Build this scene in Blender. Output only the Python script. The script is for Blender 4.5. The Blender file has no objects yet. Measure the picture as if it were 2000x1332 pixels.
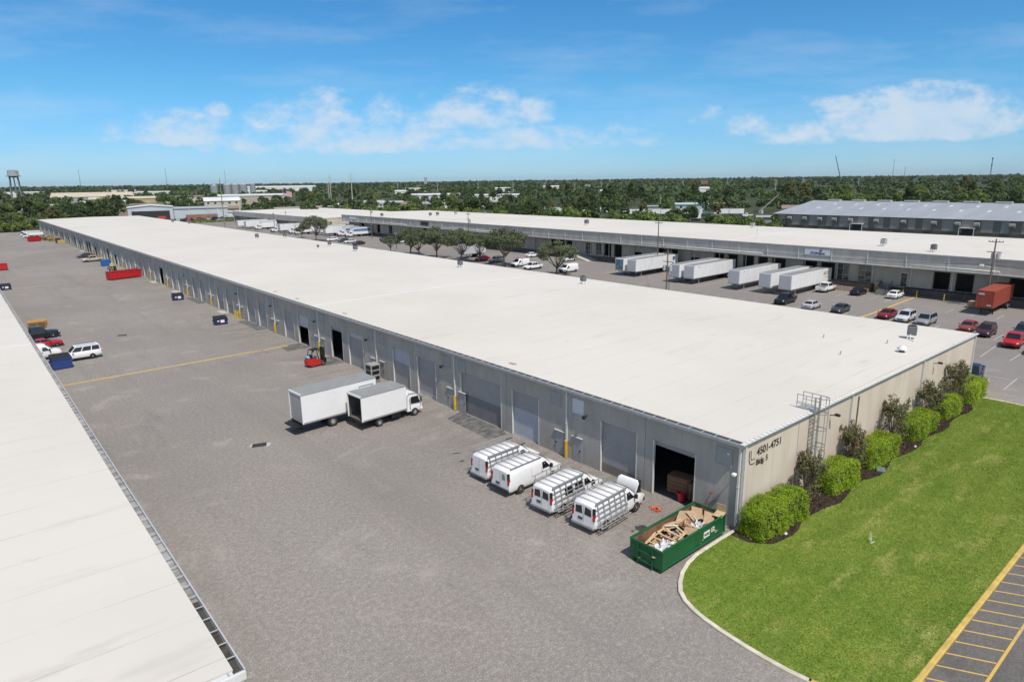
import bpy, bmesh, math, random
import numpy as np
from mathutils import Vector, Matrix, Euler

SC = bpy.context.scene
COL = SC.collection
rnd = random.Random(7)
R = math.radians

# ------------------------------------------------------------------ camera
cam_d = bpy.data.cameras.new("camera")
cam = bpy.data.objects.new("camera", cam_d)
COL.objects.link(cam)
YAW, PITCH, ROLL = 0.699337, 0.237819, -0.0128267
cam_d.sensor_width = 36.0
cam_d.lens = 1298.99 / 2000 * 36
cam_d.clip_start = 0.5
cam_d.clip_end = 40000
cy, sy, cp, sp = math.cos(YAW), math.sin(YAW), math.cos(PITCH), math.sin(PITCH)
f_ = Vector((sy * cp, cy * cp, -sp)); r_ = Vector((cy, -sy, 0)); u_ = r_.cross(f_)
cr, sr = math.cos(ROLL), math.sin(ROLL)
r2 = r_ * cr + u_ * sr; u2 = r_ * -sr + u_ * cr
M = Matrix((r2, u2, -f_)).transposed().to_4x4()
M.translation = Vector((-36.698, -20.813, 22.555))
cam.matrix_world = M
SC.camera = cam

# ------------------------------------------------------------------ light
S = Vector((-0.14, -0.60, 1.0)).normalized()
sun_d = bpy.data.lights.new("sun", 'SUN')
sun_d.energy = 3.5
sun_d.angle = R(0.53)
sun_d.color = (1.0, 0.93, 0.83)
sun = bpy.data.objects.new("sun", sun_d)
sun.rotation_euler = S.to_track_quat('Z', 'Y').to_euler()
sun.location = (0, 0, 200)
COL.objects.link(sun)

W = bpy.data.worlds.new("World")
SC.world = W
W.use_nodes = True
nt = W.node_tree
for n in list(nt.nodes): nt.nodes.remove(n)
def N(t, tree, **k):
    n = tree.nodes.new(t)
    for a, b in k.items(): setattr(n, a, b)
    return n
out = N('ShaderNodeOutputWorld', nt); bg = N('ShaderNodeBackground', nt)
sky = N('ShaderNodeTexSky', nt)
sky.sky_type = 'NISHITA'; sky.sun_disc = False
sky.sun_elevation = math.asin(S.z); sky.sun_rotation = math.atan2(S.x, S.y)
sky.altitude = 20; sky.air_density = 1.0; sky.dust_density = 0.2; sky.ozone_density = 1.6
bg.inputs['Strength'].default_value = 0.125
hs = N('ShaderNodeHueSaturation', nt); hs.inputs['Saturation'].default_value = 1.0; hs.inputs['Value'].default_value = 1.0
def mth(tree, op, a, b=None, c=None, clamp=False):
    n = tree.nodes.new('ShaderNodeMath'); n.operation = op; n.use_clamp = clamp
    for i, v in enumerate((a, b, c)):
        if v is None: continue
        if isinstance(v, (int, float)): n.inputs[i].default_value = v
        else: tree.links.new(v, n.inputs[i])
    return n.outputs[0]
# clouds: fixed in world directions (u = azimuth tangent about the north-east heading, v = elevation tangent)
tc = N('ShaderNodeTexCoord', nt)
def vdot(v):
    n = N('ShaderNodeVectorMath', nt, operation='DOT_PRODUCT'); nt.links.new(tc.outputs['Generated'], n.inputs[0]); n.inputs[1].default_value = v
    return n.outputs['Value']
fd = mth(nt, 'MAXIMUM', vdot((0.64371, 0.76527, 0)), 0.02)
cu = mth(nt, 'DIVIDE', vdot((0.76527, -0.64371, 0)), fd)
cv = mth(nt, 'DIVIDE', vdot((0, 0, 1)), fd)
# clear maritime air: shift the sky model's yellowish horizon to cyan, leave the upper sky as it is
def ramp3(stops):
    r = N('ShaderNodeValToRGB', nt); e = r.color_ramp.elements
    while len(e) < len(stops): e.new(.5)
    for el, (p_, c_) in zip(e, stops): el.position = p_; el.color = (*c_, 1)
    nt.links.new(mth(nt, 'MULTIPLY', vdot((0, 0, 1)), 1.0, clamp=True), r.inputs[0]); return r.outputs[0]
tint = N('ShaderNodeVectorMath', nt, operation='MULTIPLY')
nt.links.new(sky.outputs[0], tint.inputs[0]); nt.links.new(ramp3([(0.0, (.335, .575, .96)), (.05, (.315, .575, .92)), (.12, (.27, .60, .85)), (.26, (.21, .57, .83)), (.55, (.95, .88, .80)), (1.0, (1.15, .95, .78))]), tint.inputs[1])
away = N('ShaderNodeMapRange', nt); away.interpolation_type = 'SMOOTHSTEP'; away.inputs['From Min'].default_value = 0.12; away.inputs['From Max'].default_value = 0.74
nt.links.new(vdot((0.64371, 0.76527, 0.0)), away.inputs['Value'])
warm = N('ShaderNodeVectorMath', nt, operation='MULTIPLY'); nt.links.new(sky.outputs[0], warm.inputs[0]); warm.inputs[1].default_value = (1.06, .98, .90)
tmix = N('ShaderNodeMix', nt, data_type='RGBA'); nt.links.new(away.outputs[0], tmix.inputs[0]); nt.links.new(warm.outputs[0], tmix.inputs[6]); nt.links.new(tint.outputs[0], tmix.inputs[7])
nt.links.new(tmix.outputs[2], hs.inputs['Color'])
def cloud_noise(su, sv, sc, det, seed):
    c = N('ShaderNodeCombineXYZ', nt)
    nt.links.new(mth(nt, 'MULTIPLY', cu, su), c.inputs[0]); nt.links.new(mth(nt, 'MULTIPLY', cv, sv), c.inputs[1]); c.inputs[2].default_value = seed
    n = N('ShaderNodeTexNoise', nt); n.inputs['Scale'].default_value = sc; n.inputs['Detail'].default_value = det; n.inputs['Roughness'].default_value = 0.62
    nt.links.new(c.outputs[0], n.inputs['Vector'])
    return n.outputs['Fac']
n1 = cloud_noise(1, 1.8, 17, 9, 3.1)
n2 = cloud_noise(1, 1.3, 60, 7, 9.2)
nn = mth(nt, 'ADD', mth(nt, 'MULTIPLY', n1, 0.84), mth(nt, 'MULTIPLY', n2, 0.16))
field = None
# (u, v of base, half width, height, weight)
CL = [(-0.48, 0.062, 0.13, 0.050, 1.0), (-0.415, 0.103, 0.026, 0.014, .9), (-0.56, 0.064, 0.035, 0.022, .8), (-0.28, 0.074, 0.13, 0.078, 1.0), (-0.18, 0.084, 0.045, 0.048, .95), (-0.06, 0.078, 0.13, 0.066, .95),
      (0.04, 0.088, 0.042, 0.042, 1.0), (0.085, 0.056, 0.05, 0.030, .85), (0.17, 0.07, 0.05, 0.022, .7), (0.28, 0.084, 0.04, 0.030, .9), (0.335, 0.068, 0.05, 0.034, .9), (0.43, 0.055, 0.12, 0.034, .9),
      (0.60, 0.058, 0.20, 0.082, 1.55), (0.48, 0.096, 0.10, 0.022, .95), (0.76, 0.066, 0.12, 0.045, .95), (-0.17, 0.050, 0.46, 0.052, .92)]
for (u0, v0, wu, hv, wt) in CL:
    du = mth(nt, 'DIVIDE', mth(nt, 'SUBTRACT', cu, u0), wu)
    dv0 = mth(nt, 'SUBTRACT', cv, v0)
    up = mth(nt, 'DIVIDE', mth(nt, 'MAXIMUM', dv0, 0), hv)
    dn = mth(nt, 'DIVIDE', mth(nt, 'MINIMUM', dv0, 0), 0.016)
    d2 = mth(nt, 'ADD', mth(nt, 'MULTIPLY', du, du), mth(nt, 'ADD', mth(nt, 'MULTIPLY', up, up), mth(nt, 'MULTIPLY', dn, dn)))
    e = mth(nt, 'MULTIPLY', mth(nt, 'SUBTRACT', 1.0, d2, clamp=True), wt)
    field = e if field is None else mth(nt, 'MAXIMUM', field, e)
dens = mth(nt, 'ADD', mth(nt, 'MULTIPLY', field, 0.80), mth(nt, 'MULTIPLY', mth(nt, 'SUBTRACT', nn, 0.5), 2.5))
mr = N('ShaderNodeMapRange', nt); mr.interpolation_type = 'SMOOTHSTEP'
mr.inputs['From Min'].default_value = 0.16; mr.inputs['From Max'].default_value = 1.02
nt.links.new(dens, mr.inputs['Value'])
cm = mth(nt, 'MULTIPLY', mr.outputs[0], mth(nt, 'MULTIPLY', mth(nt, 'MULTIPLY', field, 2.2, clamp=True), 0.72))
shade_ = N('ShaderNodeMapRange', nt); shade_.inputs['From Min'].default_value = .36; shade_.inputs['From Max'].default_value = .64; shade_.inputs['To Min'].default_value = .78; shade_.inputs['To Max'].default_value = 1.15
nt.links.new(n1, shade_.inputs['Value']); cm = mth(nt, 'MULTIPLY', cm, shade_.outputs[0])
# thin high veil
n3 = cloud_noise(0.8, 4.0, 4.0, 7, 21.0)
veil = mth(nt, 'MULTIPLY', mth(nt, 'SUBTRACT', n3, 0.47, clamp=True), 0.9)
cm = mth(nt, 'MAXIMUM', cm, mth(nt, 'MINIMUM', veil, 0.25))
mixc = N('ShaderNodeMix', nt, data_type='RGBA')
nt.links.new(cm, mixc.inputs[0]); nt.links.new(hs.outputs[0], mixc.inputs[6]); mixc.inputs[7].default_value = (4.6, 5.2, 5.9, 1)
nt.links.new(mixc.outputs[2], bg.inputs[0]); nt.links.new(bg.outputs[0], out.inputs[0])

SC.view_settings.view_transform = 'Standard'
SC.view_settings.look = 'None'
SC.view_settings.exposure = 0.22
SC.view_settings.gamma = 1
SC.cycles.max_bounces = 6
SC.cycles.diffuse_bounces = 3
SC.cycles.transparent_max_bounces = 4
SC.cycles.use_denoising = True

# ------------------------------------------------------------------ materials
MAT = {}
def pm(name, col, rough=.7, var=.12, scale=2.0, metal=0.0, bump=0.0, bscale=None, stretch=(1, 1, 1), detail=6, spec=.5, coords='Position', island=0.0, col2=None, transl=0.0):
    if name in MAT: return MAT[name]
    m = bpy.data.materials.new(name); m.use_nodes = True
    t = m.node_tree; b = t.nodes['Principled BSDF']
    b.inputs['Roughness'].default_value = rough; b.inputs['Metallic'].default_value = metal
    b.inputs['Specular IOR Level'].default_value = spec
    if coords == 'Position':
        g = N('ShaderNodeNewGeometry', t); vec = g.outputs['Position']
    else:
        g = N('ShaderNodeTexCoord', t); vec = g.outputs['Object']
    mp = N('ShaderNodeMapping', t); t.links.new(vec, mp.inputs[0]); mp.inputs['Scale'].default_value = stretch
    nz = N('ShaderNodeTexNoise', t); nz.inputs['Scale'].default_value = scale; nz.inputs['Detail'].default_value = detail
    t.links.new(mp.outputs[0], nz.inputs['Vector'])
    c2 = col2 or tuple(min(1, c * (1 + var)) for c in col)
    c1 = tuple(c * (1 - var) for c in col) if not col2 else col
    mx = N('ShaderNodeMix', t, data_type='RGBA'); mx.inputs[6].default_value = (*c1, 1); mx.inputs[7].default_value = (*c2, 1)
    fac = nz.outputs['Fac']
    fac = mth(t, 'MULTIPLY_ADD', fac, 2.2, -0.6, clamp=True)
    if island:
        gg = N('ShaderNodeNewGeometry', t)
        oi = N('ShaderNodeObjectInfo', t)
        fac = mth(t, 'ADD', mth(t, 'MULTIPLY', fac, 1 - island), mth(t, 'MULTIPLY', mth(t, 'ADD', mth(t, 'MULTIPLY', gg.outputs['Random Per Island'], .65), mth(t, 'MULTIPLY', oi.outputs['Random'], .35)), island), clamp=True)
    t.links.new(fac, mx.inputs[0]); t.links.new(mx.outputs[2], b.inputs['Base Color'])
    if bump:
        bn = N('ShaderNodeTexNoise', t); bn.inputs['Scale'].default_value = bscale or scale * 4; bn.inputs['Detail'].default_value = 8
        t.links.new(mp.outputs[0], bn.inputs['Vector'])
        bp = N('ShaderNodeBump', t); bp.inputs['Strength'].default_value = bump; bp.inputs['Distance'].default_value = .05
        t.links.new(bn.outputs['Fac'], bp.inputs['Height']); t.links.new(bp.outputs[0], b.inputs['Normal'])
    if transl:
        tb = N('ShaderNodeBsdfTranslucent', t); ms_ = N('ShaderNodeMixShader', t); ms_.inputs[0].default_value = transl
        t.links.new(mx.outputs[2], tb.inputs['Color']); t.links.new(b.outputs[0], ms_.inputs[1]); t.links.new(tb.outputs[0], ms_.inputs[2])
        t.links.new(ms_.outputs[0], t.nodes['Material Output'].inputs['Surface'])
    MAT[name] = m
    return m

class NB:
    """small helper to write node materials"""
    def __init__(s, name):
        s.m = bpy.data.materials.new(name); s.m.use_nodes = True; s.t = s.m.node_tree; s.b = s.t.nodes['Principled BSDF']
        s.pos = N('ShaderNodeNewGeometry', s.t).outputs['Position']; MAT[name] = s.m
    def noise(s, scale, detail=6, rough=.5, stretch=(1, 1, 1), dist=0):
        mp = N('ShaderNodeMapping', s.t); s.t.links.new(s.pos, mp.inputs[0]); mp.inputs['Scale'].default_value = stretch
        n = N('ShaderNodeTexNoise', s.t); n.inputs['Scale'].default_value = scale; n.inputs['Detail'].default_value = detail; n.inputs['Roughness'].default_value = rough; n.inputs['Distortion'].default_value = dist
        s.t.links.new(mp.outputs[0], n.inputs['Vector']); return n.outputs['Fac']
    def voro(s, scale, feat='F1'):
        n = N('ShaderNodeTexVoronoi', s.t); n.feature = feat; n.inputs['Scale'].default_value = scale; s.t.links.new(s.pos, n.inputs['Vector']); return n
    def math(s, op, a, b=None, c=None, clamp=False): return mth(s.t, op, a, b, c, clamp)
    def ramp(s, f, lo, hi, a=0., b=1.):
        n = N('ShaderNodeMapRange', s.t); n.interpolation_type = 'SMOOTHSTEP'; n.inputs['From Min'].default_value = lo; n.inputs['From Max'].default_value = hi
        n.inputs['To Min'].default_value = a; n.inputs['To Max'].default_value = b
        s.t.links.new(f, n.inputs['Value']); return n.outputs[0]
    def mix(s, f, a, b):
        n = N('ShaderNodeMix', s.t, data_type='RGBA')
        if isinstance(f, float): n.inputs[0].default_value = f
        else: s.t.links.new(f, n.inputs[0])
        for i, v in ((6, a), (7, b)):
            if isinstance(v, tuple): n.inputs[i].default_value = (*v, 1)
            else: s.t.links.new(v, n.inputs[i])
        return n.outputs[2]
    def sep(s):
        n = N('ShaderNodeSeparateXYZ', s.t); s.t.links.new(s.pos, n.inputs[0]); return n.outputs
    def done(s, col, rough=.9, bump=None, bs=.4, bd=.03, spec=.3):
        s.t.links.new(col, s.b.inputs['Base Color']); s.b.inputs['Roughness'].default_value = rough; s.b.inputs['Specular IOR Level'].default_value = spec
        if bump is not None:
            bp = N('ShaderNodeBump', s.t); bp.inputs['Strength'].default_value = bs; bp.inputs['Distance'].default_value = bd
            s.t.links.new(bump, bp.inputs['Height']); s.t.links.new(bp.outputs[0], s.b.inputs['Normal'])
        return s.m

def asphalt(name, base, dark, grain=1.0, tint=(0.30, 0.262, 0.225), streak=(1, .25, 1)):
    b = NB(name)
    big = b.noise(.035, 5, .55); mid = b.noise(.35, 6, .6, stretch=streak); patch = b.noise(.12, 4, .5, stretch=(1, .5, 1), dist=.6)
    g1 = b.math('ADD', b.math('MULTIPLY', b.noise(11, 3, .8), .62), b.math('MULTIPLY', b.noise(3.4, 4, .7), .38)); g2 = b.voro(9.0).outputs['Distance']; fine = b.noise(22, 3, .8)
    c = b.mix(b.ramp(big, .35, .65), dark, base)
    c = b.mix(b.math('MULTIPLY', b.ramp(patch, .52, .7), .35), c, tint)
    c = b.mix(b.math('MULTIPLY', b.ramp(mid, .55, .78), .42), c, tuple(x * .62 for x in dark))
    grit = b.math('ADD', b.math('MULTIPLY', b.ramp(g1, .38, .62), .6), b.math('MULTIPLY', b.ramp(fine, .3, .75), .4))
    c = b.mix(b.math('MULTIPLY', b.math('SUBTRACT', 1.0, grit), .74 * grain), c, tuple(x * .36 for x in dark))
    c = b.mix(b.math('MULTIPLY', b.ramp(g1, .52, .68), .32 * grain), c, tuple(min(1, x * 1.75) for x in base))
    # wheel lanes along the yard and dark scuffs
    lane = b.noise(.16, 5, .6, stretch=(1, .06, 1), dist=.4); c = b.mix(b.math('MULTIPLY', b.ramp(lane, .53, .68), .34 * grain), c, tuple(x * .60 for x in dark))
    scuff = b.noise(.55, 5, .65, stretch=(.35, 1, 1), dist=1.2); c = b.mix(b.math('MULTIPLY', b.ramp(scuff, .62, .76), .38), c, tuple(x * .50 for x in dark))
    pale = b.noise(.22, 6, .62, dist=.8); c = b.mix(b.math('MULTIPLY', b.ramp(pale, .54, .72), .30), c, tuple(min(1, x * 1.22) for x in base))
    # scuffed strip in front of the loading doors
    sx_ = b.sep()[0]; dirt = b.noise(.8, 6, .65, stretch=(.16, 1.1, 1), dist=.3); c = b.mix(b.math('MULTIPLY', b.math('MULTIPLY', b.ramp(sx_, -11, -1.5), b.ramp(sx_, .5, 1.0, 1, 0)), b.ramp(dirt, .46, .68, 0, .42)), c, tuple(x * .42 for x in dark))
    # oil spots
    o = b.noise(.9, 3, .5); c = b.mix(b.math('MULTIPLY', b.ramp(o, .73, .80), .6), c, tuple(x * .35 for x in dark))
    return b.done(c, .93, b.math('ADD', g1, b.math('MULTIPLY', g2, .4)), .6 * grain, .04)
# ------------------------------------------------------------------ mesh helper
class MB:
    def __init__(s): s.v = []; s.f = []; s.m = []; s.sm = []; s.T = Matrix.Identity(4)
    def add(s, vs, fs, mi=0, smooth=False):
        o = len(s.v); T = s.T
        s.v += [tuple(T @ Vector(p)) for p in vs]
        for f in fs: s.f.append(tuple(i + o for i in f)); s.m.append(mi); s.sm.append(smooth)
        return s
    def box(s, x0, x1, y0, y1, z0, z1, mi=0):
        return s.add([(x0, y0, z0), (x1, y0, z0), (x1, y1, z0), (x0, y1, z0), (x0, y0, z1), (x1, y0, z1), (x1, y1, z1), (x0, y1, z1)],
                     [(3, 2, 1, 0), (4, 5, 6, 7), (0, 1, 5, 4), (1, 2, 6, 5), (2, 3, 7, 6), (3, 0, 4, 7)], mi)
    def bbox(s, x0, x1, y0, y1, z0, z1, b=.03, mi=0):
        """box with chamfered vertical and top edges"""
        ring = lambda z, d: [(x0 + d + b, y0 + d, z), (x1 - d - b, y0 + d, z), (x1 - d, y0 + d + b, z), (x1 - d, y1 - d - b, z), (x1 - d - b, y1 - d, z), (x0 + d + b, y1 - d, z), (x0 + d, y1 - d - b, z), (x0 + d, y0 + d + b, z)]
        return s.loft([ring(z0, b * .6), ring(z0 + b, 0), ring(z1 - b, 0), ring(z1, b)], mi)
    def quad(s, a, b, c, d, mi=0): return s.add([a, b, c, d], [(0, 1, 2, 3)], mi)
    def loft(s, rings, mi=0, cap=True, smooth=False, close=True):
        n = len(rings[0]); vs = [p for r in rings for p in r]; fs = []
        for i in range(len(rings) - 1):
            for j in range(n if close else n - 1):
                k = (j + 1) % n; fs.append((i * n + j, i * n + k, (i + 1) * n + k, (i + 1) * n + j))
        s.add(vs, fs, mi, smooth)
        if cap: s.add(rings[0], [tuple(range(n - 1, -1, -1))], mi); s.add(rings[-1], [tuple(range(n))], mi)
        return s
    def tube(s, pts, r, n=6, mi=0, smooth=True, cap=True):
        pts = [Vector(p) for p in pts]; rr = r if isinstance(r, (list, tuple)) else [r] * len(pts); rings = []
        for i, p in enumerate(pts):
            d = (pts[min(i + 1, len(pts) - 1)] - pts[max(i - 1, 0)]).normalized()
            a = d.cross(Vector((0, 0, 1)) if abs(d.z) < .9 else Vector((1, 0, 0))).normalized(); b = d.cross(a)
            rings.append([tuple(p + a * (rr[i] * math.cos(6.28318 * k / n)) + b * (rr[i] * math.sin(6.28318 * k / n))) for k in range(n)])
        return s.loft(rings, mi, cap, smooth)
    def bar(s, a, b, w, h=None, mi=0):
        """square bar a->b"""
        a, b = Vector(a), Vector(b); h = h or w; d = (b - a).normalized()
        x = d.cross(Vector((0, 0, 1)) if abs(d.z) < .95 else Vector((0, 1, 0))).normalized(); y = x.cross(d)
        q = lambda p: [tuple(p + x * (i * w / 2) + y * (j * h / 2)) for i, j in ((-1, -1), (1, -1), (1, 1), (-1, 1))]
        return s.loft([q(a), q(b)], mi)
    def cyl(s, c, r, h, axis='z', n=16, mi=0, r2=None):
        c = Vector(c); ax = {'x': Vector((1, 0, 0)), 'y': Vector((0, 1, 0)), 'z': Vector((0, 0, 1))}[axis]
        return s.tube([c - ax * h / 2, c + ax * h / 2], [r, r if r2 is None else r2], n, mi)
    def prism(s, poly, z0, z1, mi=0):
        n = len(poly); vs = [(x, y, z0) for x, y in poly] + [(x, y, z1) for x, y in poly]
        s.add(vs, [tuple(range(n - 1, -1, -1)), tuple(range(n, 2 * n))], mi)
        return s.add(vs, [(i, (i + 1) % n, n + (i + 1) % n, n + i) for i in range(n)], mi)
    def ext_y(s, poly, y0, y1, mi=0):
        """polygon in x,z extruded along y"""
        n = len(poly); vs = [(x, y0, z) for x, z in poly] + [(x, y1, z) for x, z in poly]
        s.add(vs, [tuple(range(n)), tuple(range(2 * n - 1, n - 1, -1))], mi)
        return s.add(vs, [((i + 1) % n, i, n + i, n + (i + 1) % n) for i in range(n)], mi)
    def mesh(s, name, mats):
        me = bpy.data.meshes.new(name); me.from_pydata(s.v, [], s.f)
        for m in (mats if isinstance(mats, (list, tuple)) else [mats]): me.materials.append(m)
        me.polygons.foreach_set('material_index', s.m); me.polygons.foreach_set('use_smooth', s.sm); me.update()
        return me
    def build(s, name, mats, parent=None, label=None):
        o = bpy.data.objects.new(name, s.mesh(name, mats)); COL.objects.link(o)
        if parent: o.parent = parent
        if label: o['label'] = label
        return o

def link(name, me, parent=None, loc=None, label=None):
    o = bpy.data.objects.new(name, me); COL.objects.link(o)
    if parent: o.parent = parent
    if loc is not None: o.location = loc
    if label: o['label'] = label
    return o
def tag(o, label, cat, group=None, kind=None):
    o['label'] = label; o['category'] = cat
    if group: o['group'] = group
    if kind: o['kind'] = kind
    return o
def struct(o, kind='structure'):
    o['kind'] = kind; return o
def thing(name, label, cat, loc=(0, 0, 0), rz=0, group=None):
    o = bpy.data.objects.new(name, None); COL.objects.link(o); o.empty_display_size = .3
    o.location = loc; o.rotation_euler = (0, 0, rz)
    return tag(o, label, cat, group)
KIDS = {}
def kids(o): return [c for c in COL.objects if c.parent == o]
def dup(root, loc, rz, label=None, group=None, scale=None):
    tree = KIDS.get(root.name)
    if tree is None:
        tree = [(c, [(g, ) for g in kids(c)]) for c in kids(root)]; KIDS[root.name] = tree
    r = root.copy(); COL.objects.link(r); r.location = loc; r.rotation_euler = (0, 0, rz)
    if scale: r.scale = scale if isinstance(scale, tuple) else (scale,) * 3
    if label: r['label'] = label
    if group: r['group'] = group
    for c, gs in tree:
        d = c.copy(); COL.objects.link(d); d.parent = r
        for (g,) in gs:
            e = g.copy(); COL.objects.link(e); e.parent = d
    return r
def text_mesh(txt, size, ext, mat, bold=0.0):
    cu = bpy.data.curves.new('lettering', 'FONT'); cu.body = txt; cu.size = size; cu.extrude = ext; cu.offset = bold
    o = bpy.data.objects.new('lettering', cu); COL.objects.link(o)
    dg = bpy.context.evaluated_depsgraph_get(); me = bpy.data.meshes.new_from_object(o.evaluated_get(dg))
    bpy.data.objects.remove(o); bpy.data.curves.remove(cu)
    me.materials.clear(); me.materials.append(mat); return me
def np_quads(name, P, mats, mi=None, smooth=False):
    """P: n x 4 x 3 array of quads -> mesh"""
    n = len(P); me = bpy.data.meshes.new(name)
    me.vertices.add(4 * n); me.vertices.foreach_set('co', P.astype(np.float32).ravel())
    me.loops.add(4 * n); me.loops.foreach_set('vertex_index', np.arange(4 * n, dtype=np.int32))
    me.polygons.add(n); me.polygons.foreach_set('loop_start', np.arange(0, 4 * n, 4, dtype=np.int32)); me.polygons.foreach_set('loop_total', np.full(n, 4, np.int32))
    for m in mats: me.materials.append(m)
    if mi is not None: me.polygons.foreach_set('material_index', mi.astype(np.int32))
    me.update(calc_edges=True); return me
RG = np.random.default_rng(11)
def leaf_quads(C, size, up=.35, aspect=1.6, rg=RG, out=None):
    """quads of given size at centres C with random orientation, biased up / outward"""
    n = len(C); nr = rg.normal(size=(n, 3)); nr /= np.linalg.norm(nr, axis=1)[:, None]
    nr[:, 2] += up
    if out is not None: nr += out
    nr /= np.linalg.norm(nr, axis=1)[:, None] + 1e-9
    a = np.cross(nr, rg.normal(size=(n, 3))); a /= np.linalg.norm(a, axis=1)[:, None] + 1e-9; b = np.cross(nr, a)
    s = (size * rg.uniform(.6, 1.35, n))[:, None]; a = a * s * aspect / 2; b = b * s / 2
    return np.stack([C - a, C + b * .9, C + a, C - b * .9], 1)

# ------------------------------------------------------------------ common materials
white_paint = pm('white_paint', (.80, .80, .79), .35, .03, 3, spec=.5)
trailer_white = pm('trailer_white', (.74, .742, .74), .45, .09, 1.4, stretch=(1, 1, .25))
trailer_roof = pm('trailer_roof', (.27, .275, .265), .6, .12, .8)
rubber = pm('rubber', (.02, .02, .021), .8, .2, 8)
dark_trim = pm('dark_trim', (.018, .018, .02), .6, .2, 8)
glass_dark = pm('dark_glass', (.012, .014, .016), .06, .3, 1, spec=.8)
rim_metal = pm('rim_metal', (.55, .55, .56), .35, .1, 6, metal=.6)
galv = pm('galvanised_steel', (.40, .40, .40), .45, .12, 6, metal=.3)
alu = pm('aluminium', (.36, .36, .36), .45, .12, 5, metal=.3)
red_lens = pm('red_lens', (.45, .015, .012), .2, .1, 4)
head_lens = pm('headlamp_lens', (.7, .72, .74), .12, .05, 4)
amber = pm('amber_lens', (.6, .22, .02), .25, .1, 4)
black_m = pm('black_metal', (.012, .012, .013), .5, .2, 6)
yellow_p = pm('yellow_paint', (.56, .37, .04), .6, .25, 3)
wood_new = pm('raw_timber', (.56, .42, .25), .8, .22, 4, stretch=(1, 5, 1))
cardboard = pm('cardboard', (.42, .30, .185), .9, .12, 3)
rust = pm('rusty_steel', (.20, .10, .055), .85, .55, 1.6, detail=9)
plate_m = pm('licence_plate', (.07, .07, .08), .4, .2, 20)
# ------------------------------------------------------------------ ground
def ground_mats():
    asphalt('yard_asphalt', (.385, .351, .316), (.318, .291, .265), 1.0, tint=(.372, .325, .276))
    asphalt('lot_asphalt', (.300, .276, .255), (.262, .241, .222), .6, tint=(.31, .265, .225), streak=(.3, 1, 1))
    asphalt('dark_asphalt', (.19, .177, .165), (.145, .136, .128), .8, tint=(.19, .165, .145))
    b = NB('terrain'); a = b.noise(.006, 6, .6); c = b.noise(.05, 5, .6)
    col = b.mix(b.ramp(a, .38, .62), (.036, .05, .02), (.065, .075, .035)); col = b.mix(b.math('MULTIPLY', b.ramp(c, .6, .75), .5), col, (.13, .125, .09)); b.done(col, .95)
    for nm in ('lawn_grass', 'grass_blade'):
        b = NB(nm); a = b.noise(.20, 5, .6); c = b.noise(1.1, 6, .65); d = b.noise(14, 4, .7); e = b.noise(.30, 6, .66, stretch=(.5, 1.6, 1)); st = b.noise(.9, 3, .5, stretch=(.05, 1, 1))
        col = b.mix(b.ramp(a, .36, .64), (.158, .262, .030), (.235, .318, .048)); col = b.mix(b.math('MULTIPLY', b.ramp(c, .46, .70), .6), col, (.33, .37, .075)); col = b.mix(b.math('MULTIPLY', b.ramp(st, .45, .62), .35), col, (.105, .20, .016))
        col = b.mix(b.math('MULTIPLY', b.ramp(e, .52, .68), .85), col, (.42, .42, .13)); col = b.mix(b.math('MULTIPLY', b.ramp(d, .45, .75), .45), col, (.075, .145, .018))
        b.done(col, .9, d if nm == 'lawn_grass' else None, .5, .05)
        if nm == 'grass_blade':
            gi = N('ShaderNodeNewGeometry', b.t).outputs['Random Per Island']; col = b.mix(b.math('MULTIPLY', gi, .55), col, (.37, .42, .095)); col = b.mix(b.ramp(gi, .0, .35, .4, 0), col, (.07, .15, .012)); b.t.links.new(col, b.b.inputs['Base Color'])
            tb = N('ShaderNodeBsdfTranslucent', b.t); ms_ = N('ShaderNodeMixShader', b.t); ms_.inputs[0].default_value = .3; b.t.links.new(col, tb.inputs['Color']); b.t.links.new(b.b.outputs[0], ms_.inputs[1]); b.t.links.new(tb.outputs[0], ms_.inputs[2]); b.t.links.new(ms_.outputs[0], b.t.nodes['Material Output'].inputs['Surface'])
    b = NB('mulch'); d = b.noise(9, 5, .75); b.done(b.mix(b.ramp(d, .35, .65), (.028, .02, .014), (.10, .07, .05)), .95, d, .9, .06)
    pm('kerb_concrete', (.60, .55, .44), .9, .2, 2, bump=.2, detail=9); pm('kerb_yellow', (.55, .385, .10), .8, .22, 2.2, detail=9)
    b = NB('worn_yellow'); d = b.noise(5, 6, .7); e = b.noise(.5, 4, .6); b.done(b.mix(b.ramp(b.math('ADD', d, b.math('MULTIPLY', e, .5)), .72, .98), (.62, .41, .10), (.34, .28, .19)), .9)
    b = NB('worn_white'); d = b.noise(5, 6, .7); b.done(b.mix(b.ramp(d, .45, .66), (.55, .54, .5), (.22, .205, .19)), .9)
    b = NB('worn_pale'); d = b.noise(3, 6, .7); b.done(b.mix(b.ramp(d, .4, .6), (.44, .41, .375), (.33, .305, .28)), .9)
    b = NB('concrete_apron'); d = b.noise(2.2, 7, .7, stretch=(.5, 1, 1)); e = b.noise(12, 4, .7); b.done(b.mix(b.math('ADD', b.math('MULTIPLY', b.ramp(d, .4, .6), .7), b.math('MULTIPLY', e, .3)), (.07, .07, .07), (.20, .195, .185)), .9)
    pm('pale_concrete', (.46, .43, .39), .9, .15, 1.5, detail=8)
    pm('oil_stain', (.055, .05, .048), .6, .35, 4)
ground_mats()
def sheet(name, poly, z, mat, hole=None):
    m = MB(); m.add([(x, y, z) for x, y in poly], [tuple(range(len(poly)))]); return struct(m.build(name, MAT[mat]))
sheet('ground', [(15000 * math.cos(6.2832 * k / 64), 15000 * math.sin(6.2832 * k / 64)) for k in range(64)], -.06, 'terrain')
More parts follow.
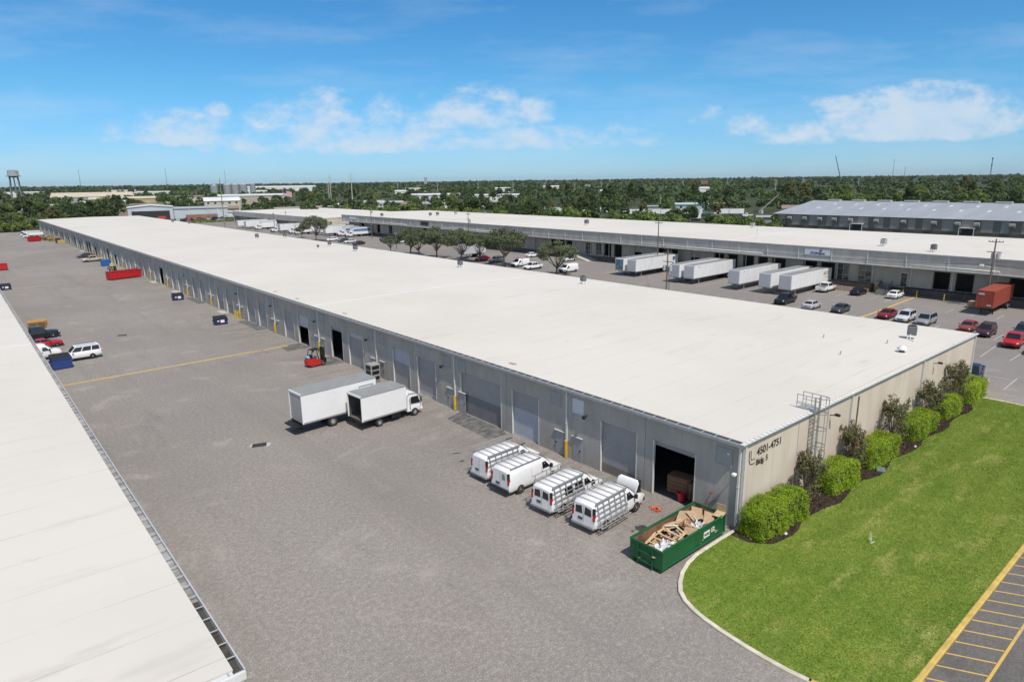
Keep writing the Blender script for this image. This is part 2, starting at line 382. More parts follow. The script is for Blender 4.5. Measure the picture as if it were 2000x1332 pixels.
sheet('yard', [(-95, -70), (46, -70), (46, 398), (-95, 398)], 0, 'yard_asphalt')
sheet('car_park', [(46, -70), (108, -70), (108, 420), (46, 420)], 0, 'lot_asphalt')
sheet('parking_area', [(-12, -70), (46, -70), (46, -12.95), (-5.5, -12.95), (-8, -14.5)], .004, 'dark_asphalt')
LAWN = [(0.0, 0.0), (-2.43, 0.0), (-4.65, -.05), (-5.8, -.25), (-6.9, -.62), (-7.83, -1.13), (-8.5, -1.65), (-8.98, -2.3), (-9.32, -3.1), (-9.55, -4.0), (-9.70, -5.0), (-9.82, -6.3), (-9.86, -7.4), (-9.85, -8.6), (-9.72, -9.7), (-9.35, -10.9), (-8.6, -12.0), (-7.4, -12.7), (-6.0, -12.86), (42.2, -12.86), (42.4, -6), (42.6, -3.2), (42.2, -1.6), (44.6, -.9), (45.0, 0.0)]
def kerb(name, pts, w, h, mat, z0=0):
    m = MB(); n = len(pts); L = []; Rr = []
    for i, (x, y) in enumerate(pts):
        a = Vector(pts[max(i - 1, 0)]); c = Vector(pts[min(i + 1, n - 1)]); d = (c - a).normalized(); nn = Vector((-d.y, d.x)) * w / 2
        L.append((x + nn.x, y + nn.y)); Rr.append((x - nn.x, y - nn.y))
    m.loft([[(*L[i], z0), (*Rr[i], z0), (*Rr[i], z0 + h - .03), (Rr[i][0] * .85 + L[i][0] * .15, Rr[i][1] * .85 + L[i][1] * .15, z0 + h), (Rr[i][0] * .15 + L[i][0] * .85, Rr[i][1] * .15 + L[i][1] * .85, z0 + h), (*L[i], z0 + h - .03)] for i in range(n)])
    return struct(m.build(name, MAT[mat]))
kerb('kerb', LAWN[:15], .26, .15, 'kerb_concrete')
kerb('kerb', [(-9.735, -9.6), (-9.35, -10.9), (-8.6, -12.0), (-7.4, -12.7), (-6.0, -12.86), (42.2, -12.86)], .27, .15, 'kerb_yellow')
kerb('kerb', [(42.2, -12.73), (42.4, -6), (42.6, -3.2), (42.25, -1.6), (44.6, -.95), (45.1, -.1)], .22, .14, 'kerb_concrete')
sheet('lawn', LAWN, .11, 'lawn_grass')
bed = [(-1.1, -.02)]; rb = random.Random(3)
for i in range(48):
    x = -1.1 + i * (44.2 + 1.1) / 47; bed.append((x, -2.45 - .25 * math.sin(x * .9) - rb.uniform(0, .18) + (.9 if i == 0 else 0) + max(0, (x - 36)) * .09))
bed += [(44.4, -.02)]
sheet('planting_bed', bed, .125, 'mulch')
def in_poly(P, poly):
    x, y = P[:, 0], P[:, 1]; ins = np.zeros(len(P), bool); n = len(poly)
    for i in range(n):
        x0, y0 = poly[i]; x1, y1 = poly[(i + 1) % n]
        with np.errstate(divide='ignore', invalid='ignore'):
            ins ^= ((y0 > y) != (y1 > y)) & (x < (x1 - x0) * (y - y0) / (y1 - y0 + 1e-12) + x0)
    return ins
P = RG.uniform((-9.9, -12.8), (42.4, 0), (420000, 2)); P = P[in_poly(P, LAWN) & ~in_poly(P, bed)]
C = np.column_stack([P, np.full(len(P), .125)])
Q = leaf_quads(C, .042, up=.9, aspect=1.8); Q[:, :, 2] = np.maximum(Q[:, :, 2], .1)
struct(link('grass', np_quads('grass', Q, [MAT['grass_blade']])), 'stuff')
# mulch chips make the bed edge rough
P = RG.uniform((-1, -3.6), (44, -.05), (30000, 2)); P = P[in_poly(P, bed)]
Q = leaf_quads(np.column_stack([P, np.full(len(P), .14)]), .07, up=.8, aspect=2.2)
struct(link('mulch_chips', np_quads('mulch_chips', Q, [MAT['mulch']])), 'stuff')

def strip(name, a, b, w, mat, z=.006):
    a, b = Vector(a), Vector(b); d = (b - a).normalized(); n = Vector((-d.y, d.x)) * w / 2
    return sheet(name, [tuple(a - n), tuple(b - n), tuple(b + n), tuple(a + n)], z, mat)
strip('road_marking', (-30.6, 69.25), (-1.9, 70.1), .42, 'worn_yellow')
strip('road_marking', (-29.5, 165.4), (-7.7, 167.0), .32, 'worn_yellow')
strip('road_marking', (70, 23.5), (102.6, 25.0), .42, 'worn_yellow')
strip('road_marking', (84, 88.6), (98, 89.6), .3, 'worn_yellow')
strip('road_marking', (-6, -14.9), (46, -15.0), .13, 'worn_yellow', .009)
m = MB()
for i in range(40):
    x = -6.7 + i * 1.27; a, b = Vector((x, -13.02)), Vector((x + .98, -14.82)); d = (b - a).normalized(); n = Vector((-d.y, d.x)) * .045
    m.quad((*(a - n), .008), (*(b - n), .008), (*(b + n), .008), (*(a + n), .008))
struct(m.build('road_marking', MAT['worn_yellow']))
m = MB()
def wl(x0, y0, x1, y1, w=.1):
    a, b = Vector((x0, y0)), Vector((x1, y1)); d = (b - a).normalized(); n = Vector((-d.y, d.x)) * w / 2
    m.quad((*(a - n), .007), (*(b - n), .007), (*(b + n), .007), (*(a + n), .007))
for i in range(26): wl(72.5, -6.2 + i * 2.75, 77.8, -6.1 + i * 2.75)
wl(72.5, -8, 72.5, 18)
for i in range(7): wl(92.8, 26.9 + i * 2.95, 98.5, 27.1 + i * 2.95)
wl(61, 3.2, 69, 3.6); wl(69, 1.0, 69, -9); wl(61.5, .2, 66.6, .2); wl(61.5, -2.6, 66.6, -2.6)
wl(46.8, -1.2, 51.4, -.4); wl(47.5, -2.7, 53.3, -2.5); wl(52.2, -2.5, 52.4, 4)
for i in range(5): wl(89, 1.5 + i * 3.6, 93.5, 1.6 + i * 3.6)
struct(m.build('road_marking', MAT['worn_white']))
for poly in ([(-2.5, 23.3), (-2.2, 30.2), (0, 30.95), (0, 24.2), (-.6, 23.0)], [(-3.0, 56.6), (-2.8, 60.3), (0, 60.2), (0, 56.4)], [(-3.3, 66.9), (-3.0, 70.3), (0, 70.6), (0, 66.9)], [(-1.5, 83.2), (-1.5, 92.6), (0, 92.6), (0, 83.2)], [(-1.4, 115), (-1.4, 124), (0, 124), (0, 115)]):
    sheet('apron', poly, .005, 'concrete_apron')
for y in (101.5, 133, 152.5, 255, 205): sheet('apron', [(-1.2, y), (-1.2, y + 3.4), (0, y + 3.4), (0, y)], .005, 'pale_concrete')
def blob(x, y, r, mat, seed, z=.007, sx=1.0):
    q = random.Random(seed); n = 26; sheet('stain', [(x + sx * r * q.uniform(.72, 1.1) * math.cos(6.2832 * k / n), y + r * q.uniform(.72, 1.1) * math.sin(6.2832 * k / n)) for k in range(n)], z, mat)
blob(-4.55, 4.25, .52, 'oil_stain', 1); blob(-5.3, 4.45, .12, 'oil_stain', 2); blob(-3.9, 4.0, .16, 'oil_stain', 5)
# tyre marks: thin rubber films, broken up and mostly see-through
tm_ = NB('tyre_mark'); d = tm_.noise(1.3, 6, .7); tm_.done(tm_.mix(d, (.05, .048, .045), (.09, .085, .08)), .9)
tr_ = N('ShaderNodeBsdfTransparent', tm_.t); ms_ = N('ShaderNodeMixShader', tm_.t); tm_.t.links.new(tm_.ramp(d, .40, .66, .0, .10), ms_.inputs[0]); tm_.t.links.new(tr_.outputs[0], ms_.inputs[1]); tm_.t.links.new(tm_.b.outputs[0], ms_.inputs[2]); tm_.t.links.new(ms_.outputs[0], tm_.t.nodes['Material Output'].inputs['Surface'])
q = random.Random(4); m = MB(); zt = .0075
for i in range(18):
    y0 = q.choice([a for a in (5, 10, 21, 27.5, 37, 42, 53, 58, 69, 74, 85, 90, 101, 117, 132)]) + q.uniform(-1, 1); sg_ = q.choice((-1, 1)); Lm = q.uniform(5, 17); bend = q.uniform(.2, 1.0) * sg_; x0 = -q.uniform(.4, 4)
    for off in (0, 1.75):
        P_ = []; zt += .00002
        for k in range(15): u = k / 14; P_.append((x0 - Lm * u * (1 - .25 * u), y0 + off + bend * Lm * u * u * .7))
        for a, b in zip(P_, P_[1:]):
            dx, dy = b[0] - a[0], b[1] - a[1]; l_ = math.hypot(dx, dy); nx, ny = -dy / l_ * .12, dx / l_ * .12
            m.quad((a[0] - nx, a[1] - ny, zt), (b[0] - nx, b[1] - ny, zt), (b[0] + nx, b[1] + ny, zt), (a[0] + nx, a[1] + ny, zt))
struct(m.build('road_marks', MAT['tyre_mark']))
# tar lines and drains in the yard
strip('apron', (-19.0, 36.4), (-17.6, 35.4), .8, 'pale_concrete', .004)
for (x, y, lab) in ((-18.4, 35.9, 'dark drain grate in the yard in front of the two box trucks'), (-18.3, 94.4, 'small drain grate in the far yard beyond the first yellow line')):
    m = MB(); m.box(-.6, .6, -.42, .42, .006, .02, 1)
    for k in range(9): m.box(-.5 + k * .11, -.44 + k * .11, -.34, .34, .02, .028, 0)
    o = m.build('drain_grate', [pm('drain_iron', (.05, .05, .05), .7, .2, 6), pm('drain_pit', (.02, .02, .02), .9, .2, 6)]); o.location = (x, y, 0); o.rotation_euler.z = -.4; tag(o, lab, 'drain grate')

# ------------------------------------------------------------------ building materials
def building_mats():
    b = NB('facade_grey'); a = b.noise(.8, 7, .65, stretch=(1, 1, .35)); c = b.noise(4, 5, .6); z = b.sep()[2]; vs = b.noise(2.5, 4, .6, stretch=(1, 1, .06)); br = N('ShaderNodeTexBrick', b.t)
    cx = N('ShaderNodeCombineXYZ', b.t); s_ = b.sep(); b.t.links.new(b.math('ADD', s_[1], s_[0]), cx.inputs[0]); b.t.links.new(s_[2], cx.inputs[1]); b.t.links.new(cx.outputs[0], br.inputs['Vector'])
    br.inputs['Scale'].default_value = 1; br.inputs['Brick Width'].default_value = .4; br.inputs['Row Height'].default_value = .2; br.inputs['Mortar Size'].default_value = .012; br.inputs['Color1'].default_value = (1, 1, 1, 1); br.inputs['Color2'].default_value = (.93, .93, .93, 1); br.inputs['Mortar'].default_value = (.62, .62, .62, 1)
    col = b.mix(b.ramp(a, .35, .68), (.355, .340, .315), (.43, .415, .387)); col = b.mix(b.math('MULTIPLY', b.ramp(vs, .55, .75), .38), col, (.28, .265, .245))
    mu = N('ShaderNodeMix', b.t, data_type='RGBA'); mu.blend_type = 'MULTIPLY'; b.t.links.new(b.ramp(z, 2.3, 2.5, .55, .0), mu.inputs[0]); b.t.links.new(col, mu.inputs[6]); b.t.links.new(br.outputs['Color'], mu.inputs[7])
    b.done(mu.outputs[2], .9, b.math('ADD', c, b.math('MULTIPLY', br.outputs['Fac'], b.ramp(z, 2.3, 2.5, -.8, 0))), .35, .02)
    b = NB('facade_beige'); a = b.noise(.5, 7, .6, stretch=(1, 1, .3)); c = b.noise(9, 4, .6); vs = b.noise(2.2, 4, .6, stretch=(1, 1, .05))
    col = b.mix(b.ramp(a, .35, .68), (.56, .48, .40), (.63, .555, .47)); col = b.mix(b.math('MULTIPLY', b.ramp(vs, .55, .75), .38), col, (.41, .34, .27)); b.done(col, .92, c, .3, .02)
    b = NB('membrane_roof'); s_ = b.sep(); a = b.noise(.05, 6, .6); c = b.noise(.6, 7, .62, stretch=(.25, 1, 1)); d = b.noise(2.2, 6, .7, stretch=(.12, 1, 1))
    col = b.mix(b.ramp(a, .35, .65), (.605, .568, .508), (.645, .61, .552)); col = b.mix(b.math('MULTIPLY', b.ramp(c, .56, .76), .55), col, (.49, .46, .415))
    seam = b.math('ABSOLUTE', b.math('SUBTRACT', b.math('FRACT', b.math('MULTIPLY', s_[1], 1 / 3.05)), .5)); sl = b.ramp(seam, .004, .013, 1, 0)
    col = b.mix(b.math('MULTIPLY', sl, b.ramp(d, .40, .66, .16, .8)), col, (.40, .37, .33))
    wide = b.math('ABSOLUTE', b.math('SUBTRACT', b.math('FRACT', b.math('MULTIPLY_ADD', s_[1], 1 / 96., -.18)), .5)); col = b.mix(b.ramp(wide, .004, .0052, .6, 0), col, (.70, .69, .67))
    st = b.noise(.42, 4, .55); col = b.mix(b.math('MULTIPLY', b.ramp(st, .71, .79), .5), col, (.44, .33, .22)); b.done(col, .75, d, .05, .02)
    b = NB('fascia_panel'); a = b.noise(.5, 7, .62, stretch=(1, 1, .4)); vs = b.noise(3, 4, .6, stretch=(1, 1, .05)); col = b.mix(b.ramp(a, .35, .7), (.42, .405, .38), (.52, .505, .478)); col = b.mix(b.math('MULTIPLY', b.ramp(vs, .55, .8), .45), col, (.23, .225, .215)); b.done(col, .92)
    pm('door_grey', (.31, .31, .315), .5, .07, .8); pm('door_dark', (.185, .185, .195), .5, .1, .8); pm('door_blue', (.41, .44, .50), .45, .06, .8); pm('door_pale', (.46, .47, .50), .45, .06, .8); pm('door_brown', (.19, .165, .145), .6, .1, 1)
    pm('steel_trim', (.46, .47, .48), .5, .1, 2); pm('gutter_grey', (.37, .37, .375), .5, .15, 1.2); pm('gutter_dirt', (.30, .295, .285), .8, .5, 1.6); pm('joint_dark', (.22, .22, .215), .9, .1, 3); pm('man_door', (.33, .33, .345), .5, .08, 1.5); pm('louver_grey', (.34, .34, .335), .6, .1, 3); pm('louver_white', (.62, .64, .66), .5, .05, 3)
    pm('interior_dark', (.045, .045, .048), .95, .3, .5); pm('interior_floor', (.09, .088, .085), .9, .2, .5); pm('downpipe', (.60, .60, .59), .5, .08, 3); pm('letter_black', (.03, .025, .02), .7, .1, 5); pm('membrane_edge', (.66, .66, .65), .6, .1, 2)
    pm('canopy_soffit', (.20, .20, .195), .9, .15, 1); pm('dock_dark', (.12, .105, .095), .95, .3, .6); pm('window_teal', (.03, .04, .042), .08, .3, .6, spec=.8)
building_mats()

def facade_x(m, X, y0, y1, z0, z1, ops, depth=.3, sgn=1, mi=0, mj=0, zsplit=None):
    """wall plane x = X from y0 to y1 with rectangular openings; jambs run sgn * depth inwards"""
    ys = sorted({y0, y1, *[o[0] for o in ops], *[o[1] for o in ops]})
    for a, b in zip(ys, ys[1:]):
        cov = sorted([(o[2], o[3]) for o in ops if o[0] <= a + 1e-6 and o[1] >= b - 1e-6]); z = z0
        for (c, d) in cov:
            if c > z + 1e-6: m.quad((X, b, z), (X, a, z), (X, a, c), (X, b, c), mi)
            z = d
        if z1 > z: m.quad((X, b, z), (X, a, z), (X, a, z1), (X, b, z1), mi)
    for (a, b, c, d) in ops:
        xi = X + sgn * depth
        m.quad((X, a, c), (xi, a, c), (xi, a, d), (X, a, d), mj); m.quad((xi, b, c), (X, b, c), (X, b, d), (xi, b, d), mj); m.quad((X, a, d), (xi, a, d), (xi, b, d), (X, b, d), mj)

def door_slats(m, X, y0, y1, z0, z1, split=None, mlo=0, mhi=0, pitch=.14):
    """roll-up curtain of shallow horizontal slats in the plane x = X"""
    n = max(1, int(round((z1 - z0) / pitch))); h = (z1 - z0) / n
    for k in range(n):
        a = z0 + k * h; mi = mhi if (split is None or a + h / 2 > split) else mlo
        m.quad((X, y1, a), (X, y0, a), (X - .018, y0, a + h * .55), (X - .018, y1, a + h * .55), mi); m.quad((X - .018, y1, a + h * .55), (X - .018, y0, a + h * .55), (X, y0, a + h), (X, y1, a + h), mi)

# ------------------------------------------------------------------ main warehouse (building 5)
L5, W5, H5, BAY = 388.5, 45.0, 6.1, 15.87
b5 = thing('warehouse', 'long grey warehouse numbered 4501-4751 with a white flat roof and a beige end wall', 'warehouse')
opn = {0.5: 'x', 3.5: .9, 4: 2.2, }
ops = []; doors = []
rb = random.Random(12)
openY = {0: ('A',), 3: ('B',), 4: ('A',), 9: ('A',), 12: ('B',), 13: ('A',), 14: ('B',), 15: ('A', 'B'), 16: ('B',), 17: ('A',), 18: ('A',), 19: ('A',)}
for k in range(24):
    y = k * BAY
    for which, (a, b) in (('A', (3.45, 7.08)), ('B', (8.55, 12.2))):
        ya, yb = y + a, y + b
        if k == 1 and which == 'B': ya, yb = y + 8.58, y + 15.0
        if k == 3 and which == 'A': ya, yb = 51.0, 54.85
        if k == 3 and which == 'B': ya, yb = 56.5, 59.95
        if yb > L5 - .5: continue
        ops.append((ya, yb, 0., 4.27)); doors.append((k, which, ya, yb))
m = MB()
facade_x(m, 0, 0, L5, 0, H5, ops, .28, 1, 0, 0)
m.quad((W5, 0, 0), (W5, L5, 0), (W5, L5, H5), (W5, 0, H5), 0); m.quad((W5, L5, 0), (0, L5, 0), (0, L5, H5), (W5, L5, H5), 0)
for k in range(24):                                                     # panel joints
    for yy in (k * BAY + 7.82,): m.box(-.004, .0, yy - .03, yy + .03, .02, 5.8, 1)
wl5 = m.build('wall', [MAT['facade_grey'], MAT['joint_dark']], b5)
m = MB(); m.quad((0, 0, 0), (W5, 0, 0), (W5, 0, H5), (0, 0, H5), 0)
m.build('end_wall', MAT['facade_beige'], b5, 'sunlit beige end wall carrying the building numbers')
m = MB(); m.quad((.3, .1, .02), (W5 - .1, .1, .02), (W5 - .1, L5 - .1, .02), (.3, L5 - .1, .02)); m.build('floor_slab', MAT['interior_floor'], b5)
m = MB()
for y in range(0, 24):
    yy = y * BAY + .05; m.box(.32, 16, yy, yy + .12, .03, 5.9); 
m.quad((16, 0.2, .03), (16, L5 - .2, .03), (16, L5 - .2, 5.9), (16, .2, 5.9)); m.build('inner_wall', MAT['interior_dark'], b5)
m = MB(); RZ = 6.42
for (xa, za, xb, zb) in ((-.02, H5 + .03, W5 / 2, RZ), (W5 / 2, RZ, W5 + .02, H5 + .03)):
    m.quad((xa, -.05, za), (xb, -.05, zb), (xb, L5 + .02, zb), (xa, L5 + .02, za))
m.add([(-.02, -.05, H5 + .03), (W5 + .02, -.05, H5 + .03), (W5 / 2, -.05, RZ), (-.02, L5 + .02, H5 + .03), (W5 + .02, L5 + .02, H5 + .03), (W5 / 2, L5 + .02, RZ)], [(0, 1, 2), (4, 3, 5), (1, 0, 3, 4)])
m.build('roof', MAT['membrane_roof'], b5)
def gutter(name, parent, X, y0, y1, ztop, w=.36, h=.24, step=1.0, sgn=-1):
    m = MB(); xo = X + sgn * w
    m.box(min(X, xo), max(X, xo), y0, y1, ztop - h, ztop - h + .02, 1); a, b = sorted((xo, xo - sgn * .02)); m.box(a, b, y0, y1, ztop - h + .02, ztop + .02, 0)
    a, b = sorted((xo, xo + sgn * .035)); m.box(a, b, y0, y1, ztop - .03, ztop + .022, 0)
    n = int((y1 - y0) / step)
    for k in range(n + 1): m.box(min(X, xo), max(X, xo), y0 + k * step, y0 + k * step + .045, ztop - .015, ztop + .005, 0)
    m.box(min(X, xo), max(X, xo), y0, y0 + .02, ztop - h, ztop + .02, 0)
    return m.build(name, [MAT['steel_trim'], MAT['gutter_dirt']], parent)
gutter('gutter', b5, -.002, -.1, L5, H5, w=.46)
m = MB(); m.box(-.46, W5 + .1, -.14, -.003, H5 - .26, H5 - .02, 1); m.box(-.48, W5 + .12, -.30, -.003, H5 - .02, H5 + .05, 0)
for k in range(90): m.box(k * .5, k * .5 + .05, -.31, -.02, H5 + .05, H5 + .075, 2)
m.build('eave_trim', [MAT['membrane_edge'], MAT['steel_trim'], MAT['gutter_grey']], b5)
# roll-up doors
FR = pm('door_frame_white', (.62, .61, .59), .6, .1, 3)
for (k, w, ya, yb) in doors:
    m = MB(); lo, hi, split = 'door_grey', 'door_grey', None; z0 = .03; lab = None
    if k == 0 and w == 'A': z0 = 3.85; lab = 'grey curtain rolled almost fully up'
    elif k == 0: lo, split, lab = 'door_brown', .75, 'grey roll-up door with a dark bottom strip'
    elif k == 1 and w == 'A': lo, split, lab = 'door_blue', 2.55, 'roll-up door with a light blue lower half'
    elif k == 1: lo, split, lab = 'door_dark', 2.05, 'extra wide roll-up door with a dark lower half'
    elif k == 2 and w == 'A': lo, split = 'door_pale', .5
    elif k == 2: hi, lo, split, lab = 'door_blue', 'door_grey', 2.75, 'roll-up door with a light blue upper half'
    elif k == 3 and w == 'A': hi, lo, split = 'door_pale', 'door_grey', 3.75
    elif k == 4 and w == 'A': z0, hi, lab = 2.6, 'door_pale', 'pale roll-up door raised halfway'
    elif w in openY.get(k, ()): z0 = 3.8 if k % 2 else 2.9
    elif k % 3 == 0: lo, split = 'door_dark', rb.choice((1.0, 1.5, .6))
    door_slats(m, .2, ya + .06, yb - .06, z0, 4.26, split, 0, 1); m.box(.16, .22, ya + .06, yb - .06, z0 - .03, z0 + .03, 0)
    o = m.build('roll_up_door', [MAT[lo], MAT[hi]], b5, lab)
    if k < 14:
        m = MB(); m.box(-.022, .16, ya - .002, ya + .07, 0.01, 4.2); m.box(-.022, .16, yb - .07, yb + .002, 0.01, 4.2); m.box(.1, .15, ya, yb, 4.2, 4.262); m.build('door_frame', FR, o)
# downspouts with yellow guards, louvres, lamps, side doors
for k in range(25):
    y = k * BAY + (.16 if k == 0 else 0)
    m = MB(); m.box(-.14, -.01, y - .065, y + .065, .25, 5.86); m.box(-.16, 0, y - .085, y + .085, 3.0, 3.06); o = m.build('downspout', MAT['downpipe'], b5)
    if 0 < k < 16:
        m = MB(); n = 12
        m.loft([[(-.13 - .145 * math.cos(6.2832 * j / n), y + .145 * math.sin(6.2832 * j / n), z) for j in range(n)] for z in (.05, 1.5)], 0, True, True)
        m.build('pipe_guard', yellow_p, o)
    if k >= 17: continue
    for side in ((1,) if k == 0 else (-1, 1)):
        yc = y + side * 1.25 + (.1 if side > 0 else 0)
        if k == 0: yc = 1.35
        m = MB(); m.box(-.05, -.003, yc - .62, yc + .62, 4.15, 4.21); m.box(-.05, -.003, yc - .62, yc + .62, 5.31, 5.37); m.box(-.05, -.003, yc - .62, yc - .56, 4.21, 5.31); m.box(-.05, -.003, yc + .56, yc + .62, 4.21, 5.31)
        for q in range(10): m.quad((-.04, yc + .56, 4.22 + q * .109), (-.04, yc - .56, 4.22 + q * .109), (-.008, yc - .56, 4.33 + q * .109), (-.008, yc + .56, 4.33 + q * .109))
        wh = (k == 1 and side < 0)
        m.build('louver_vent', MAT['louver_white' if wh else 'louver_grey'], b5, 'white louvred vent' if wh else None)
        if k == 0: continue
        yd = y + side * (.75 if side > 0 else 1.2) + (.0 if side < 0 else .1)
        m = MB(); m.box(-.035, -.003, yd - .5, yd + .5, .02, 2.05); o = m.build('personnel_door', MAT['man_door'], b5)
        m = MB(); m.box(-.14, -.004, yd - .6, yd + .6, 2.10, 2.14); m.build('rain_drip', MAT['downpipe'], o)
        if k < 8: m = MB(); m.box(-.09, -.036, yd + .36 * side, yd + .36 * side + .09, .95, 1.08); m.build('handle', dark_trim, o)
    if k in (1, 2, 3, 4, 5, 6, 8):
        yl = y - 2.15 if k in (1, ) else y + (2.05 if k in (2, 3) else -.1 + .9)
        m = MB(); m.box(-.3, -.004, yl - .03, yl + .03, 4.2, 4.26); m.bbox(-.42, -.2, yl - .14, yl + .14, 4.02, 4.28, .03); m.build('wall_lamp', dark_trim, b5)
# corner lamp, end wall fittings
m = MB(); m.bar((-.01, .3, 3.9), (-.40, .3, 4.02), .05); m.bbox(-.56, -.28, .16, .44, 3.86, 4.06, .05); m.build('wall_lamp', white_paint, b5, 'white lamp near the building corner')
m = MB(); m.bbox(-.12, -.01, 1.0 - .08, 1.0 + .08, 5.0, 5.12, .02); m.build('wall_lamp', white_paint, b5)
for x, col in ((.1, 'downpipe'), (15.5, 'downpipe'), (30.4, 'downpipe'), (44.9, 'downpipe')):
    m = MB(); m.box(x - .07, x + .07, -.16, -.004, .2, 5.86); m.build('downspout', MAT[col], b5)
m = MB(); m.tube([(16.8, -.07, .3), (16.8, -.07, 5.5)], .045); m.build('conduit', rust, b5, 'rusty brown pipe on the end wall')
m = MB(); m.tube([(7.2, -.03, .3), (7.2, -.03, 5.7)], .02); m.build('conduit', MAT['downpipe'], b5)
for x in (12.0, 33.3):
    m = MB(); m.bar((x, -.01, 5.05), (x, -.5, 5.15), .06); m.bbox(x - .12, x + .12, -.75, -.35, 5.1, 5.28, .04); m.build('wall_lamp', dark_trim, b5)
sg = [('4501-4751', .74, 1.66, 4.76), ('Bldg. 5', .56, 1.62, 4.08)]
for s_, size, x, z in sg:
    me = text_mesh(s_, size, .008, MAT['letter_black'], .014); o = link('number_sign', me, b5); o.rotation_euler = (R(90), 0, 0); o.location = (x, -.013, z)
m = MB()
for r_c, wd in ((.0, .03), (.22, .022)):
    pts = [(.72 + r_c, 5.35 - r_c * .2), (.72 + r_c, 4.72 + r_c * .6), (.86 + r_c * .75, 4.42 + r_c), (1.1, 4.33 + r_c * 1.4), (1.45, 4.33 + r_c * 1.4)]
    for a, b in zip(pts, pts[1:]): m.bar((a[0], -.03, a[1]), (b[0], -.03, b[1]), wd)
m.build('emblem', MAT['letter_black'], b5, 'thin curved corner emblem beside the building number')
# caged roof ladder
m = MB(); lx = 9.0
for x in (lx - .28, lx + .28): m.box(x - .03, x + .03, -.36, -.31, .35, 7.15)
for z in np.arange(.5, 6.3, .30): m.box(lx - .25, lx + .25, -.35, -.32, z, z + .03)
hoop = [(lx - .38, -.34), (lx - .42, -.75), (lx - .25, -1.05), (lx, -1.14), (lx + .25, -1.05), (lx + .42, -.75), (lx + .38, -.34)]
for z in (2.5, 3.7, 4.9, 6.1, 7.25):
    for a, b in zip(hoop, hoop[1:]): m.bar((*a, z), (*b, z), .03, .06)
for a in hoop: m.bar((*a, 2.5), (*a, 7.25), .05, .025)
for z in (1.2, 3.2, 5.3): 
    for x in (lx - .28, lx + .28): m.box(x - .025, x + .025, -.33, -.003, z, z + .05)
for x in (lx - .45, lx + .45):
    m.bar((x, -.34, 6.2), (x, -.34, 7.25), .045); m.bar((x, .95, 6.2), (x, .95, 7.25), .045); m.bar((x, -.34, 7.25), (x, .95, 7.25), .045); m.bar((x, -.34, 6.7), (x, .95, 6.7), .04); m.bar((x, .3, 6.2), (x, .3, 7.25), .04)
m.box(lx - .5, lx + .5, -.3, 1.0, 6.22, 6.26)
m.build('roof_ladder', galv, b5, 'caged steel ladder up the end wall to the roof')

# ------------------------------------------------------------------ left warehouse (near, roof seen from above)
bl = thing('warehouse', 'near warehouse whose white roof and strapped gutter fill the left foreground', 'warehouse')
XL, YL0, YL1, HL = -31.5, .75, 390., 6.1
m = MB(); lops = [(y * BAY + 3.5, y * BAY + 7.1, 0, 4.27) for y in range(24)] + [(y * BAY + 8.6, y * BAY + 12.2, 0, 4.27) for y in range(24)]
lops = [(a + .7, b + .7, c, d) for a, b, c, d in lops if b + .7 < YL1]
ys = lops; mm = m
facade_x(m, XL, YL0, YL1, 0, HL, lops, .28, -1)
m.quad((XL - 45, YL0, 0), (XL, YL0, 0), (XL, YL0, HL), (XL - 45, YL0, HL)); m.quad((XL - 45, YL1, 0), (XL - 45, YL0, 0), (XL - 45, YL0, HL), (XL - 45, YL1, HL)); m.quad((XL, YL1, 0), (XL - 45, YL1, 0), (XL - 45, YL1, HL), (XL, YL1, HL))
m.build('wall', MAT['facade_grey'], bl)
for (a, b, c, d) in lops[:5] + lops[6:12]:
    m = MB(); door_slats(m, XL - .2, a, b, .02, 4.27, pitch=.3); m.build('roll_up_door', MAT['door_grey'], bl)
m = MB()
for (a, b, c, d) in lops[12:]: m.quad((XL - .2, a, .02), (XL - .2, b, .02), (XL - .2, b, 4.27), (XL - .2, a, 4.27))
m.build('far_doors', MAT['door_dark'], bl)
m = MB(); xm = XL - 22.5
m.quad((XL + .02, YL0 - .05, HL + .03), (XL + .02, YL1, HL + .03), (xm, YL1, 6.42), (xm, YL0 - .05, 6.42)); m.quad((xm, YL0 - .05, 6.42), (xm, YL1, 6.42), (XL - 45, YL1, HL + .03), (XL - 45, YL0 - .05, HL + .03))
m.quad((XL + .02, YL0 - .05, HL - .03), (XL + .02, YL1, HL - .03), (XL + .02, YL1, HL + .03), (XL + .02, YL0 - .05, HL + .03)); m.quad((XL - 45, YL0 - .05, HL - .03), (XL + .02, YL0 - .05, HL - .03), (XL + .02, YL0 - .05, HL + .03), (XL - 45, YL0 - .05, HL + .03))
m.build('roof', MAT['membrane_roof'], bl)
gutter('gutter', bl, XL + .003, YL0 - .3, YL1, HL, w=.34, h=.2, step=.95, sgn=1)
m = MB(); m.box(XL + .01, XL + .315, YL0 - .27, YL0 + 5.2, HL - .175, HL - .17); m.build('gutter_dark_end', pm('gutter_dark', (.06, .055, .045), .9, .4, 3), bl)  # darker strip over the gutter floor at its near end
m = MB(); m.box(XL - 45, XL + .34, YL0 - .42, YL0 - .31, HL - .28, HL + .02, 0); m.box(XL - 45, XL - .02, YL0 - .31, YL0 - .055, HL - .06, HL - .03, 1)
for k in range(24): m.box(XL - .2 - k * .95, XL - .14 - k * .95, YL0 - .31, YL0 - .06, HL - .03, HL - .005, 2)
m.build('eave_trim', [MAT['membrane_edge'], MAT['louver_white'], MAT['gutter_grey']], bl)
m = MB(); m.box(XL + .02, XL + .16, YL0 - .18, YL0 - .04, .2, 5.84); m.build('downspout', MAT['downpipe'], bl)
m = MB(); m.box(XL - .4, XL - .24, YL0 - .2, YL0 - .01, .2, 5.8); m.build('downspout', MAT['downpipe'], bl)

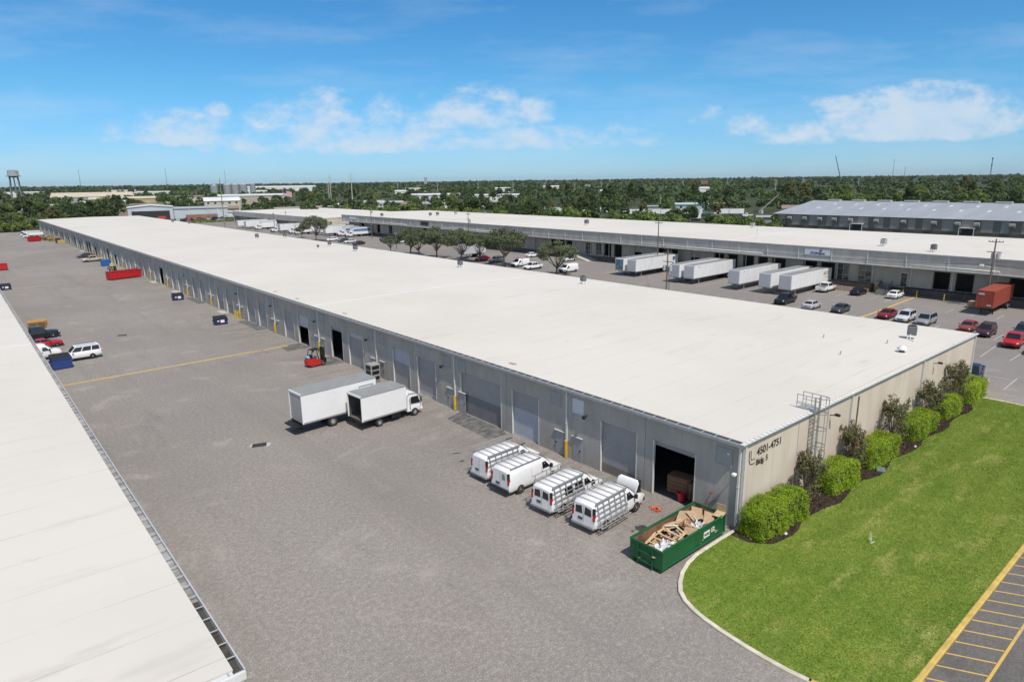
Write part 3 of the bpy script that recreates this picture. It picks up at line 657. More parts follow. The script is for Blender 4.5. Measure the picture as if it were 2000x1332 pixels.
# ------------------------------------------------------------------ right warehouse with loading docks
br_ = thing('warehouse', 'long dock warehouse across the car park with a grey fascia and white roof', 'warehouse')
XF, XW, XB, Y0, Y1, HF, HC, DK = 100.6, 104.0, 147.5, -35.0, 260.0, 8.28, 5.55, 1.55
dk = [(a, b, DK, 4.75, s) for a, b, s in ((20.4, 23.0, 'o'), (16.6, 19.3, 'o'), (8.0, 11.2, 'o'), (4.0, 7, 'c'), (41.6, 44.4, 'o'), (45.4, 48.2, 'o'), (52.4, 55.4, 'o'), (56.6, 58.8, 'o'), (60, 62.6, 'o'), (64.2, 66.6, 'o'), (67.8, 70.2, 'o'), (74.4, 77.0, 'h'), (81, 83.4, 'o'), (84.4, 87, 'o'), (92.4, 94.9, 'h'), (99.4, 102, 'o'), (103.2, 105.7, 'o'), (110.6, 113, 'w'), (118.4, 120.8, 'o'), (121.6, 124, 'o'), (125, 127.3, 'o'), (128.4, 130.7, 'c'), (132, 134.5, 'c'), (150, 152.5, 'o'), (160, 162.5, 'c'), (171, 173.5, 'o'), (180, 182, 'c'), (196, 198.5, 'o'), (208, 210.5, 'c'), (222, 224.5, 'o'), (232, 234.5, 'o'), (246, 248.5, 'o'))] + \
     [(34.2, 36.7, DK + .1, 4.9, 'w'), (38.6, 41.0, DK + .05, 4.95, 'w'), (27.6, 28.7, DK, 3.9, 'd'), (106.8, 108.9, DK, 4.7, 'w'), (-6, -3.4, DK, 4.7, 'o'), (-11, -8.4, DK, 4.7, 'o')]
m = MB(); facade_x(m, XW, Y0, Y1, 0, HC + .2, [d[:4] for d in dk], .35, 1, 0, 0)
m.quad((XB, Y0, 0), (XB, Y1, 0), (XB, Y1, HF), (XB, Y0, HF)); m.quad((XF, Y0, 0), (XB, Y0, 0), (XB, Y0, HF), (XF, Y0, HF))
m.build('wall', MAT['facade_grey'], br_)
m = MB(); m.quad((XB, Y1, 0), (XW, Y1, 0), (XW, Y1, HC), (XB, Y1, HC)); m.quad((XB, Y1, HC), (XF, Y1, HC), (XF, Y1, HF), (XB, Y1, HF)); m.build('end_wall', MAT['facade_grey'], br_)
m = MB(); m.box(XF, XF + .2, Y0, Y1, HC, HF - .04); m.build('fascia', MAT['fascia_panel'], br_)
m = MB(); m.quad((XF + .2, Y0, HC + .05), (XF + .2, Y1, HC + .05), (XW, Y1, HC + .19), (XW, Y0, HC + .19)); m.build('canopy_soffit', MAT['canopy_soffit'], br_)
m = MB(); m.box(XF - .08, XF - .003, Y0, Y1, HC - .06, HC + .08, 0); m.box(XF - .16, XF - .003, Y0, Y1, HF - .2, HF + .03, 1); m.build('fascia_trim', [MAT['membrane_edge'], MAT['gutter_grey']], br_)
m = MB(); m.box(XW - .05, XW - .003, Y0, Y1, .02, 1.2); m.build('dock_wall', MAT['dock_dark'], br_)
m = MB(); m.box(XW - .25, XW - .051, -2, 33, DK - .35, DK - .1); m.build('dock_bumper_rail', dark_trim, br_)
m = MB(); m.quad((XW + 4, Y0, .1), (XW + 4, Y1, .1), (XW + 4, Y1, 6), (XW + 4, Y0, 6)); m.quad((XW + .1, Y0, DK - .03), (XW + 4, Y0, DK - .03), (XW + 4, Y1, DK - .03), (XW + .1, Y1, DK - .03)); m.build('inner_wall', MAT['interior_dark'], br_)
m = MB(); xm = (XF + XB) / 2
m.quad((XF - .02, Y0, HF + .01), (xm, Y0, HF + .42), (xm, Y1, HF + .42), (XF - .02, Y1, HF + .01)); m.quad((xm, Y0, HF + .42), (XB + .1, Y0, HF + .01), (XB + .1, Y1, HF + .01), (xm, Y1, HF + .42)); m.build('roof', MAT['membrane_roof'], br_)
for (a, b, c, d, s) in dk:
    m = MB()
    if s in 'ch':
        door_slats(m, XW + .2, a, b, c if s == 'c' else 3.3, d, pitch=.25); m.build('dock_door', MAT['door_grey'], br_)
    elif s in 'wd':
        m.quad((XW + .2, b, c), (XW + .2, a, c), (XW + .2, a, d), (XW + .2, b, d), 0)
        for y in ((a, (a + b) / 2 - .03, b - .06) if s == 'w' else (a, b - .06)): m.box(XW + .12, XW + .198, y, y + .06, c, d, 1)
        for z in ((c + 1.0, c + 2.2) if s == 'w' else (d - .5,)): m.box(XW + .13, XW + .197, a + .06, b - .06, z, z + .06, 1)
        m.build('window' if s == 'w' else 'entrance_door', [MAT['window_teal'], MAT['steel_trim']], br_)
    else:
        for q in range(3): m.box(XW - .15, XW - .052, a + (b - a) * (q * .42 + .02), a + (b - a) * (q * .42 + .12), DK - .4, DK - .05)
        m.box(XW - .03, XW - .002, a - .08, a + .02, DK, d + .05); m.box(XW - .03, XW - .002, b - .02, b + .08, DK, d + .05); m.box(XW - .03, XW - .002, a + .02, b - .02, d - .05, d + .08)
        m.build('dock_frame', dark_trim, br_)
for k in range(42):
    y = -29.1 + 7.0 * k
    if y > Y1: break
    m = MB(); m.box(XF - .1, XF - .002, y - .06, y + .06, HC + .1, HF - .2); m.build('downspout', MAT['downpipe'], br_); m = MB(); m.box(XW - .1, XW - .004, y - .06, y + .06, 1.22, HC + .1); m.build('downspout', MAT['downpipe'], br_)
# conduits along the canopy edge
for y0, y1 in ((12, 26), (56, 92), (150, 180), (205, 232)):
    m = MB(); m.tube([(XF - .22, y0, HC + .1), (XF - .22, y0, HC + .62), (XF - .22, y1, HC + .62), (XF - .22, y1, HC + .1)], .06, 5); m.build('conduit', white_paint, br_)
# signs on the fascia
sgn = MB(); sgn.box(XF - .09, XF - .003, 41.2, 46.5, 6.62, 7.86); o = sgn.build('sign_board', pm('sign_pale', (.62, .63, .70), .5, .04, 2), br_, 'pale fascia sign with dark blue lettering under a round globe')
navy = pm('sign_navy', (.03, .035, .12), .5, .1, 3)
for s_, sz, yy, zz in (('STORO', .62, 45.3, 6.78), ('quick', .56, 43.45, 6.78)):
    me = text_mesh(s_, sz, .02, navy, .018); t = link('lettering', me, o); t.rotation_euler = (R(90), 0, R(-90)); t.location = (XF - .1, yy, zz)
m = MB(); m.cyl((XF - .1, 43.15, 7.52), .32, .03, 'x', 20, 0)
for a in range(3): m.bar((XF - .125, 43.15 - .24 + .12 * a, 7.3 + .03 * a), (XF - .125, 43.15 + .02 + .12 * a, 7.74 - .03 * a), .05, .012, 1)
m.build('globe_emblem', [pm('sign_teal', (.04, .12, .20), .5, .1, 3), MAT['sign_pale']], o)
for (ya, yb, za, zb, mt, lb) in ((189.6, 195.2, 6.35, 7.75, 'letter_black', 'dark blank fascia sign'), (246.2, 252.4, 6.6, 7.8, 'sign_pale', 'pale fascia sign')):
    m = MB(); m.box(XF - .08, XF - .003, ya, yb, za, zb); m.build('sign_board', MAT[mt], br_, lb)
# dock stairs and ramp walkway
st = thing('dock_stairs', 'grey steel stairs with handrails up to the dock entrance door', 'stairs', (0, 0, 0))
m = MB()
for k in range(8): m.box(99.7 + k * .36, 100.1 + k * .36, 29.6, 31.6, DK * (k + .55) / 8, DK * (k + 1) / 8 - .03)
m.box(102.6, XW - .06, 27.4, 31.6, DK - .12, DK); m.build('steps', pm('stair_steel', (.30, .29, .28), .7, .1, 3), st)
for y in (29.6, 31.6):
    m = MB(); m.bar((99.7, y, .1), (99.7, y, 1.0), .05); m.bar((99.7, y, 1.0), (102.6, y, DK + 1.0), .05); m.bar((99.7, y, .55), (102.6, y, DK + .55), .04); m.bar((102.6, y, .1), (102.6, y, DK + 1), .05); m.bar((101.1, y, .1), (101.1, y, DK * .5 + 1), .04); m.build('handrail', dark_trim, st)
m = MB(); m.box(102.7, 103.9, 32.0, 32.9, 0.01, 2.0); o = m.build('transformer_box', cardboard); tag(o, 'tan box standing beside the dock stairs', 'box')
rp = thing('access_ramp', 'brown ramp with pale handrails rising along the dock wall', 'ramp')
m = MB(); m.add([(100.2, 33.2, 0), (103.9, 33.2, 0), (103.9, 50.0, 0), (100.2, 50, 0), (102.2, 33.2, DK - .05), (103.9, 33.2, DK - .05), (103.9, 50, DK - .05), (102.2, 50, DK - .05)], [(0, 1, 2, 3), (4, 7, 6, 5), (0, 4, 5, 1), (1, 5, 6, 2), (2, 6, 7, 3), (3, 7, 4, 0)]); m.build('bank', pm('brick_bank', (.16, .105, .075), .95, .25, 2), rp)
m = MB()
for z, x in ((.95, 99.9), (.55, 99.9)): m.bar((x, 34.2, z - .35), (x, 47, z + .55), .05)
for k in range(8): m.bar((99.9, 34.4 + k * 1.75, 0), (99.9, 34.4 + k * 1.75, .7 + k * .11), .05)
m.build('handrail', MAT['downpipe'], rp)
m = MB(); m.box(99.6, 103.9, 113.5, 118, 0, 1.35); m.add([(99.6, 108, 0.01), (99.6, 113.4, 0.01), (103.9, 113.4, .01), (103.9, 108, .01), (99.6, 113.4, 1.3), (103.9, 113.4, 1.3)], [(0, 1, 4), (1, 2, 5, 4), (0, 4, 5, 3), (2, 3, 5)]); tag(m.build('loading_ramp', MAT['pale_concrete']), 'pale concrete loading ramp against the dock', 'ramp')

# far part of the dock row (older wing beyond)
bw = thing('warehouse', 'far lower warehouse wing with a beige end wall behind the small lot tree', 'warehouse')
XA, YA0, YA1 = 94.8, 266.5, 388.
m = MB(); m.quad((XA + 3, YA1, 0), (XA + 3, YA0, 0), (XA + 3, YA0, 4.4), (XA + 3, YA1, 4.4)); m.quad((150, YA1, 0), (XA, YA1, 0), (XA, YA1, 6.6), (150, YA1, 6.6)); m.quad((150, YA0, 0), (150, YA1, 0), (150, YA1, 6.6), (150, YA0, 6.6)); m.build('wall', MAT['facade_grey'], bw)
m = MB(); m.quad((XA, YA0, 0), (150, YA0, 0), (150, YA0, 6.6), (XA, YA0, 6.6)); m.box(XA, 150, YA0 - .1, YA0 - .002, 6.4, 6.62); m.build('end_wall', MAT['facade_beige'], bw)
m = MB(); m.box(XA, XA + .3, YA0 + .002, YA1, 4.0, 6.58); m.build('fascia', MAT['fascia_panel'], bw)
for k in range(10):
    y = YA0 + 5 + k * 11; m = MB(); m.box(XA + 2.9, XA + 2.997, y, y + 3, 1.3, 4.0); m.build('dock_door', MAT['door_dark'], bw)
m = MB(); m.quad((XA - .02, YA0 - .05, 6.63), (122, YA0 - .05, 6.95), (122, YA1, 6.95), (XA - .02, YA1, 6.63)); m.quad((122, YA0 - .05, 6.95), (150, YA0 - .05, 6.63), (150, YA1, 6.63), (122, YA1, 6.95)); m.build('roof', MAT['membrane_roof'], bw)

# metal shed behind, right
ms = thing('metal_shed', 'large grey metal shed with a blue-grey ribbed roof behind the dock warehouse', 'shed')
SX, SY0, SY1, SE, SR = 220., -40., 119., 8.0, 12.2
m = MB(); m.quad((SX, SY1, 0), (SX, SY0, 0), (SX, SY0, SE), (SX, SY1, SE)); m.add([(SX, SY1, 0), (SX + 66, SY1, 0), (SX + 66, SY1, SE), (SX + 33, SY1, SR), (SX, SY1, SE)], [(0, 4, 3, 2, 1)]); m.quad((SX + 66, SY0, 0), (SX + 66, SY1, 0), (SX + 66, SY1, SE), (SX + 66, SY0, SE))
yy = SY1 - 1.5; q = random.Random(5)
b = NB('shed_wall'); z = b.sep()[2]; b.done(b.mix(b.ramp(z, 3.7, 3.9), (.12, .105, .085), (.19, .175, .155)), .8)
m.build('wall', MAT['shed_wall'], ms)
m = MB(); k = 0
while yy > SY0 + 4:
    w = q.uniform(2.2, 3.8); m.box(SX - .06, SX - .003, yy - w, yy, 3.9, SE - .25); yy -= w + q.uniform(2, 3.4)
m.build('wall_sheets', pm('shed_sheet', (.30, .29, .275), .6, .08, 1), ms)
m = MB(); m.quad((SX - .5, SY0, SE - .02), (SX + 33, SY0, SR), (SX + 33, SY1 + .5, SR), (SX - .5, SY1 + .5, SE - .02)); m.quad((SX + 33, SY0, SR), (SX + 66.5, SY0, SE - .02), (SX + 66.5, SY1 + .5, SE - .02), (SX + 33, SY1 + .5, SR))
b = NB('ribbed_roof'); s_ = b.sep(); fr = b.math('FRACT', b.math('MULTIPLY', s_[1], .8)); nz = b.noise(.2, 5, .6, stretch=(.2, 1, 1)); b.done(b.mix(b.ramp(nz, .35, .7), (.315, .33, .35), (.375, .39, .405)), .45, b.ramp(fr, .0, .15, 1, 0), .25, .03)
m.build('roof', MAT['ribbed_roof'], ms)
m = MB()
for i in range(3):
    for k in range(18): y = SY1 - 8 - k * 8.4 - i * 2.5; x = SX + 5.5 + i * 9; z = SE + (x - SX) / 33 * (SR - SE); m.quad((x, y, z + .03), (x + 3, y, z + 3 / 33 * 4.2 + .03), (x + 3, y + .9, z + .41), (x, y + .9, z + .03))
m.build('roof_lights', pm('skylight', (.66, .69, .72), .4, .05, 2), ms)
m = MB()
for k in range(14): y = SY1 - 6 - k * 10; m.box(SX + 32, SX + 34, y - 5.0, y, SR + .02, SR + .55)
m.build('ridge_vents', pm('ridge_grey', (.42, .44, .46), .5, .1, 2), ms)
for k, y in enumerate((113, 107, 101, 95.5, 89.5, 80.5, 71.5, 62, 55, 49.5, 40, 30, 20)):
    m = MB(); m.add([(SX - .1, y, 7.2), (SX - 1.2, y, 6.9), (SX - 1.2, y, 6.3), (SX - .1, y, 5.6), (SX - .1, y - 1.6, 7.2), (SX - 1.2, y - 1.6, 6.9), (SX - 1.2, y - 1.6, 6.3), (SX - .1, y - 1.6, 5.6)], [(0, 1, 5, 4), (1, 2, 6, 5), (2, 3, 7, 6), (0, 3, 2, 1), (4, 5, 6, 7)]); m.build('vent_hood', galv, ms)
for y in (88, 53):
    m = MB(); m.quad((SX - .07, y, 0), (SX - .07, y - 3.6, 0), (SX - .07, y - 3.6, 5), (SX - .07, y, 5)); m.build('doorway', MAT['interior_dark'], ms)
    m = MB(); m.box(SX - 1.6, SX - .08, y - 4, y + .4, 5.2, 5.35); m.box(SX - 1.6, SX - 1.45, y - 4, y - 3.85, 0, 5.2); m.box(SX - 1.6, SX - 1.45, y + .25, y + .4, 0, 5.2); m.build('door_canopy', white_paint, ms)
m = MB(); m.loft([[(190, 4 + 1.6 * math.cos(a), 9.6 + 1.6 * math.sin(a)) for a in np.linspace(0, 6.2832, 14, endpoint=False)], [(190 + .01, -30 + 1.6 * math.cos(a), 9.6 + 1.6 * math.sin(a)) for a in np.linspace(0, 6.2832, 14, endpoint=False)]], 0, True, True)
tag(m.build('storage_tank', white_paint), 'pale rounded tank lying at the edge beside the metal shed', 'tank')
m = MB(); [m.box(189, 191, y, y + .5, 0, 8.2) for y in (-4, -14, -24)]; o = m.build('cradle', galv, bpy.data.objects['storage_tank'])
# ------------------------------------------------------------------ vehicles (local frame: +x forward, wheels on z = 0)
PAINT = {}
def paint(nm, col, rough=.25):
    return pm('car_paint_' + nm, col, rough, .03, 2, spec=.6)
WHEELS = {}
def wheel_meshes(r, w, truck=False):
    k = (r, w, truck)
    if k not in WHEELS:
        m = MB(); n = 20
        prof = [(-w / 2, r * .62), (-w / 2, r * .9), (-w / 2 + .03, r), (w / 2 - .03, r), (w / 2, r * .9), (w / 2, r * .62)]
        m.loft([[(R_ * math.cos(6.2832 * j / n), y, R_ * math.sin(6.2832 * j / n)) for j in range(n)] for y, R_ in prof], 0, True, True)
        t = m.mesh('tyre', rubber)
        m = MB(); y = w / 2 + .004
        m.loft([[(R_ * math.cos(6.2832 * j / n), yy, R_ * math.sin(6.2832 * j / n)) for j in range(n)] for yy, R_ in ((y - .02, r * .63), (y, r * .6), (y - .012, r * .5), (y - .03 if not truck else y + .02, r * .3), (y + .012, r * .15))], 0, True, False)
        for j in range(6):
            a = 6.2832 * j / 6; ca, sa = math.cos(a), math.sin(a); m.box(0, 0, 0, 0, 0, 0, 1) if False else m.add([(ca * r * .34 - sa * .045, y + .001, sa * r * .34 + ca * .045), (ca * r * .34 + sa * .045, y + .001, sa * r * .34 - ca * .045), (ca * r * .46 + sa * .045, y + .001, sa * r * .46 - ca * .045), (ca * r * .46 - sa * .045, y + .001, sa * r * .46 + ca * .045)], [(0, 1, 2, 3)], 1)
        WHEELS[k] = (t, m.mesh('rim', [rim_metal, dark_trim]))
    return WHEELS[k]
def wheels(root, axles, yw, r, w, truck=False, rims=True):
    t, rm = wheel_meshes(r, w, truck)
    for x in axles:
        for sd in (-1, 1):
            o = link('wheel', t, root, (x, sd * yw, r)); o.rotation_euler = (0, 0, 0 if sd > 0 else math.pi)
            if rims: link('rim', rm, o)
def arch(m, x, y, r, sd, mi, w=.02):
    """dark wheel well patch, proud of the body side"""
    n = 12; pts = [(x + r * math.cos(math.pi * j / n), r * math.sin(math.pi * j / n) + .18) for j in range(n + 1)] + [(x - r, .2), (x + r, .2)]
    m.add([(px, y + sd * w, pz) for px, pz in pts], [tuple(range(len(pts))) if sd < 0 else tuple(range(len(pts) - 1, -1, -1))], mi)

CAR = {  # length, width, lower stations (x, zb, zt, w), cabin (rear base x, rear roof x, front roof x, front base x), belt, roof z, base half w, roof half w, axles, wheel r
    'sedan': (4.8, .91, [(-2.4, .45, .80, .70), (-2.32, .3, .97, .80), (-1.7, .2, 1.01, .89), (-.8, .18, .97, .91), (.6, .18, .96, .91), (1.2, .18, .95, .91), (1.9, .2, .86, .87), (2.28, .26, .74, .78), (2.4, .34, .62, .66)], (-1.85, -1.0, .28, 1.22), .95, 1.45, .83, .60, (-1.38, 1.42), .33),
    'coupe': (4.6, .92, [(-2.3, .45, .80, .72), (-2.2, .3, .95, .82), (-1.6, .2, 1.0, .92), (-.8, .18, .95, .92), (.6, .18, .92, .91), (1.2, .18, .90, .91), (1.9, .2, .80, .88), (2.2, .26, .68, .78), (2.3, .34, .58, .66)], (-1.95, -.85, .05, .95), .92, 1.32, .82, .56, (-1.35, 1.38), .33),
    'suv': (4.75, .94, [(-2.38, .5, 1.0, .80), (-2.3, .35, 1.08, .87), (-1.6, .25, 1.06, .93), (-.8, .24, 1.05, .94), (.6, .24, 1.04, .94), (1.1, .24, 1.03, .94), (1.8, .26, .98, .91), (2.25, .3, .86, .84), (2.38, .4, .70, .72)], (-2.3, -1.95, .25, 1.12), 1.05, 1.72, .87, .68, (-1.32, 1.42), .37),
    'full_suv': (5.13, 1.0, [(-2.56, .5, 1.1, .90), (-2.48, .38, 1.14, .96), (-1.6, .3, 1.13, 1.0), (-.8, .28, 1.13, 1.0), (.6, .28, 1.12, 1.0), (1.15, .28, 1.12, 1.0), (1.9, .3, 1.08, .98), (2.45, .36, .98, .92), (2.56, .45, .8, .84)], (-2.48, -2.3, .35, 1.12), 1.13, 1.88, .93, .74, (-1.4, 1.55), .40),
    'minivan': (5.0, .98, [(-2.5, .5, 1.0, .84), (-2.42, .32, 1.05, .92), (-1.6, .22, 1.04, .98), (-.8, .2, 1.03, .98), (.6, .2, 1.02, .98), (1.3, .2, .98, .97), (1.95, .22, .90, .93), (2.38, .28, .78, .84), (2.5, .38, .64, .72)], (-2.42, -2.05, .55, 1.6), 1.02, 1.74, .90, .70, (-1.45, 1.5), .35),
    'pickup': (5.7, 1.0, [(-2.85, .55, 1.08, .94), (-2.8, .45, 1.12, .98), (-1.6, .38, 1.1, 1.0), (-.8, .35, 1.1, 1.0), (.6, .35, 1.1, 1.0), (1.25, .35, 1.1, 1.0), (2.0, .36, 1.08, .98), (2.68, .42, .98, .93), (2.85, .5, .8, .84)], (-.95, -.75, .62, 1.35), 1.1, 1.85, .92, .74, (-1.75, 1.85), .40),
}
def make_car(kind, name, label, cat, pnt, details=True):
    L, w, st, (rb0, rr, fr, fb), belt, zr, bw, rw, ax, wr = CAR[kind]
    t = thing(name, label, cat)
    m = MB()
    def ring(x, zb, zt, ww):
        h = [(ww * .90, zb), (ww, zb + .14), (ww * 1.0, (zb + zt) * .52), (ww * .985, zt - .12), (ww * .94, zt - .03), (ww * .8, zt + .015)]
        return [(x, -a, z) for a, z in h] + [(x, 0, zt + .03)] + [(x, a, z) for a, z in reversed(h)] + [(x, 0, zb)]
    m.loft([ring(*s) for s in st], 0, True, True)
    if kind == 'pickup':                                                # open load bed set into the top
        m.box(-2.7, -1.05, -.80, .80, 1.135, 1.15, 1)
        for y0, y1 in ((-.98, -.80), (.80, .98)): m.box(-2.78, -.98, y0, y1, 1.0, 1.2, 0)
        m.box(-2.84, -2.70, -.98, .98, .95, 1.2, 0); m.box(-1.05, -.96, -.96, .96, 1.0, 1.25, 0)
    for sd in (-1, 1):
        for x in ax: arch(m, x, sd * w, wr * 1.18, sd, 1, .006)
        m.box(ax[0] + wr * 1.2, ax[1] - wr * 1.2, sd * w * .985 - .012, sd * w * .985 + .012, .2 if kind in ('sedan', 'coupe') else .3, .34 if kind in ('sedan', 'coupe') else .44, 1)
    m.build('body', [pnt, dark_trim], t)
    # cabin shell and glass
    c = MB(); zb = belt - .05
    R4 = [[(rb0, -bw, zb), (fb, -bw, zb), (fb, bw, zb), (rb0, bw, zb)], [(rr - .05, -rw - .02, zr - .06), (fr + .06, -rw - .02, zr - .06), (fr + .06, rw + .02, zr - .06), (rr - .05, rw + .02, zr - .06)], [(rr + .12, -rw + .1, zr), (fr - .12, -rw + .1, zr), (fr - .12, rw - .1, zr), (rr + .12, rw - .1, zr)]]
    c.loft(R4, 0, True, False); c.build('cabin', pnt, t)
    A = [Vector(p) for p in R4[0]]; Bv = [Vector(p) for p in R4[1]]
    def pane(p0, p1, q0, q1, u0, u1, v0, v1, nm, off=.012):
        e = lambda u, v: (p0.lerp(p1, u)).lerp(q0.lerp(q1, u), v)
        a, b_, c_, d = e(u0, v0), e(u1, v0), e(u1, v1), e(u0, v1); n = (b_ - a).cross(d - a).normalized() * off
        k = MB(); k.quad(*(tuple(x + n) for x in (a, b_, c_, d))); k.build(nm, glass_dark, t)
    pane(A[1], A[2], Bv[1], Bv[2], .06, .94, .12, .95, 'windscreen'); pane(A[3], A[0], Bv[3], Bv[0], .08, .92, .2, .93, 'rear_window')
    nwin = 3 if kind in ('suv', 'full_suv', 'minivan') else 2
    cuts = {2: ((.05, .47), (.51, .95)), 3: ((.03, .30), (.335, .64), (.675, .97))}[nwin]
    for (u0, u1) in cuts:
        pane(A[0], A[1], Bv[0], Bv[1], u0, u1, .16, .92, 'side_window'); pane(A[2], A[3], Bv[2], Bv[3], 1 - u1, 1 - u0, .16, .92, 'side_window')
    wheels(t, ax, w - .12, wr, .24)
    xf, zf = st[-2][0], st[-2][2]; wf = st[-2][3]; xr = st[1][0]; wrr = st[1][3]
    for sd in (-1, 1):
        k = MB(); k.bbox(xf - .1, xf + .075, min(sd * wf * .62, sd * wf), max(sd * wf * .62, sd * wf), zf - .22, zf - .05, .03); k.build('headlight', head_lens, t)
        k = MB(); k.box(-L / 2 - .012 + .02, xr + .06, min(sd * wrr * .72, sd * wrr * .99), max(sd * wrr * .72, sd * wrr * .99), st[1][2] - .32, st[1][2] - .08); k.build('tail_light', red_lens, t)
        if details: k = MB(); k.bbox(fb - .42, fb - .22, min(sd * (w + .02), sd * (w + .2)), max(sd * (w + .02), sd * (w + .2)), belt - .02, belt + .13, .03); k.build('mirror', dark_trim if kind in ('pickup', 'suv') else pnt, t)
    k = MB(); k.box(st[-1][0] - .02, st[-1][0] + .03, -wf * .5, wf * .5, st[-1][1] + .08, st[-1][2] - .04); k.build('grille', dark_trim, t)
    k = MB(); k.box(-L / 2 - .02, -L / 2 + .02, -.26, .26, .62, .74); k.build('licence_plate', plate_m, t)
    if kind in ('suv', 'full_suv'):
        k = MB(); [k.box(rr + .2, fr - .1, sd * rw * .86 - .03, sd * rw * .86 + .03, zr + .005, zr + .05) for sd in (-1, 1)]; k.build('roof_rails', dark_trim, t)
    return t

VAN_ST = [(-2.86, .50, 1.90, .93, .74), (-2.80, .40, 2.00, .97, .78), (-2.6, .36, 2.06, .99, .81), (-1.2, .34, 2.08, 1.0, .82), (.6, .34, 2.07, 1.0, .82), (.98, .34, 1.98, 1.0, .79), (1.22, .34, 1.80, .99, .80), (1.5, .34, 1.55, .985, .84), (1.74, .34, 1.30, .975, .90), (1.82, .34, 1.25, .97, .90), (2.3, .36, 1.17, .95, .86), (2.62, .40, 1.06, .91, .80), (2.78, .46, .86, .84, .74)]
ZB = 1.18
def van_ring(x, zb, zt, w, wr):
    zc = min(ZB, zt - .06)
    h = [(w * .92, zb), (w, zb + .12), (w * 1.004, (zb + zc) / 2), (w * .995, zc), ((w + wr) / 2 + .01, (zc + zt) / 2), (wr + .02, zt - .07), (wr - .07, zt)]
    return [(x, -a, z) for a, z in h] + [(x, 0, zt + .03)] + [(x, a, z) for a, z in reversed(h)] + [(x, 0, zb)]
def van_side(x, z):
    for a, b in zip(VAN_ST, VAN_ST[1:]):
        if a[0] <= x <= b[0]:
            u = (x - a[0]) / (b[0] - a[0]); zt = a[2] + (b[2] - a[2]) * u; w = (a[3] + (b[3] - a[3]) * u) * .995; wr = a[4] + (b[4] - a[4]) * u + .02; zc = min(ZB, zt - .06); zt -= .07
            if z <= zc: return w
            return w + (wr - w) * (z - zc) / max(.01, zt - zc) + .006
    return 1.0
def make_van(name, label, rear_glass='none', side_windows=1, hood_open=False, right_rack=True, left_rail=True, pnt=None, rack=True):
    pnt = pnt or paint('fleet_white', (.80, .80, .80))
    t = thing(name, label, 'van'); m = MB()
    st = VAN_ST
    m.loft([van_ring(*s) for s in st], 0, True, True)
    for sd in (-1, 1):
        for x in (-1.72, 1.72): arch(m, x, sd * 1.0, .45, sd, 1, .006)
    for xx in (-.05, .92, 1.0):
        pass
    seam = MB()
    for sd in (-1, 1):
        for xx in ((-.55, .5, 1.50) if sd < 0 else (.5, 1.50)):
            for za, zb_ in ((.5, 1.15), (1.15, 1.62 if xx < 1.2 else 1.3)):
                ya, yb = van_side(xx, za), van_side(xx, zb_)
                seam.quad((xx - .008, sd * (ya + .008), za), (xx + .008, sd * (ya + .008), za), (xx + .008, sd * (yb + .008), zb_), (xx - .008, sd * (yb + .008), zb_))
    seam.box(-2.868, -2.862, -.008, .008, .6, 1.84)
    body = m.build('body', [pnt, dark_trim], t); seam.build('door_seams', pm('seam_grey', (.16, .16, .16), .7, .1, 4), t)
    # windscreen
    k = MB(); k.quad((1.03, -.70, 1.965), (1.03, .70, 1.965), (1.75, .80, 1.33), (1.75, -.80, 1.33)); k.v = [(x + .03, y, z + .035) for x, y, z in k.v]; k.build('windscreen', glass_dark, t)
    spans = [(.62, 1.46)] + [(-.42, .42), (-1.5, -.65)][:max(0, side_windows - 1)]
    for i, (x0, x1) in enumerate(spans):
        for sd in (-1, 1):
            if i and sd > 0: continue
            z0, z1 = 1.22, 1.72; xt0, xt1 = (x0 + .03, x1 - .42) if i == 0 else (x0 + .02, x1 - .02)
            P = [(x0, sd * (van_side(x0, z0) + .012), z0), (x1, sd * (van_side(x1 - .1, z0) + .012), z0), (xt1, sd * (van_side(xt1, z1) + .012), z1), (xt0, sd * (van_side(xt0, z1) + .012), z1)]
            k = MB(); k.quad(*(P if sd < 0 else P[::-1])); k.build('side_window', glass_dark, t)
    if rear_glass != 'none':
        for sd in ((-1, 1) if rear_glass == 'both' else (-1,)):
            a, b = sd * .08, sd * .66; k = MB(); g_ = [(-2.872, a, 1.25), (-2.872, b, 1.22), (-2.872, b * .95, 1.72), (-2.872, a + sd * .06, 1.80)]
            if rear_glass == 'one': g_ = [(-2.872, -.2, 1.28), (-2.872, -.56, 1.26), (-2.872, -.5, 1.72), (-2.872, -.22, 1.74)]
            k.add(g_, [(0, 1, 2, 3) if sd > 0 else (3, 2, 1, 0)]); k.build('rear_window', glass_dark if rear_glass == 'both' else pm('green_glass', (.20, .30, .27), .1, .1, 2), t)
    for sd in (-1, 1):
        a, b = sorted((sd * .80, sd * .955)); k = MB(); k.box(-2.885, -2.72, a, b, 1.0, 1.42); k.build('tail_light', red_lens, t)
        k = MB(); k.box(-2.88, -2.74, a * .97, b * .97, 1.425, 1.86 if sd < 0 else 1.6); k.build('pillar_trim', dark_trim, t)
        k = MB(); k.bbox(2.55, 2.80, sd * .78 - .13, sd * .78 + .13, .78, .96, .03); k.build('headlight', head_lens, t)
        k = MB(); k.bbox(1.35, 1.52, min(sd * 1.02, sd * 1.26), max(sd * 1.02, sd * 1.26), 1.18, 1.5, .04); k.build('mirror', dark_trim, t)
        k = MB(); k.box(.56, .62, min(sd * 1.0, sd * 1.03), max(sd * 1.0, sd * 1.03), .95, 1.12); k.build('door_handle', dark_trim, t)
    k = MB(); k.bbox(-3.02, -2.84, -.95, .95, .42, .62, .04); k.build('rear_bumper', dark_trim if rear_glass == 'one' else pm('bumper_grey', (.30, .30, .31), .4, .1, 4), t)
    k = MB(); k.bbox(2.72, 2.92, -.9, .9, .42, .66, .05); k.build('front_bumper', dark_trim, t)
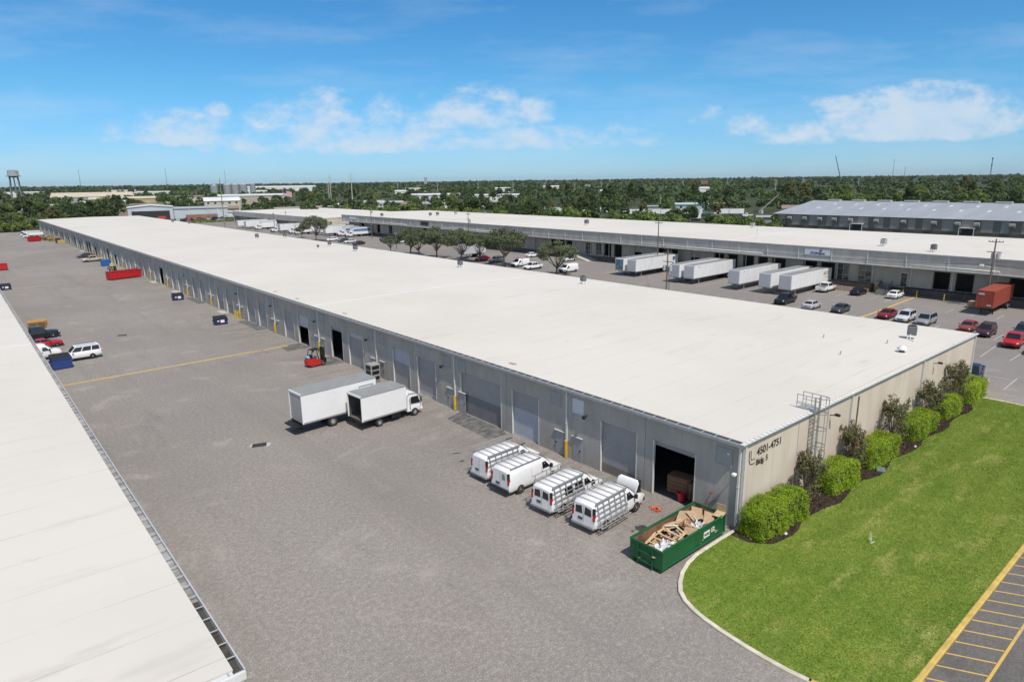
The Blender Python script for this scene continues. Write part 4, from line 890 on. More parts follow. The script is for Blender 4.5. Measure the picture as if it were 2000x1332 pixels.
    k = MB(); k.box(2.74, 2.83, -.6, .6, .68, .92); k.build('grille', dark_trim, t)
    k = MB(); k.box(-2.89, -2.866, .06, .44, .80, .98, 0); k.build('licence_plate', plate_m, t)
    if hood_open:
        k = MB(); h = [(1.86, 1.28), (1.80, 1.40), (2.10, 1.98), (2.22, 2.12), (2.28, 2.08), (2.20, 1.90), (1.94, 1.36)]
        n = len(h); w_ = [.82, .82, .86, .70, .68, .82, .80]
        k.loft([[(x, sd * w_[i], z) for i, (x, z) in enumerate(h)] for sd in (-1, -.6, .6, 1)], 0, True, True); k.build('bonnet', pnt, t, 'bonnet propped wide open')
        k = MB(); k.box(1.9, 2.6, -.78, .78, 1.16, 1.225); k.build('engine_bay', black_m, t)
    wheels(t, (-1.72, 1.72), .90, .37, .25)
    if rack:
        k = MB(); zr = 2.17
        for x in (-2.5, -1.9, -1.3, -.7, -.1, .5):
            k.bar((x, -.86, zr), (x, .86, zr), .042, .04)
            for sd in (-1, 1): k.bar((x, sd * .76, 2.0), (x, sd * .76, zr), .05)
        for sd in (-1, 1): k.bar((-2.62, sd * .86, zr), (.62, sd * .86, zr), .055)
        if left_rail:
            k.bar((-2.75, .94, zr + .30), (.75, .94, zr + .30), .05)
            for x in (-2.5, -1.3, -.1, .5): k.bar((x, .92, zr), (x, .94, zr + .32), .05)
            k.bar((-3.05, 1.2, .62), (.4, 1.2, .62), .05); k.bar((-2.6, .9, 2.2), (-2.6, 1.2, .62), .045); k.bar((.2, .9, 2.2), (.2, 1.2, .62), .045)
        k.build('roof_rack', alu, t)
        if right_rack:
            k = MB()
            top, bot = (-.90, zr + .02), (-1.20, .62)
            yz = lambda u: (top[0] + (bot[0] - top[0]) * u, top[1] + (bot[1] - top[1]) * u)
            for x in (-2.55, -1.95, -1.35, -.75, -.15, .35):
                a, b = yz(0), yz(1); k.bar((x - .02, *a), (x + .02, *b), .055, .045)
            for u in (.22, .42, .62, .82): a = yz(u); k.bar((-2.72, a[0] - .03, a[1]), (.45, a[0] - .03, a[1]), .05)
            k.bar((-2.75, -.92, zr + .03), (.6, -.92, zr + .03), .09)
            for y in (-1.20, -1.42): k.bar((-2.75, y, .60), (.5, y, .60), .05)
            for x in np.arange(-2.6, .5, .5): k.bar((x, -1.18, .60), (x, -1.44, .60), .06, .04)
            for x in (-2.4, .2): k.bar((x, -.95, .5), (x, -1.44, .58), .05)
            k.build('glass_rack', alu, t)
    return t

def tandem(t, xs, r=.5): wheels(t, xs, 1.02, r, .5, True)
def make_trailer(name, label, group=None, side=None, nose_mat=None, doors=False, L=16.2, H=2.85):
    """nose at x = 0 facing +x, tail at x = -L; floor at z = 1.25"""
    t = thing(name, label, 'trailer', group=group); m = MB(); zf = 1.22
    m.bbox(-L, 0, -1.3, 1.3, zf, zf + H, .05, 0); m.box(-L - .005, 0.01, -1.315, 1.315, zf, zf + .18, 1); m.box(-L - .02, -L + .12, -1.32, 1.32, zf + .18, zf + H - .02, 2); m.box(-L + .12, 0.015, -1.315, 1.315, zf + H - .14, zf + H - .02, 2)
    m.build('box_body', [side or trailer_white, galv, white_paint], t)
    k = MB(); k.box(-L + .1, -.08, -1.2, 1.2, zf + H + .001, zf + H + .02)
    for x in np.arange(-L + .6, -.4, 1.2): k.box(x, x + .06, -1.2, 1.2, zf + H + .02, zf + H + .03)
    k.build('trailer_top', trailer_roof, t)
    k = MB(); k.box(.012, .03, -1.12, 1.12, zf + .25, zf + H - .25); k.build('nose_panel', nose_mat or pm('nose_grey', (.50, .505, .53), .4, .05, 1), t)
    k = MB()
    for sd in (-1, 1): k.box(-2.9, -2.72, sd * .75 - .09, sd * .75 + .09, .08, zf); k.box(-2.98, -2.64, sd * .75 - .17, sd * .75 + .17, .02, .08)
    k.bar((-2.8, -.75, .6), (-2.8, .75, .6), .08); k.build('landing_gear', galv, t)
    k = MB(); k.box(-L + .3, -.3, -.5, .5, zf - .18, zf - .01); k.box(-L + .8, -L + 4, -.6, .6, .75, zf - .18); k.box(-L + .02, -L + .15, -1.1, 1.1, .5, .62); k.box(-L + .02, -L + .12, -.6, -.5, .6, zf); k.box(-L + .02, -L + .12, .5, .6, .6, zf); k.build('underframe', black_m, t)
    tandem(t, (-L + 1.5, -L + 2.75))
    return t

def make_box_truck(name, label, L=5.0, H=2.35, zf=.98, rear='open', stripe=None, wheel=.39, wb=4.2, conv=False, group=None):
    """cab-over box truck: box rear at x = 0, cab ahead of x = L"""
    t = thing(name, label, 'truck', group=group); wt = paint('fleet_white', (.80, .80, .80)); hw = 1.23
    m = MB(); z1 = zf + H
    m.quad((0, -hw, zf), (L, -hw, zf), (L, -hw, z1), (0, -hw, z1)); m.quad((L, hw, zf), (0, hw, zf), (0, hw, z1), (L, hw, z1)); m.quad((L, -hw, zf), (L, hw, zf), (L, hw, z1), (L, -hw, z1)); m.quad((0, -hw + .03, zf + .02), (0, hw - .03, zf + .02), (L, hw - .03, zf + .02), (L, -hw + .03, zf + .02), 1)
    m.quad((.02, -hw + .04, zf), (.02, -hw + .04, z1), (L - .05, -hw + .04, z1), (L - .05, -hw + .04, zf), 1); m.quad((.02, hw - .04, zf), (L - .05, hw - .04, zf), (L - .05, hw - .04, z1), (.02, hw - .04, z1), 1); m.quad((L - .05, -hw, zf), (L - .05, -hw, z1), (L - .05, hw, z1), (L - .05, hw, zf), 1)
    if stripe:
        for sd in (-1, 1): a, b = sorted((sd * (hw + .003), sd * (hw + .02))); m.box(.2, L - .2, a, b, zf + H * .42, zf + H * .80, 2)
    m.build('cargo_box', [wt, pm('box_interior', (.10, .095, .09), .9, .2, 2), stripe or wt], t)
    k = MB(); k.box(-.02, L + .01, -hw - .012, -hw + .05, z1 - .1, z1 + .03, 0); k.box(-.02, L + .01, hw - .05, hw + .012, z1 - .1, z1 + .03, 0); k.box(L - .05, L + .012, -hw, hw, z1 - .1, z1 + .03, 0); k.box(-.02, .09, -hw, hw, z1 - .13, z1 + .035, 2)
    for sd in (-1, 1): a, b = sorted((sd * (hw - .08), sd * (hw + .014))); k.box(-.02, .09, a, b, zf - .05, z1 - .13, 2); a, b = sorted((sd * (hw - .04), sd * (hw + .014))); k.box(0.09, L, a, b, zf - .06, zf + .09, 0)
    k.box(.05, L - .05, -hw + .04, hw - .04, z1 - .005, z1 + .012, 1); k.build('box_frame', [galv, trailer_roof, white_paint], t)
    if rear == 'open': k = MB(); k.box(.1, 1.6, -hw + .1, hw - .1, z1 - .2, z1 - .14); k.build('rear_door', galv, t, 'rear door rolled up under the roof')
    else:
        k = MB(); n = 8; h = (z1 - .15 - zf) / n
        for i in range(n): k.box(.03, .06, -hw + .09, hw - .09, zf + i * h, zf + (i + 1) * h - .02)
        k.build('rear_door', pm('rear_door_grey', (.40, .40, .40), .5, .08, 2), t)
        k = MB(); k.box(-.75, -.02, -1.05, 1.05, zf - .32, zf - .20); k.bar((-.05, -1.0, zf - .6), (-.7, -1.0, zf - .3), .08); k.bar((-.05, 1.0, zf - .6), (-.7, 1.0, zf - .3), .08); k.box(-.3, 0, -.9, .9, .5, .62); k.build('lift_gate', black_m, t)
    k = MB(); k.box(.05, L + 1.2, -.42, .42, zf - .26, zf - .06); k.box(.0, .12, -1.15, 1.15, zf - .25, zf - .02); k.box(.05, .15, -1.1, 1.1, .42, .54); k.box(.05, .15, -.5, -.42, .5, zf); k.box(.05, .15, .42, .5, .5, zf); k.box(L - 1.7, L - .7, -1.1, -.5, .42, zf - .08); k.build('chassis', black_m, t)
    cx = L + .2
    if not conv:
        c = MB(); prof = [(cx, .55), (cx, 2.15), (cx + .35, 2.32), (cx + 1.15, 2.25), (cx + 1.42, 2.02), (cx + 1.72, 1.30), (cx + 1.78, .95), (cx + 1.76, .5)]
        inset = [0, .04, .14, .16, .10, .02, .02, .04]
        c.loft([[(x, sd * (1.04 - inset[i] * (1.4 if abs(sd) == 1 else .3)), z) for i, (x, z) in enumerate(prof)] for sd in (-1, -.96, .96, 1)], 0, True, False); c.build('cab', wt, t)
        k = MB(); k.quad((cx + 1.73, -.90, 1.34), (cx + 1.73, .90, 1.34), (cx + 1.46, .84, 1.98), (cx + 1.46, -.84, 1.98)); k.build('windscreen', glass_dark, t)
        for sd in (-1, 1):
            k = MB(); P = [(cx + .45, sd * 1.05, 1.30), (cx + 1.55, sd * 1.05, 1.22), (cx + 1.35, sd * .985, 1.93), (cx + .5, sd * .985, 1.96)]; k.quad(*(P if sd < 0 else P[::-1])); k.build('side_window', glass_dark, t)
            a, b = sorted((sd * 1.15, sd * 1.32)); k = MB(); k.bbox(cx + 1.5, cx + 1.6, a, b, 1.35, 1.85, .03); k.bar((cx + 1.5, sd * .95, 1.9), (cx + 1.55, sd * 1.22, 1.85), .03); k.build('mirror', dark_trim, t)
            k = MB(); a, b = sorted((sd * .65, sd * 1.0)); k.bbox(cx + 1.68, cx + 1.82, a, b, .72, .92, .03); k.build('headlight', head_lens, t)
            k = MB(); a, b = sorted((sd * 1.035, sd * 1.06)); k.box(cx + .32, cx + .37, a, b, .7, 1.9); k.build('door_seam', dark_trim, t)
        k = MB(); k.bbox(cx + 1.70, cx + 1.9, -1.02, 1.02, .42, .66, .04); k.build('front_bumper', white_paint, t)
        k = MB(); k.box(cx - .12, cx - .02, -.95, -.55, .9, 2.1); k.build('exhaust_stack', black_m, t)
        fx = cx + .85
        k = MB(); [arch(k, fx, sd * 1.045, .5, sd, 0, .012) for sd in (-1, 1)]; k.build('wheel_arch', dark_trim, t)
    else:
        c = MB(); prof = [(cx, .7), (cx, 2.3), (cx + .2, 2.45), (cx + 1.1, 2.38), (cx + 1.45, 1.75), (cx + 2.7, 1.55), (cx + 2.85, 1.2), (cx + 2.85, .6)]
        inset = [0, .05, .12, .14, .04, .14, .16, .18]
        c.loft([[(x, sd * (1.08 - inset[i]), z) for i, (x, z) in enumerate(prof)] for sd in (-1, 1)], 0, True, False); c.build('cab', wt, t)
        k = MB(); k.quad((cx + 1.47, -.98, 1.8), (cx + 1.47, .98, 1.8), (cx + 1.17, .9, 2.34), (cx + 1.17, -.9, 2.34)); k.build('windscreen', glass_dark, t)
        for sd in (-1, 1):
            k = MB(); P = [(cx + .35, sd * 1.09, 1.5), (cx + 1.3, sd * 1.09, 1.5), (cx + 1.1, sd * .98, 2.25), (cx + .35, sd * 1.0, 2.25)]; k.quad(*(P if sd < 0 else P[::-1])); k.build('side_window', glass_dark, t)
            k = MB(); a, b = sorted((sd * .66, sd * .92)); k.bbox(cx + 2.7, cx + 2.9, a, b, .9, 1.15, .03); k.build('headlight', head_lens, t)
        k = MB(); k.bbox(cx + 2.82, cx + 3.0, -1.0, 1.0, .45, .75, .04); k.build('front_bumper', dark_trim, t)
        k = MB(); k.box(cx + 2.845, cx + 2.88, -.5, .5, .8, 1.4); k.build('grille', dark_trim, t); fx = cx + 2.0
    wheels(t, (fx,), 1.0, wheel, .28, True)
    wheels(t, (fx - wb,), .93, wheel, .5, True)
    return t

def make_rolloff(name, label, pnt, L=6.7, Wd=2.3, H=1.42, inside=None, cat='dumpster', signs=False, group=None):
    """open-top roll-off container, length along x, centred"""
    t = thing(name, label, cat, group=group); z0 = .28; x0, x1, y0, y1 = -L / 2, L / 2, -Wd / 2, Wd / 2
    m = MB(); T = .05
    for a, b, c, d in ((x0, x1, y0, y0 + T), (x0, x1, y1 - T, y1), (x0, x0 + T, y0 + T, y1 - T), (x1 - T, x1, y0 + T, y1 - T)): m.box(a, b, c, d, z0, H)
    m.box(x0 + T, x1 - T, y0 + T, y1 - T, z0, z0 + .05)
    for y in (y0, y1):                                                  # top rails, bottom rails
        m.bbox(x0 - .04, x1 + .04, y - .06, y + .06, H - .02, H + .1, .02)
        s_ = -1 if y < 0 else 1; a, b = sorted((y + s_ * .002, y + s_ * .07)); m.box(x0, x1, a, b, z0, z0 + .12)
    for x in (x0, x1): m.bbox(x - .06, x + .06, y0 - .05, y1 + .05, H - .015, H + .09, .02)
    for x in (x0 + .02, x1 - .14):                                      # corner posts
        for y in (y0 - .05, y1 - .05): m.box(x, x + .12, y, y + .1, z0, H - .02)
    for y in (-.55, .5): m.box(x0 - .09, x0 - .002, y, y + .06, .12, H - .02)     # hook frame on the near end
    m.box(x0 - .08, x0 - .003, -.49, .5, H - .55, H - .45); m.box(x0 - .08, x0 - .003, -.49, .5, .3, .42)
    for y in (-.75, .65): m.box(x0 + .1, x1 - .1, y, y + .1, .1, z0)      # skid rails
    m.build('container_shell', pnt, t)
    lin = MB()
    lin.quad((x0 + T + .003, y0 + T + .003, z0 + .06), (x1 - T, y0 + T + .003, z0 + .06), (x1 - T, y0 + T + .003, H - .03), (x0 + T + .003, y0 + T + .003, H - .03)); lin.quad((x1 - T, y1 - T - .003, z0 + .06), (x0 + T, y1 - T - .003, z0 + .06), (x0 + T, y1 - T - .003, H - .03), (x1 - T, y1 - T - .003, H - .03))
    lin.quad((x1 - T - .003, y0 + T, z0 + .06), (x1 - T - .003, y1 - T, z0 + .06), (x1 - T - .003, y1 - T, H - .03), (x1 - T - .003, y0 + T, H - .03)); lin.quad((x0 + T + .003, y1 - T, z0 + .06), (x0 + T + .003, y0 + T, z0 + .06), (x0 + T + .003, y0 + T, H - .03), (x0 + T + .003, y1 - T, H - .03))
    lin.quad((x0 + T, y0 + T, z0 + .055), (x1 - T, y0 + T, z0 + .055), (x1 - T, y1 - T, z0 + .055), (x0 + T, y1 - T, z0 + .055)); lin.build('rusty_lining', inside or rust, t)
    for x in (x0 + .15, x1 - .35):
        for y in (-.95, .95):
            k = MB(); k.cyl((x, y, .13), .13, .16, 'y', 14); k.box(x - .1, x + .1, y - .11, y - .085, .12, .3); k.box(x - .1, x + .1, y + .085, y + .11, .12, .3); k.build('roller', pnt if cat == 'dumpster' else dark_trim, t)
    if signs:
        for (xa, xb, z_, zz) in ((.95, 1.62, .66, 1.08), (1.78, 2.12, .80, 1.10)):
            k = MB(); k.box(xa, xb, y0 - .012, y0 - .003, z_, zz); o = k.build('sign_plate', white_paint, t)
        me = text_mesh('WPC', .27, .004, MAT['letter_black'], .012); o = link('lettering', me, t); o.rotation_euler = (R(90), 0, 0); o.location = (1.0, y0 - .016, .76)
        for zz in (.88, .98): 
            k = MB(); k.box(1.83, 2.07, y0 - .016, y0 - .013, zz, zz + .04); k.build('sign_lines', MAT['letter_black'], t)
    return t

def make_bin(name, label, pnt, w=1.9, d=1.3, h=1.35, lid=dark_trim, group=None, sign=True, slant=True):
    """front-loading dumpster with lids, front towards -y"""
    t = thing(name, label, 'dumpster', group=group); m = MB()
    hb, hf = (h, h * .8) if slant else (h, h)
    m.loft([[(-w / 2, y, .1), (w / 2, y, .1), (w / 2 + .04, y, z), (-w / 2 - .04, y, z)] for y, z in ((-d / 2, hf), (d / 2, hb))], 0)
    for sd in (-1, 1): a, b = sorted((sd * w / 2 + sd * .04, sd * w / 2 + sd * .16)); m.box(a, b, -d * .4, d * .4, h * .45, h * .58)
    m.bbox(-w / 2 - .07, w / 2 + .07, -d / 2 - .06, -d / 2, hf - .1, hf, .02); m.box(-w / 2 - .02, w / 2 + .02, -d / 2 - .05, -d / 2 - .002, .1, .2)
    for x in (-w / 2 + .2, w / 2 - .3): m.box(x, x + .1, -d / 2, d / 2, 0, .1)
    m.build('bin_body', pnt, t)
    for sd in (-1, 1):
        k = MB(); a, b = sorted((sd * .02, sd * (w / 2 + .03))); k.add([(a, -d / 2 - .04, hf + .02), (b, -d / 2 - .04, hf + .02), (b, d / 2, hb + .02), (a, d / 2, hb + .02), (a, -d / 2 - .04, hf + .06), (b, -d / 2 - .04, hf + .06), (b, d / 2, hb + .08), (a, d / 2, hb + .08)], [(3, 2, 1, 0), (4, 5, 6, 7), (0, 1, 5, 4), (1, 2, 6, 5), (2, 3, 7, 6), (3, 0, 4, 7)]); k.build('lid', lid, t)
    if sign: k = MB(); k.box(-.1, .5, -d / 2 - .012, -d / 2 - .003, .35, .8); k.box(-.6, -.3, -d / 2 - .012, -d / 2 - .003, .55, .75); k.build('sticker', white_paint, t)
    return t
# ------------------------------------------------------------------ yard vehicles
def put(t, x, y, deg, z=0):
    t.location = (x, y, z); t.rotation_euler = (0, 0, R(deg)); return t
put(make_van('cargo_van', 'white van with its bonnet up and a glass rack, nearest the green dumpster', 'both', 1, True), -4.85, 6.85, 4.6)
put(make_van('cargo_van', 'white van with side windows and a ladder-like side rack, second from the dumpster', 'both', 3), -5.35, 10.35, 4.6)
put(make_van('cargo_van', 'white van with roof bars only and one greenish rear pane', 'one', 1, False, False, False), -5.6, 14.5, 3.5)
put(make_van('cargo_van', 'white windowless van with a raised roof rack, farthest of the four from the dumpster', 'none', 1), -5.35, 17.3, 2.6)
t = make_box_truck('box_truck', 'shorter white cab-over box truck with an open rear', 5.0, 2.35, .98, 'open', None, .39, 4.15); put(t, -10.1, 33.75, 4.4)
t = make_box_truck('box_truck', 'longer white box truck with closed rear shutter and lift gate', 7.9, 2.75, 1.05, 'shut', None, .48, 5.9); put(t, -14.5, 36.75, 3.6)
k = MB(); k.bar((6.0, -1.26, 3.3), (7.5, -1.26, 3.3), .05); k.bar((6.0, -1.26, 2.9), (6.0, -1.26, 3.3), .05); k.bar((7.5, -1.26, 2.9), (7.5, -1.26, 3.3), .05); k.build('side_ladder', galv, t)
# green dumpster with scrap
gd = make_rolloff('roll_off_dumpster', 'green open-top roll-off dumpster full of scrap wood and cardboard', pm('dumpster_green', (.006, .095, .032), .5, .18, 1.5, detail=8), signs=True); put(gd, -4.6, 1.33, 1.0)
q = random.Random(21)
GX, GY = -4.6, 1.33
m = MB()                                                                 # loose fill under the boards
def hz(x): return .62 + .40 * max(0, min(1, (x + 1.2) / 3.2))
for i in range(520):
    x, y = q.uniform(-3.1, 3.1), q.uniform(-.98, .98); z = hz(x) - q.uniform(.0, .25) - .12 * abs(y)
    m.T = Matrix.Translation((x, y, z)) @ Euler((q.uniform(-.5, .5), q.uniform(-.5, .5), q.uniform(0, 3.14))).to_matrix().to_4x4(); s_ = q.uniform(.08, .32); m.box(-s_, s_, -s_ * .5, s_ * .5, -.012, .012, q.choice((0, 0, 1, 1, 2, 3)))
m.T = Matrix.Identity(4)
o = m.build('scrap_fill', [cardboard, wood_new, pm('scrap_grey', (.30, .29, .28), .9, .3, 4), pm('scrap_brown', (.16, .09, .055), .9, .3, 4)]); struct(o, 'stuff'); put(o, GX, GY, 1.0)
tag(o, 'loose scraps of wood, card and wrap filling the green dumpster', 'scrap')
def scrap(nm, lab, cat, mb, mats, x, y, z, eul, group=None):
    o = mb.build(nm, mats); o.location = (GX + x, GY + y, z); o.rotation_euler = eul; return tag(o, lab, cat, group)
def frame_mb(L, w, n, s=.07):
    k = MB()
    for y in (-w / 2, w / 2): k.box(-L / 2, L / 2, y - s / 2, y + s / 2, 0, s)
    for i in range(n): x = -L / 2 + s + i * (L - 2 * s) / (n - 1); k.box(x - s * .7, x + s * .7, -w / 2 + s / 2, w / 2 - s / 2, .005, s * .8)
    return k
scrap('slatted_pallet', 'ladder-like raw timber frame lying at the open near end of the dumpster', 'pallet', frame_mb(2.3, 1.35, 5), wood_new, -1.55, .05, .90, (.06, -.1, .10))
scrap('slatted_pallet', 'second raw timber frame leaning toward the dumpster middle', 'pallet', frame_mb(1.9, 1.1, 4, .08), wood_new, -.1, .25, 1.02, (.12, -.22, -.25))
scrap('slatted_pallet', 'small timber frame tilted among the cardboard at the wall end of the dumpster', 'pallet', frame_mb(1.2, .8, 3), wood_new, 1.0, -.15, 1.28, (.3, .25, .6))
def card_mb(L, w, fold=.3):
    k = MB(); k.add([(-L / 2, -w / 2, 0), (0, -w / 2, fold * .4), (L / 2, -w / 2, 0), (-L / 2, w / 2, .02), (0, w / 2, fold * .4 + .03), (L / 2, w / 2, .05)], [(0, 1, 4, 3), (1, 2, 5, 4)]); k.add([(-L / 2, -w / 2, -.015), (0, -w / 2, fold * .4 - .015), (L / 2, -w / 2, -.015), (-L / 2, w / 2, .005), (0, w / 2, fold * .4 + .015), (L / 2, w / 2, .035)], [(3, 4, 1, 0), (4, 5, 2, 1)]); return k
cards = [(-2.75, -.25, .86, 1.0, 1.5, .1, 'flat brown cardboard sheet at the hooked end of the dumpster'), (.55, -.55, 1.12, .95, .8, .5, 'curled grey-brown cardboard sheet in the dumpster middle'), (1.2, .55, 1.28, 1.5, .8, .25, 'long tan cardboard sheet along the far rim of the dumpster'), (1.95, .1, 1.36, 1.1, .9, .4, 'folded cardboard box atop the scrap heap'), (2.35, -.55, 1.26, 1.5, .65, .15, 'tan board slanting toward the wall end of the dumpster'), (.1, .75, 1.05, 1.1, .5, .2, 'narrow cardboard strip against the rusty side of the dumpster'), (1.0, -.75, 1.15, .6, .5, .3, 'small dark cardboard flap by the dumpster sign'), (2.7, .6, 1.2, .9, .7, .3, 'cardboard sheet in the far corner of the dumpster')]
for (x, y, z, L_, w_, fo, lab) in cards: scrap('cardboard_sheet', lab, 'cardboard', card_mb(L_, w_, fo), cardboard if q.random() > .3 else pm('cardboard_grey', (.33, .27, .20), .9, .12, 3), x, y, z, (q.uniform(-.2, .25), q.uniform(-.25, .2), q.uniform(-.5, .7)))
k = MB(); k.box(-.35, .35, -.3, .3, 0, .03); k.box(-.35, -.32, -.3, .3, .03, .55); scrap('cardboard_sheet', 'bent cardboard flap sticking out over the wall end of the dumpster', 'cardboard', k, pm('cardboard_tan', (.50, .37, .22), .9, .1, 3), 3.05, -.85, 1.5, (0, .15, 3.3))
k = MB(); k.box(-.4, .4, -.28, .28, 0, .05); scrap('timber_board', 'reddish brown board in the dumpster middle', 'board', k, pm('red_board', (.26, .12, .07), .8, .15, 3), .75, .05, 1.28, (.15, -.3, -.2))
for i, (x, y, z, L_, a, lab) in enumerate(((-.4, -.5, 1.06, 1.3, .25, 'pale plank lying across the near frame in the dumpster'), (1.45, -.2, 1.42, 1.2, 1.0, 'plank poking up from the cardboard heap in the dumpster'), (.3, .45, 1.16, 1.5, -.5, 'whitewashed plank in the dumpster middle'), (-2.0, .75, .95, 1.4, .1, 'plank along the rusty side near the hooked end'), (2.2, .7, 1.38, 1.1, 2.2, 'short plank behind the folded cardboard box'))):
    k = MB(); k.box(-L_ / 2, L_ / 2, -.05, .05, 0, .035); scrap('plank', lab, 'plank', k, wood_new if i != 2 else pm('white_wood', (.62, .60, .56), .8, .1, 3), x, y, z, (.1, q.uniform(-.3, .2), a))
me = np_quads('plastic_wrap', leaf_quads(RG.normal((0, 0, 0), (.28, .22, .08), (60, 3)), .26), [pm('wrap_white', (.66, .67, .68), .5, .1, 5)])
o = link('plastic_wrap', me, None, (GX + 1.2, GY - .55, 1.25)); tag(o, 'crumpled white plastic wrap near the signed side of the dumpster', 'plastic wrap')
o = link('plastic_wrap', me, None, (GX - 1.9, GY - .35, .95)); o.scale = (1.6, 1.2, .7); tag(o, 'torn white wrap under the near timber frame in the dumpster', 'plastic wrap')
# things around the open bay
k = MB(); k.box(-.9, .9, -.5, .5, .08, 1.35); 
for z in (.2, .5, .8, 1.1): k.box(-.92, .92, -.53, -.502, z, z + .12, 1)
k.box(-.93, .93, -.55, .55, 1.35, 1.4, 1); o = k.build('workbench', [pm('bench_brown', (.20, .10, .05), .7, .15, 2), pm('bench_slat', (.26, .15, .085), .8, .15, 2)]); o.location = (1.6, 5.6, 0.02); o.rotation_euler.z = R(-80); tag(o, 'wooden bench cabinet standing inside the open bay', 'cabinet')
k = MB(); k.box(-.7, .7, -.4, .4, .05, 1.3); 
for x in (-.5, 0, .4): k.box(x, x + .15, -.43, -.402, .1, 1.2, 1)
o = k.build('pallet_crate', [pm('crate_brown', (.14, .085, .05), .8, .2, 2), MAT['bench_slat']]); o.location = (1.5, 4.15, .02); o.rotation_euler.z = R(-85); tag(o, 'slatted brown crate inside the open bay beside the red bucket', 'crate')
k = MB(); k.loft([[(r * math.cos(6.2832 * j / 16), r * math.sin(6.2832 * j / 16), z) for j in range(16)] for r, z in ((.24, 0), (.33, .62), (.36, .64), (.33, .66), (.30, .62), (.22, .1))], 0, True, True); o = k.build('bucket', pm('bucket_red', (.42, .02, .02), .5, .1, 3)); o.location = (.55, 4.85, .03); tag(o, 'red tub in front of the benches in the open bay', 'bucket')
bn = thing('wheeled_bin', 'black bin and hand truck beside the raised bonnet of the nearest van', 'bin', (-.75, 7.95, 0), .1)
k = MB(); k.bbox(-.3, .3, -.26, .26, .08, .85, .04); k.bbox(-.33, .33, -.3, .3, .85, .92, .03); k.build('bin_body', black_m, bn)
k = MB(); k.tube([(-.2, .34, .1), (-.2, .34, 1.45), (.2, .34, 1.45), (.2, .34, .1)], .025); k.build('handle', dark_trim, bn)
me = np_quads('orange_tarp', leaf_quads(np.column_stack([RG.normal(0, .15, 60), RG.normal(0, .2, 60), RG.uniform(.02, .07, 60)]), .16, up=1.5), [pm('orange_cloth', (.62, .16, .05), .8, .15, 4)])
o = link('orange_tarp', me, None, (-1.75, 5.35, 0)); tag(o, 'crumpled orange cloth on the asphalt by the nearest van', 'cloth')
k = MB(); k.bar((-.06, 2.55, .9), (-.25, 2.0, 2.0), .03); k.bar((-.06, 2.5, .9), (-.2, 1.5, 1.7), .03); k.bar((-.2, 2.15, 1.95), (-.3, 1.8, 2.05), .06); o = k.build('long_handled_tools', pm('tool_red', (.4, .09, .05), .6, .2, 3)); tag(o, 'long handled tools leaning on the wall behind the dumpster', 'tools')
cb = thing('steel_cabinet', 'grey ventilated cabinet by the wall behind the two box trucks', 'cabinet', (-1.35, 46.3, 0), .08)
k = MB(); k.bbox(-.6, .6, -.6, .6, .1, 2.15, .03); k.build('cabinet_body', pm('cabinet_grey', (.34, .35, .33), .5, .1, 3), cb)
for z in (.3, .95, 1.55): k = MB(); k.box(-.5, .45, -.63, -.602, z, z + .42); k.box(-.632, -.602, -.45, .45, z, z + .42); k.build('grille', black_m, cb)
for x, y, lab in ((-1.4, 57.4 + 35.2, 'pair of short yellow bollards by the wall near the blue dumpster'),):
    pass
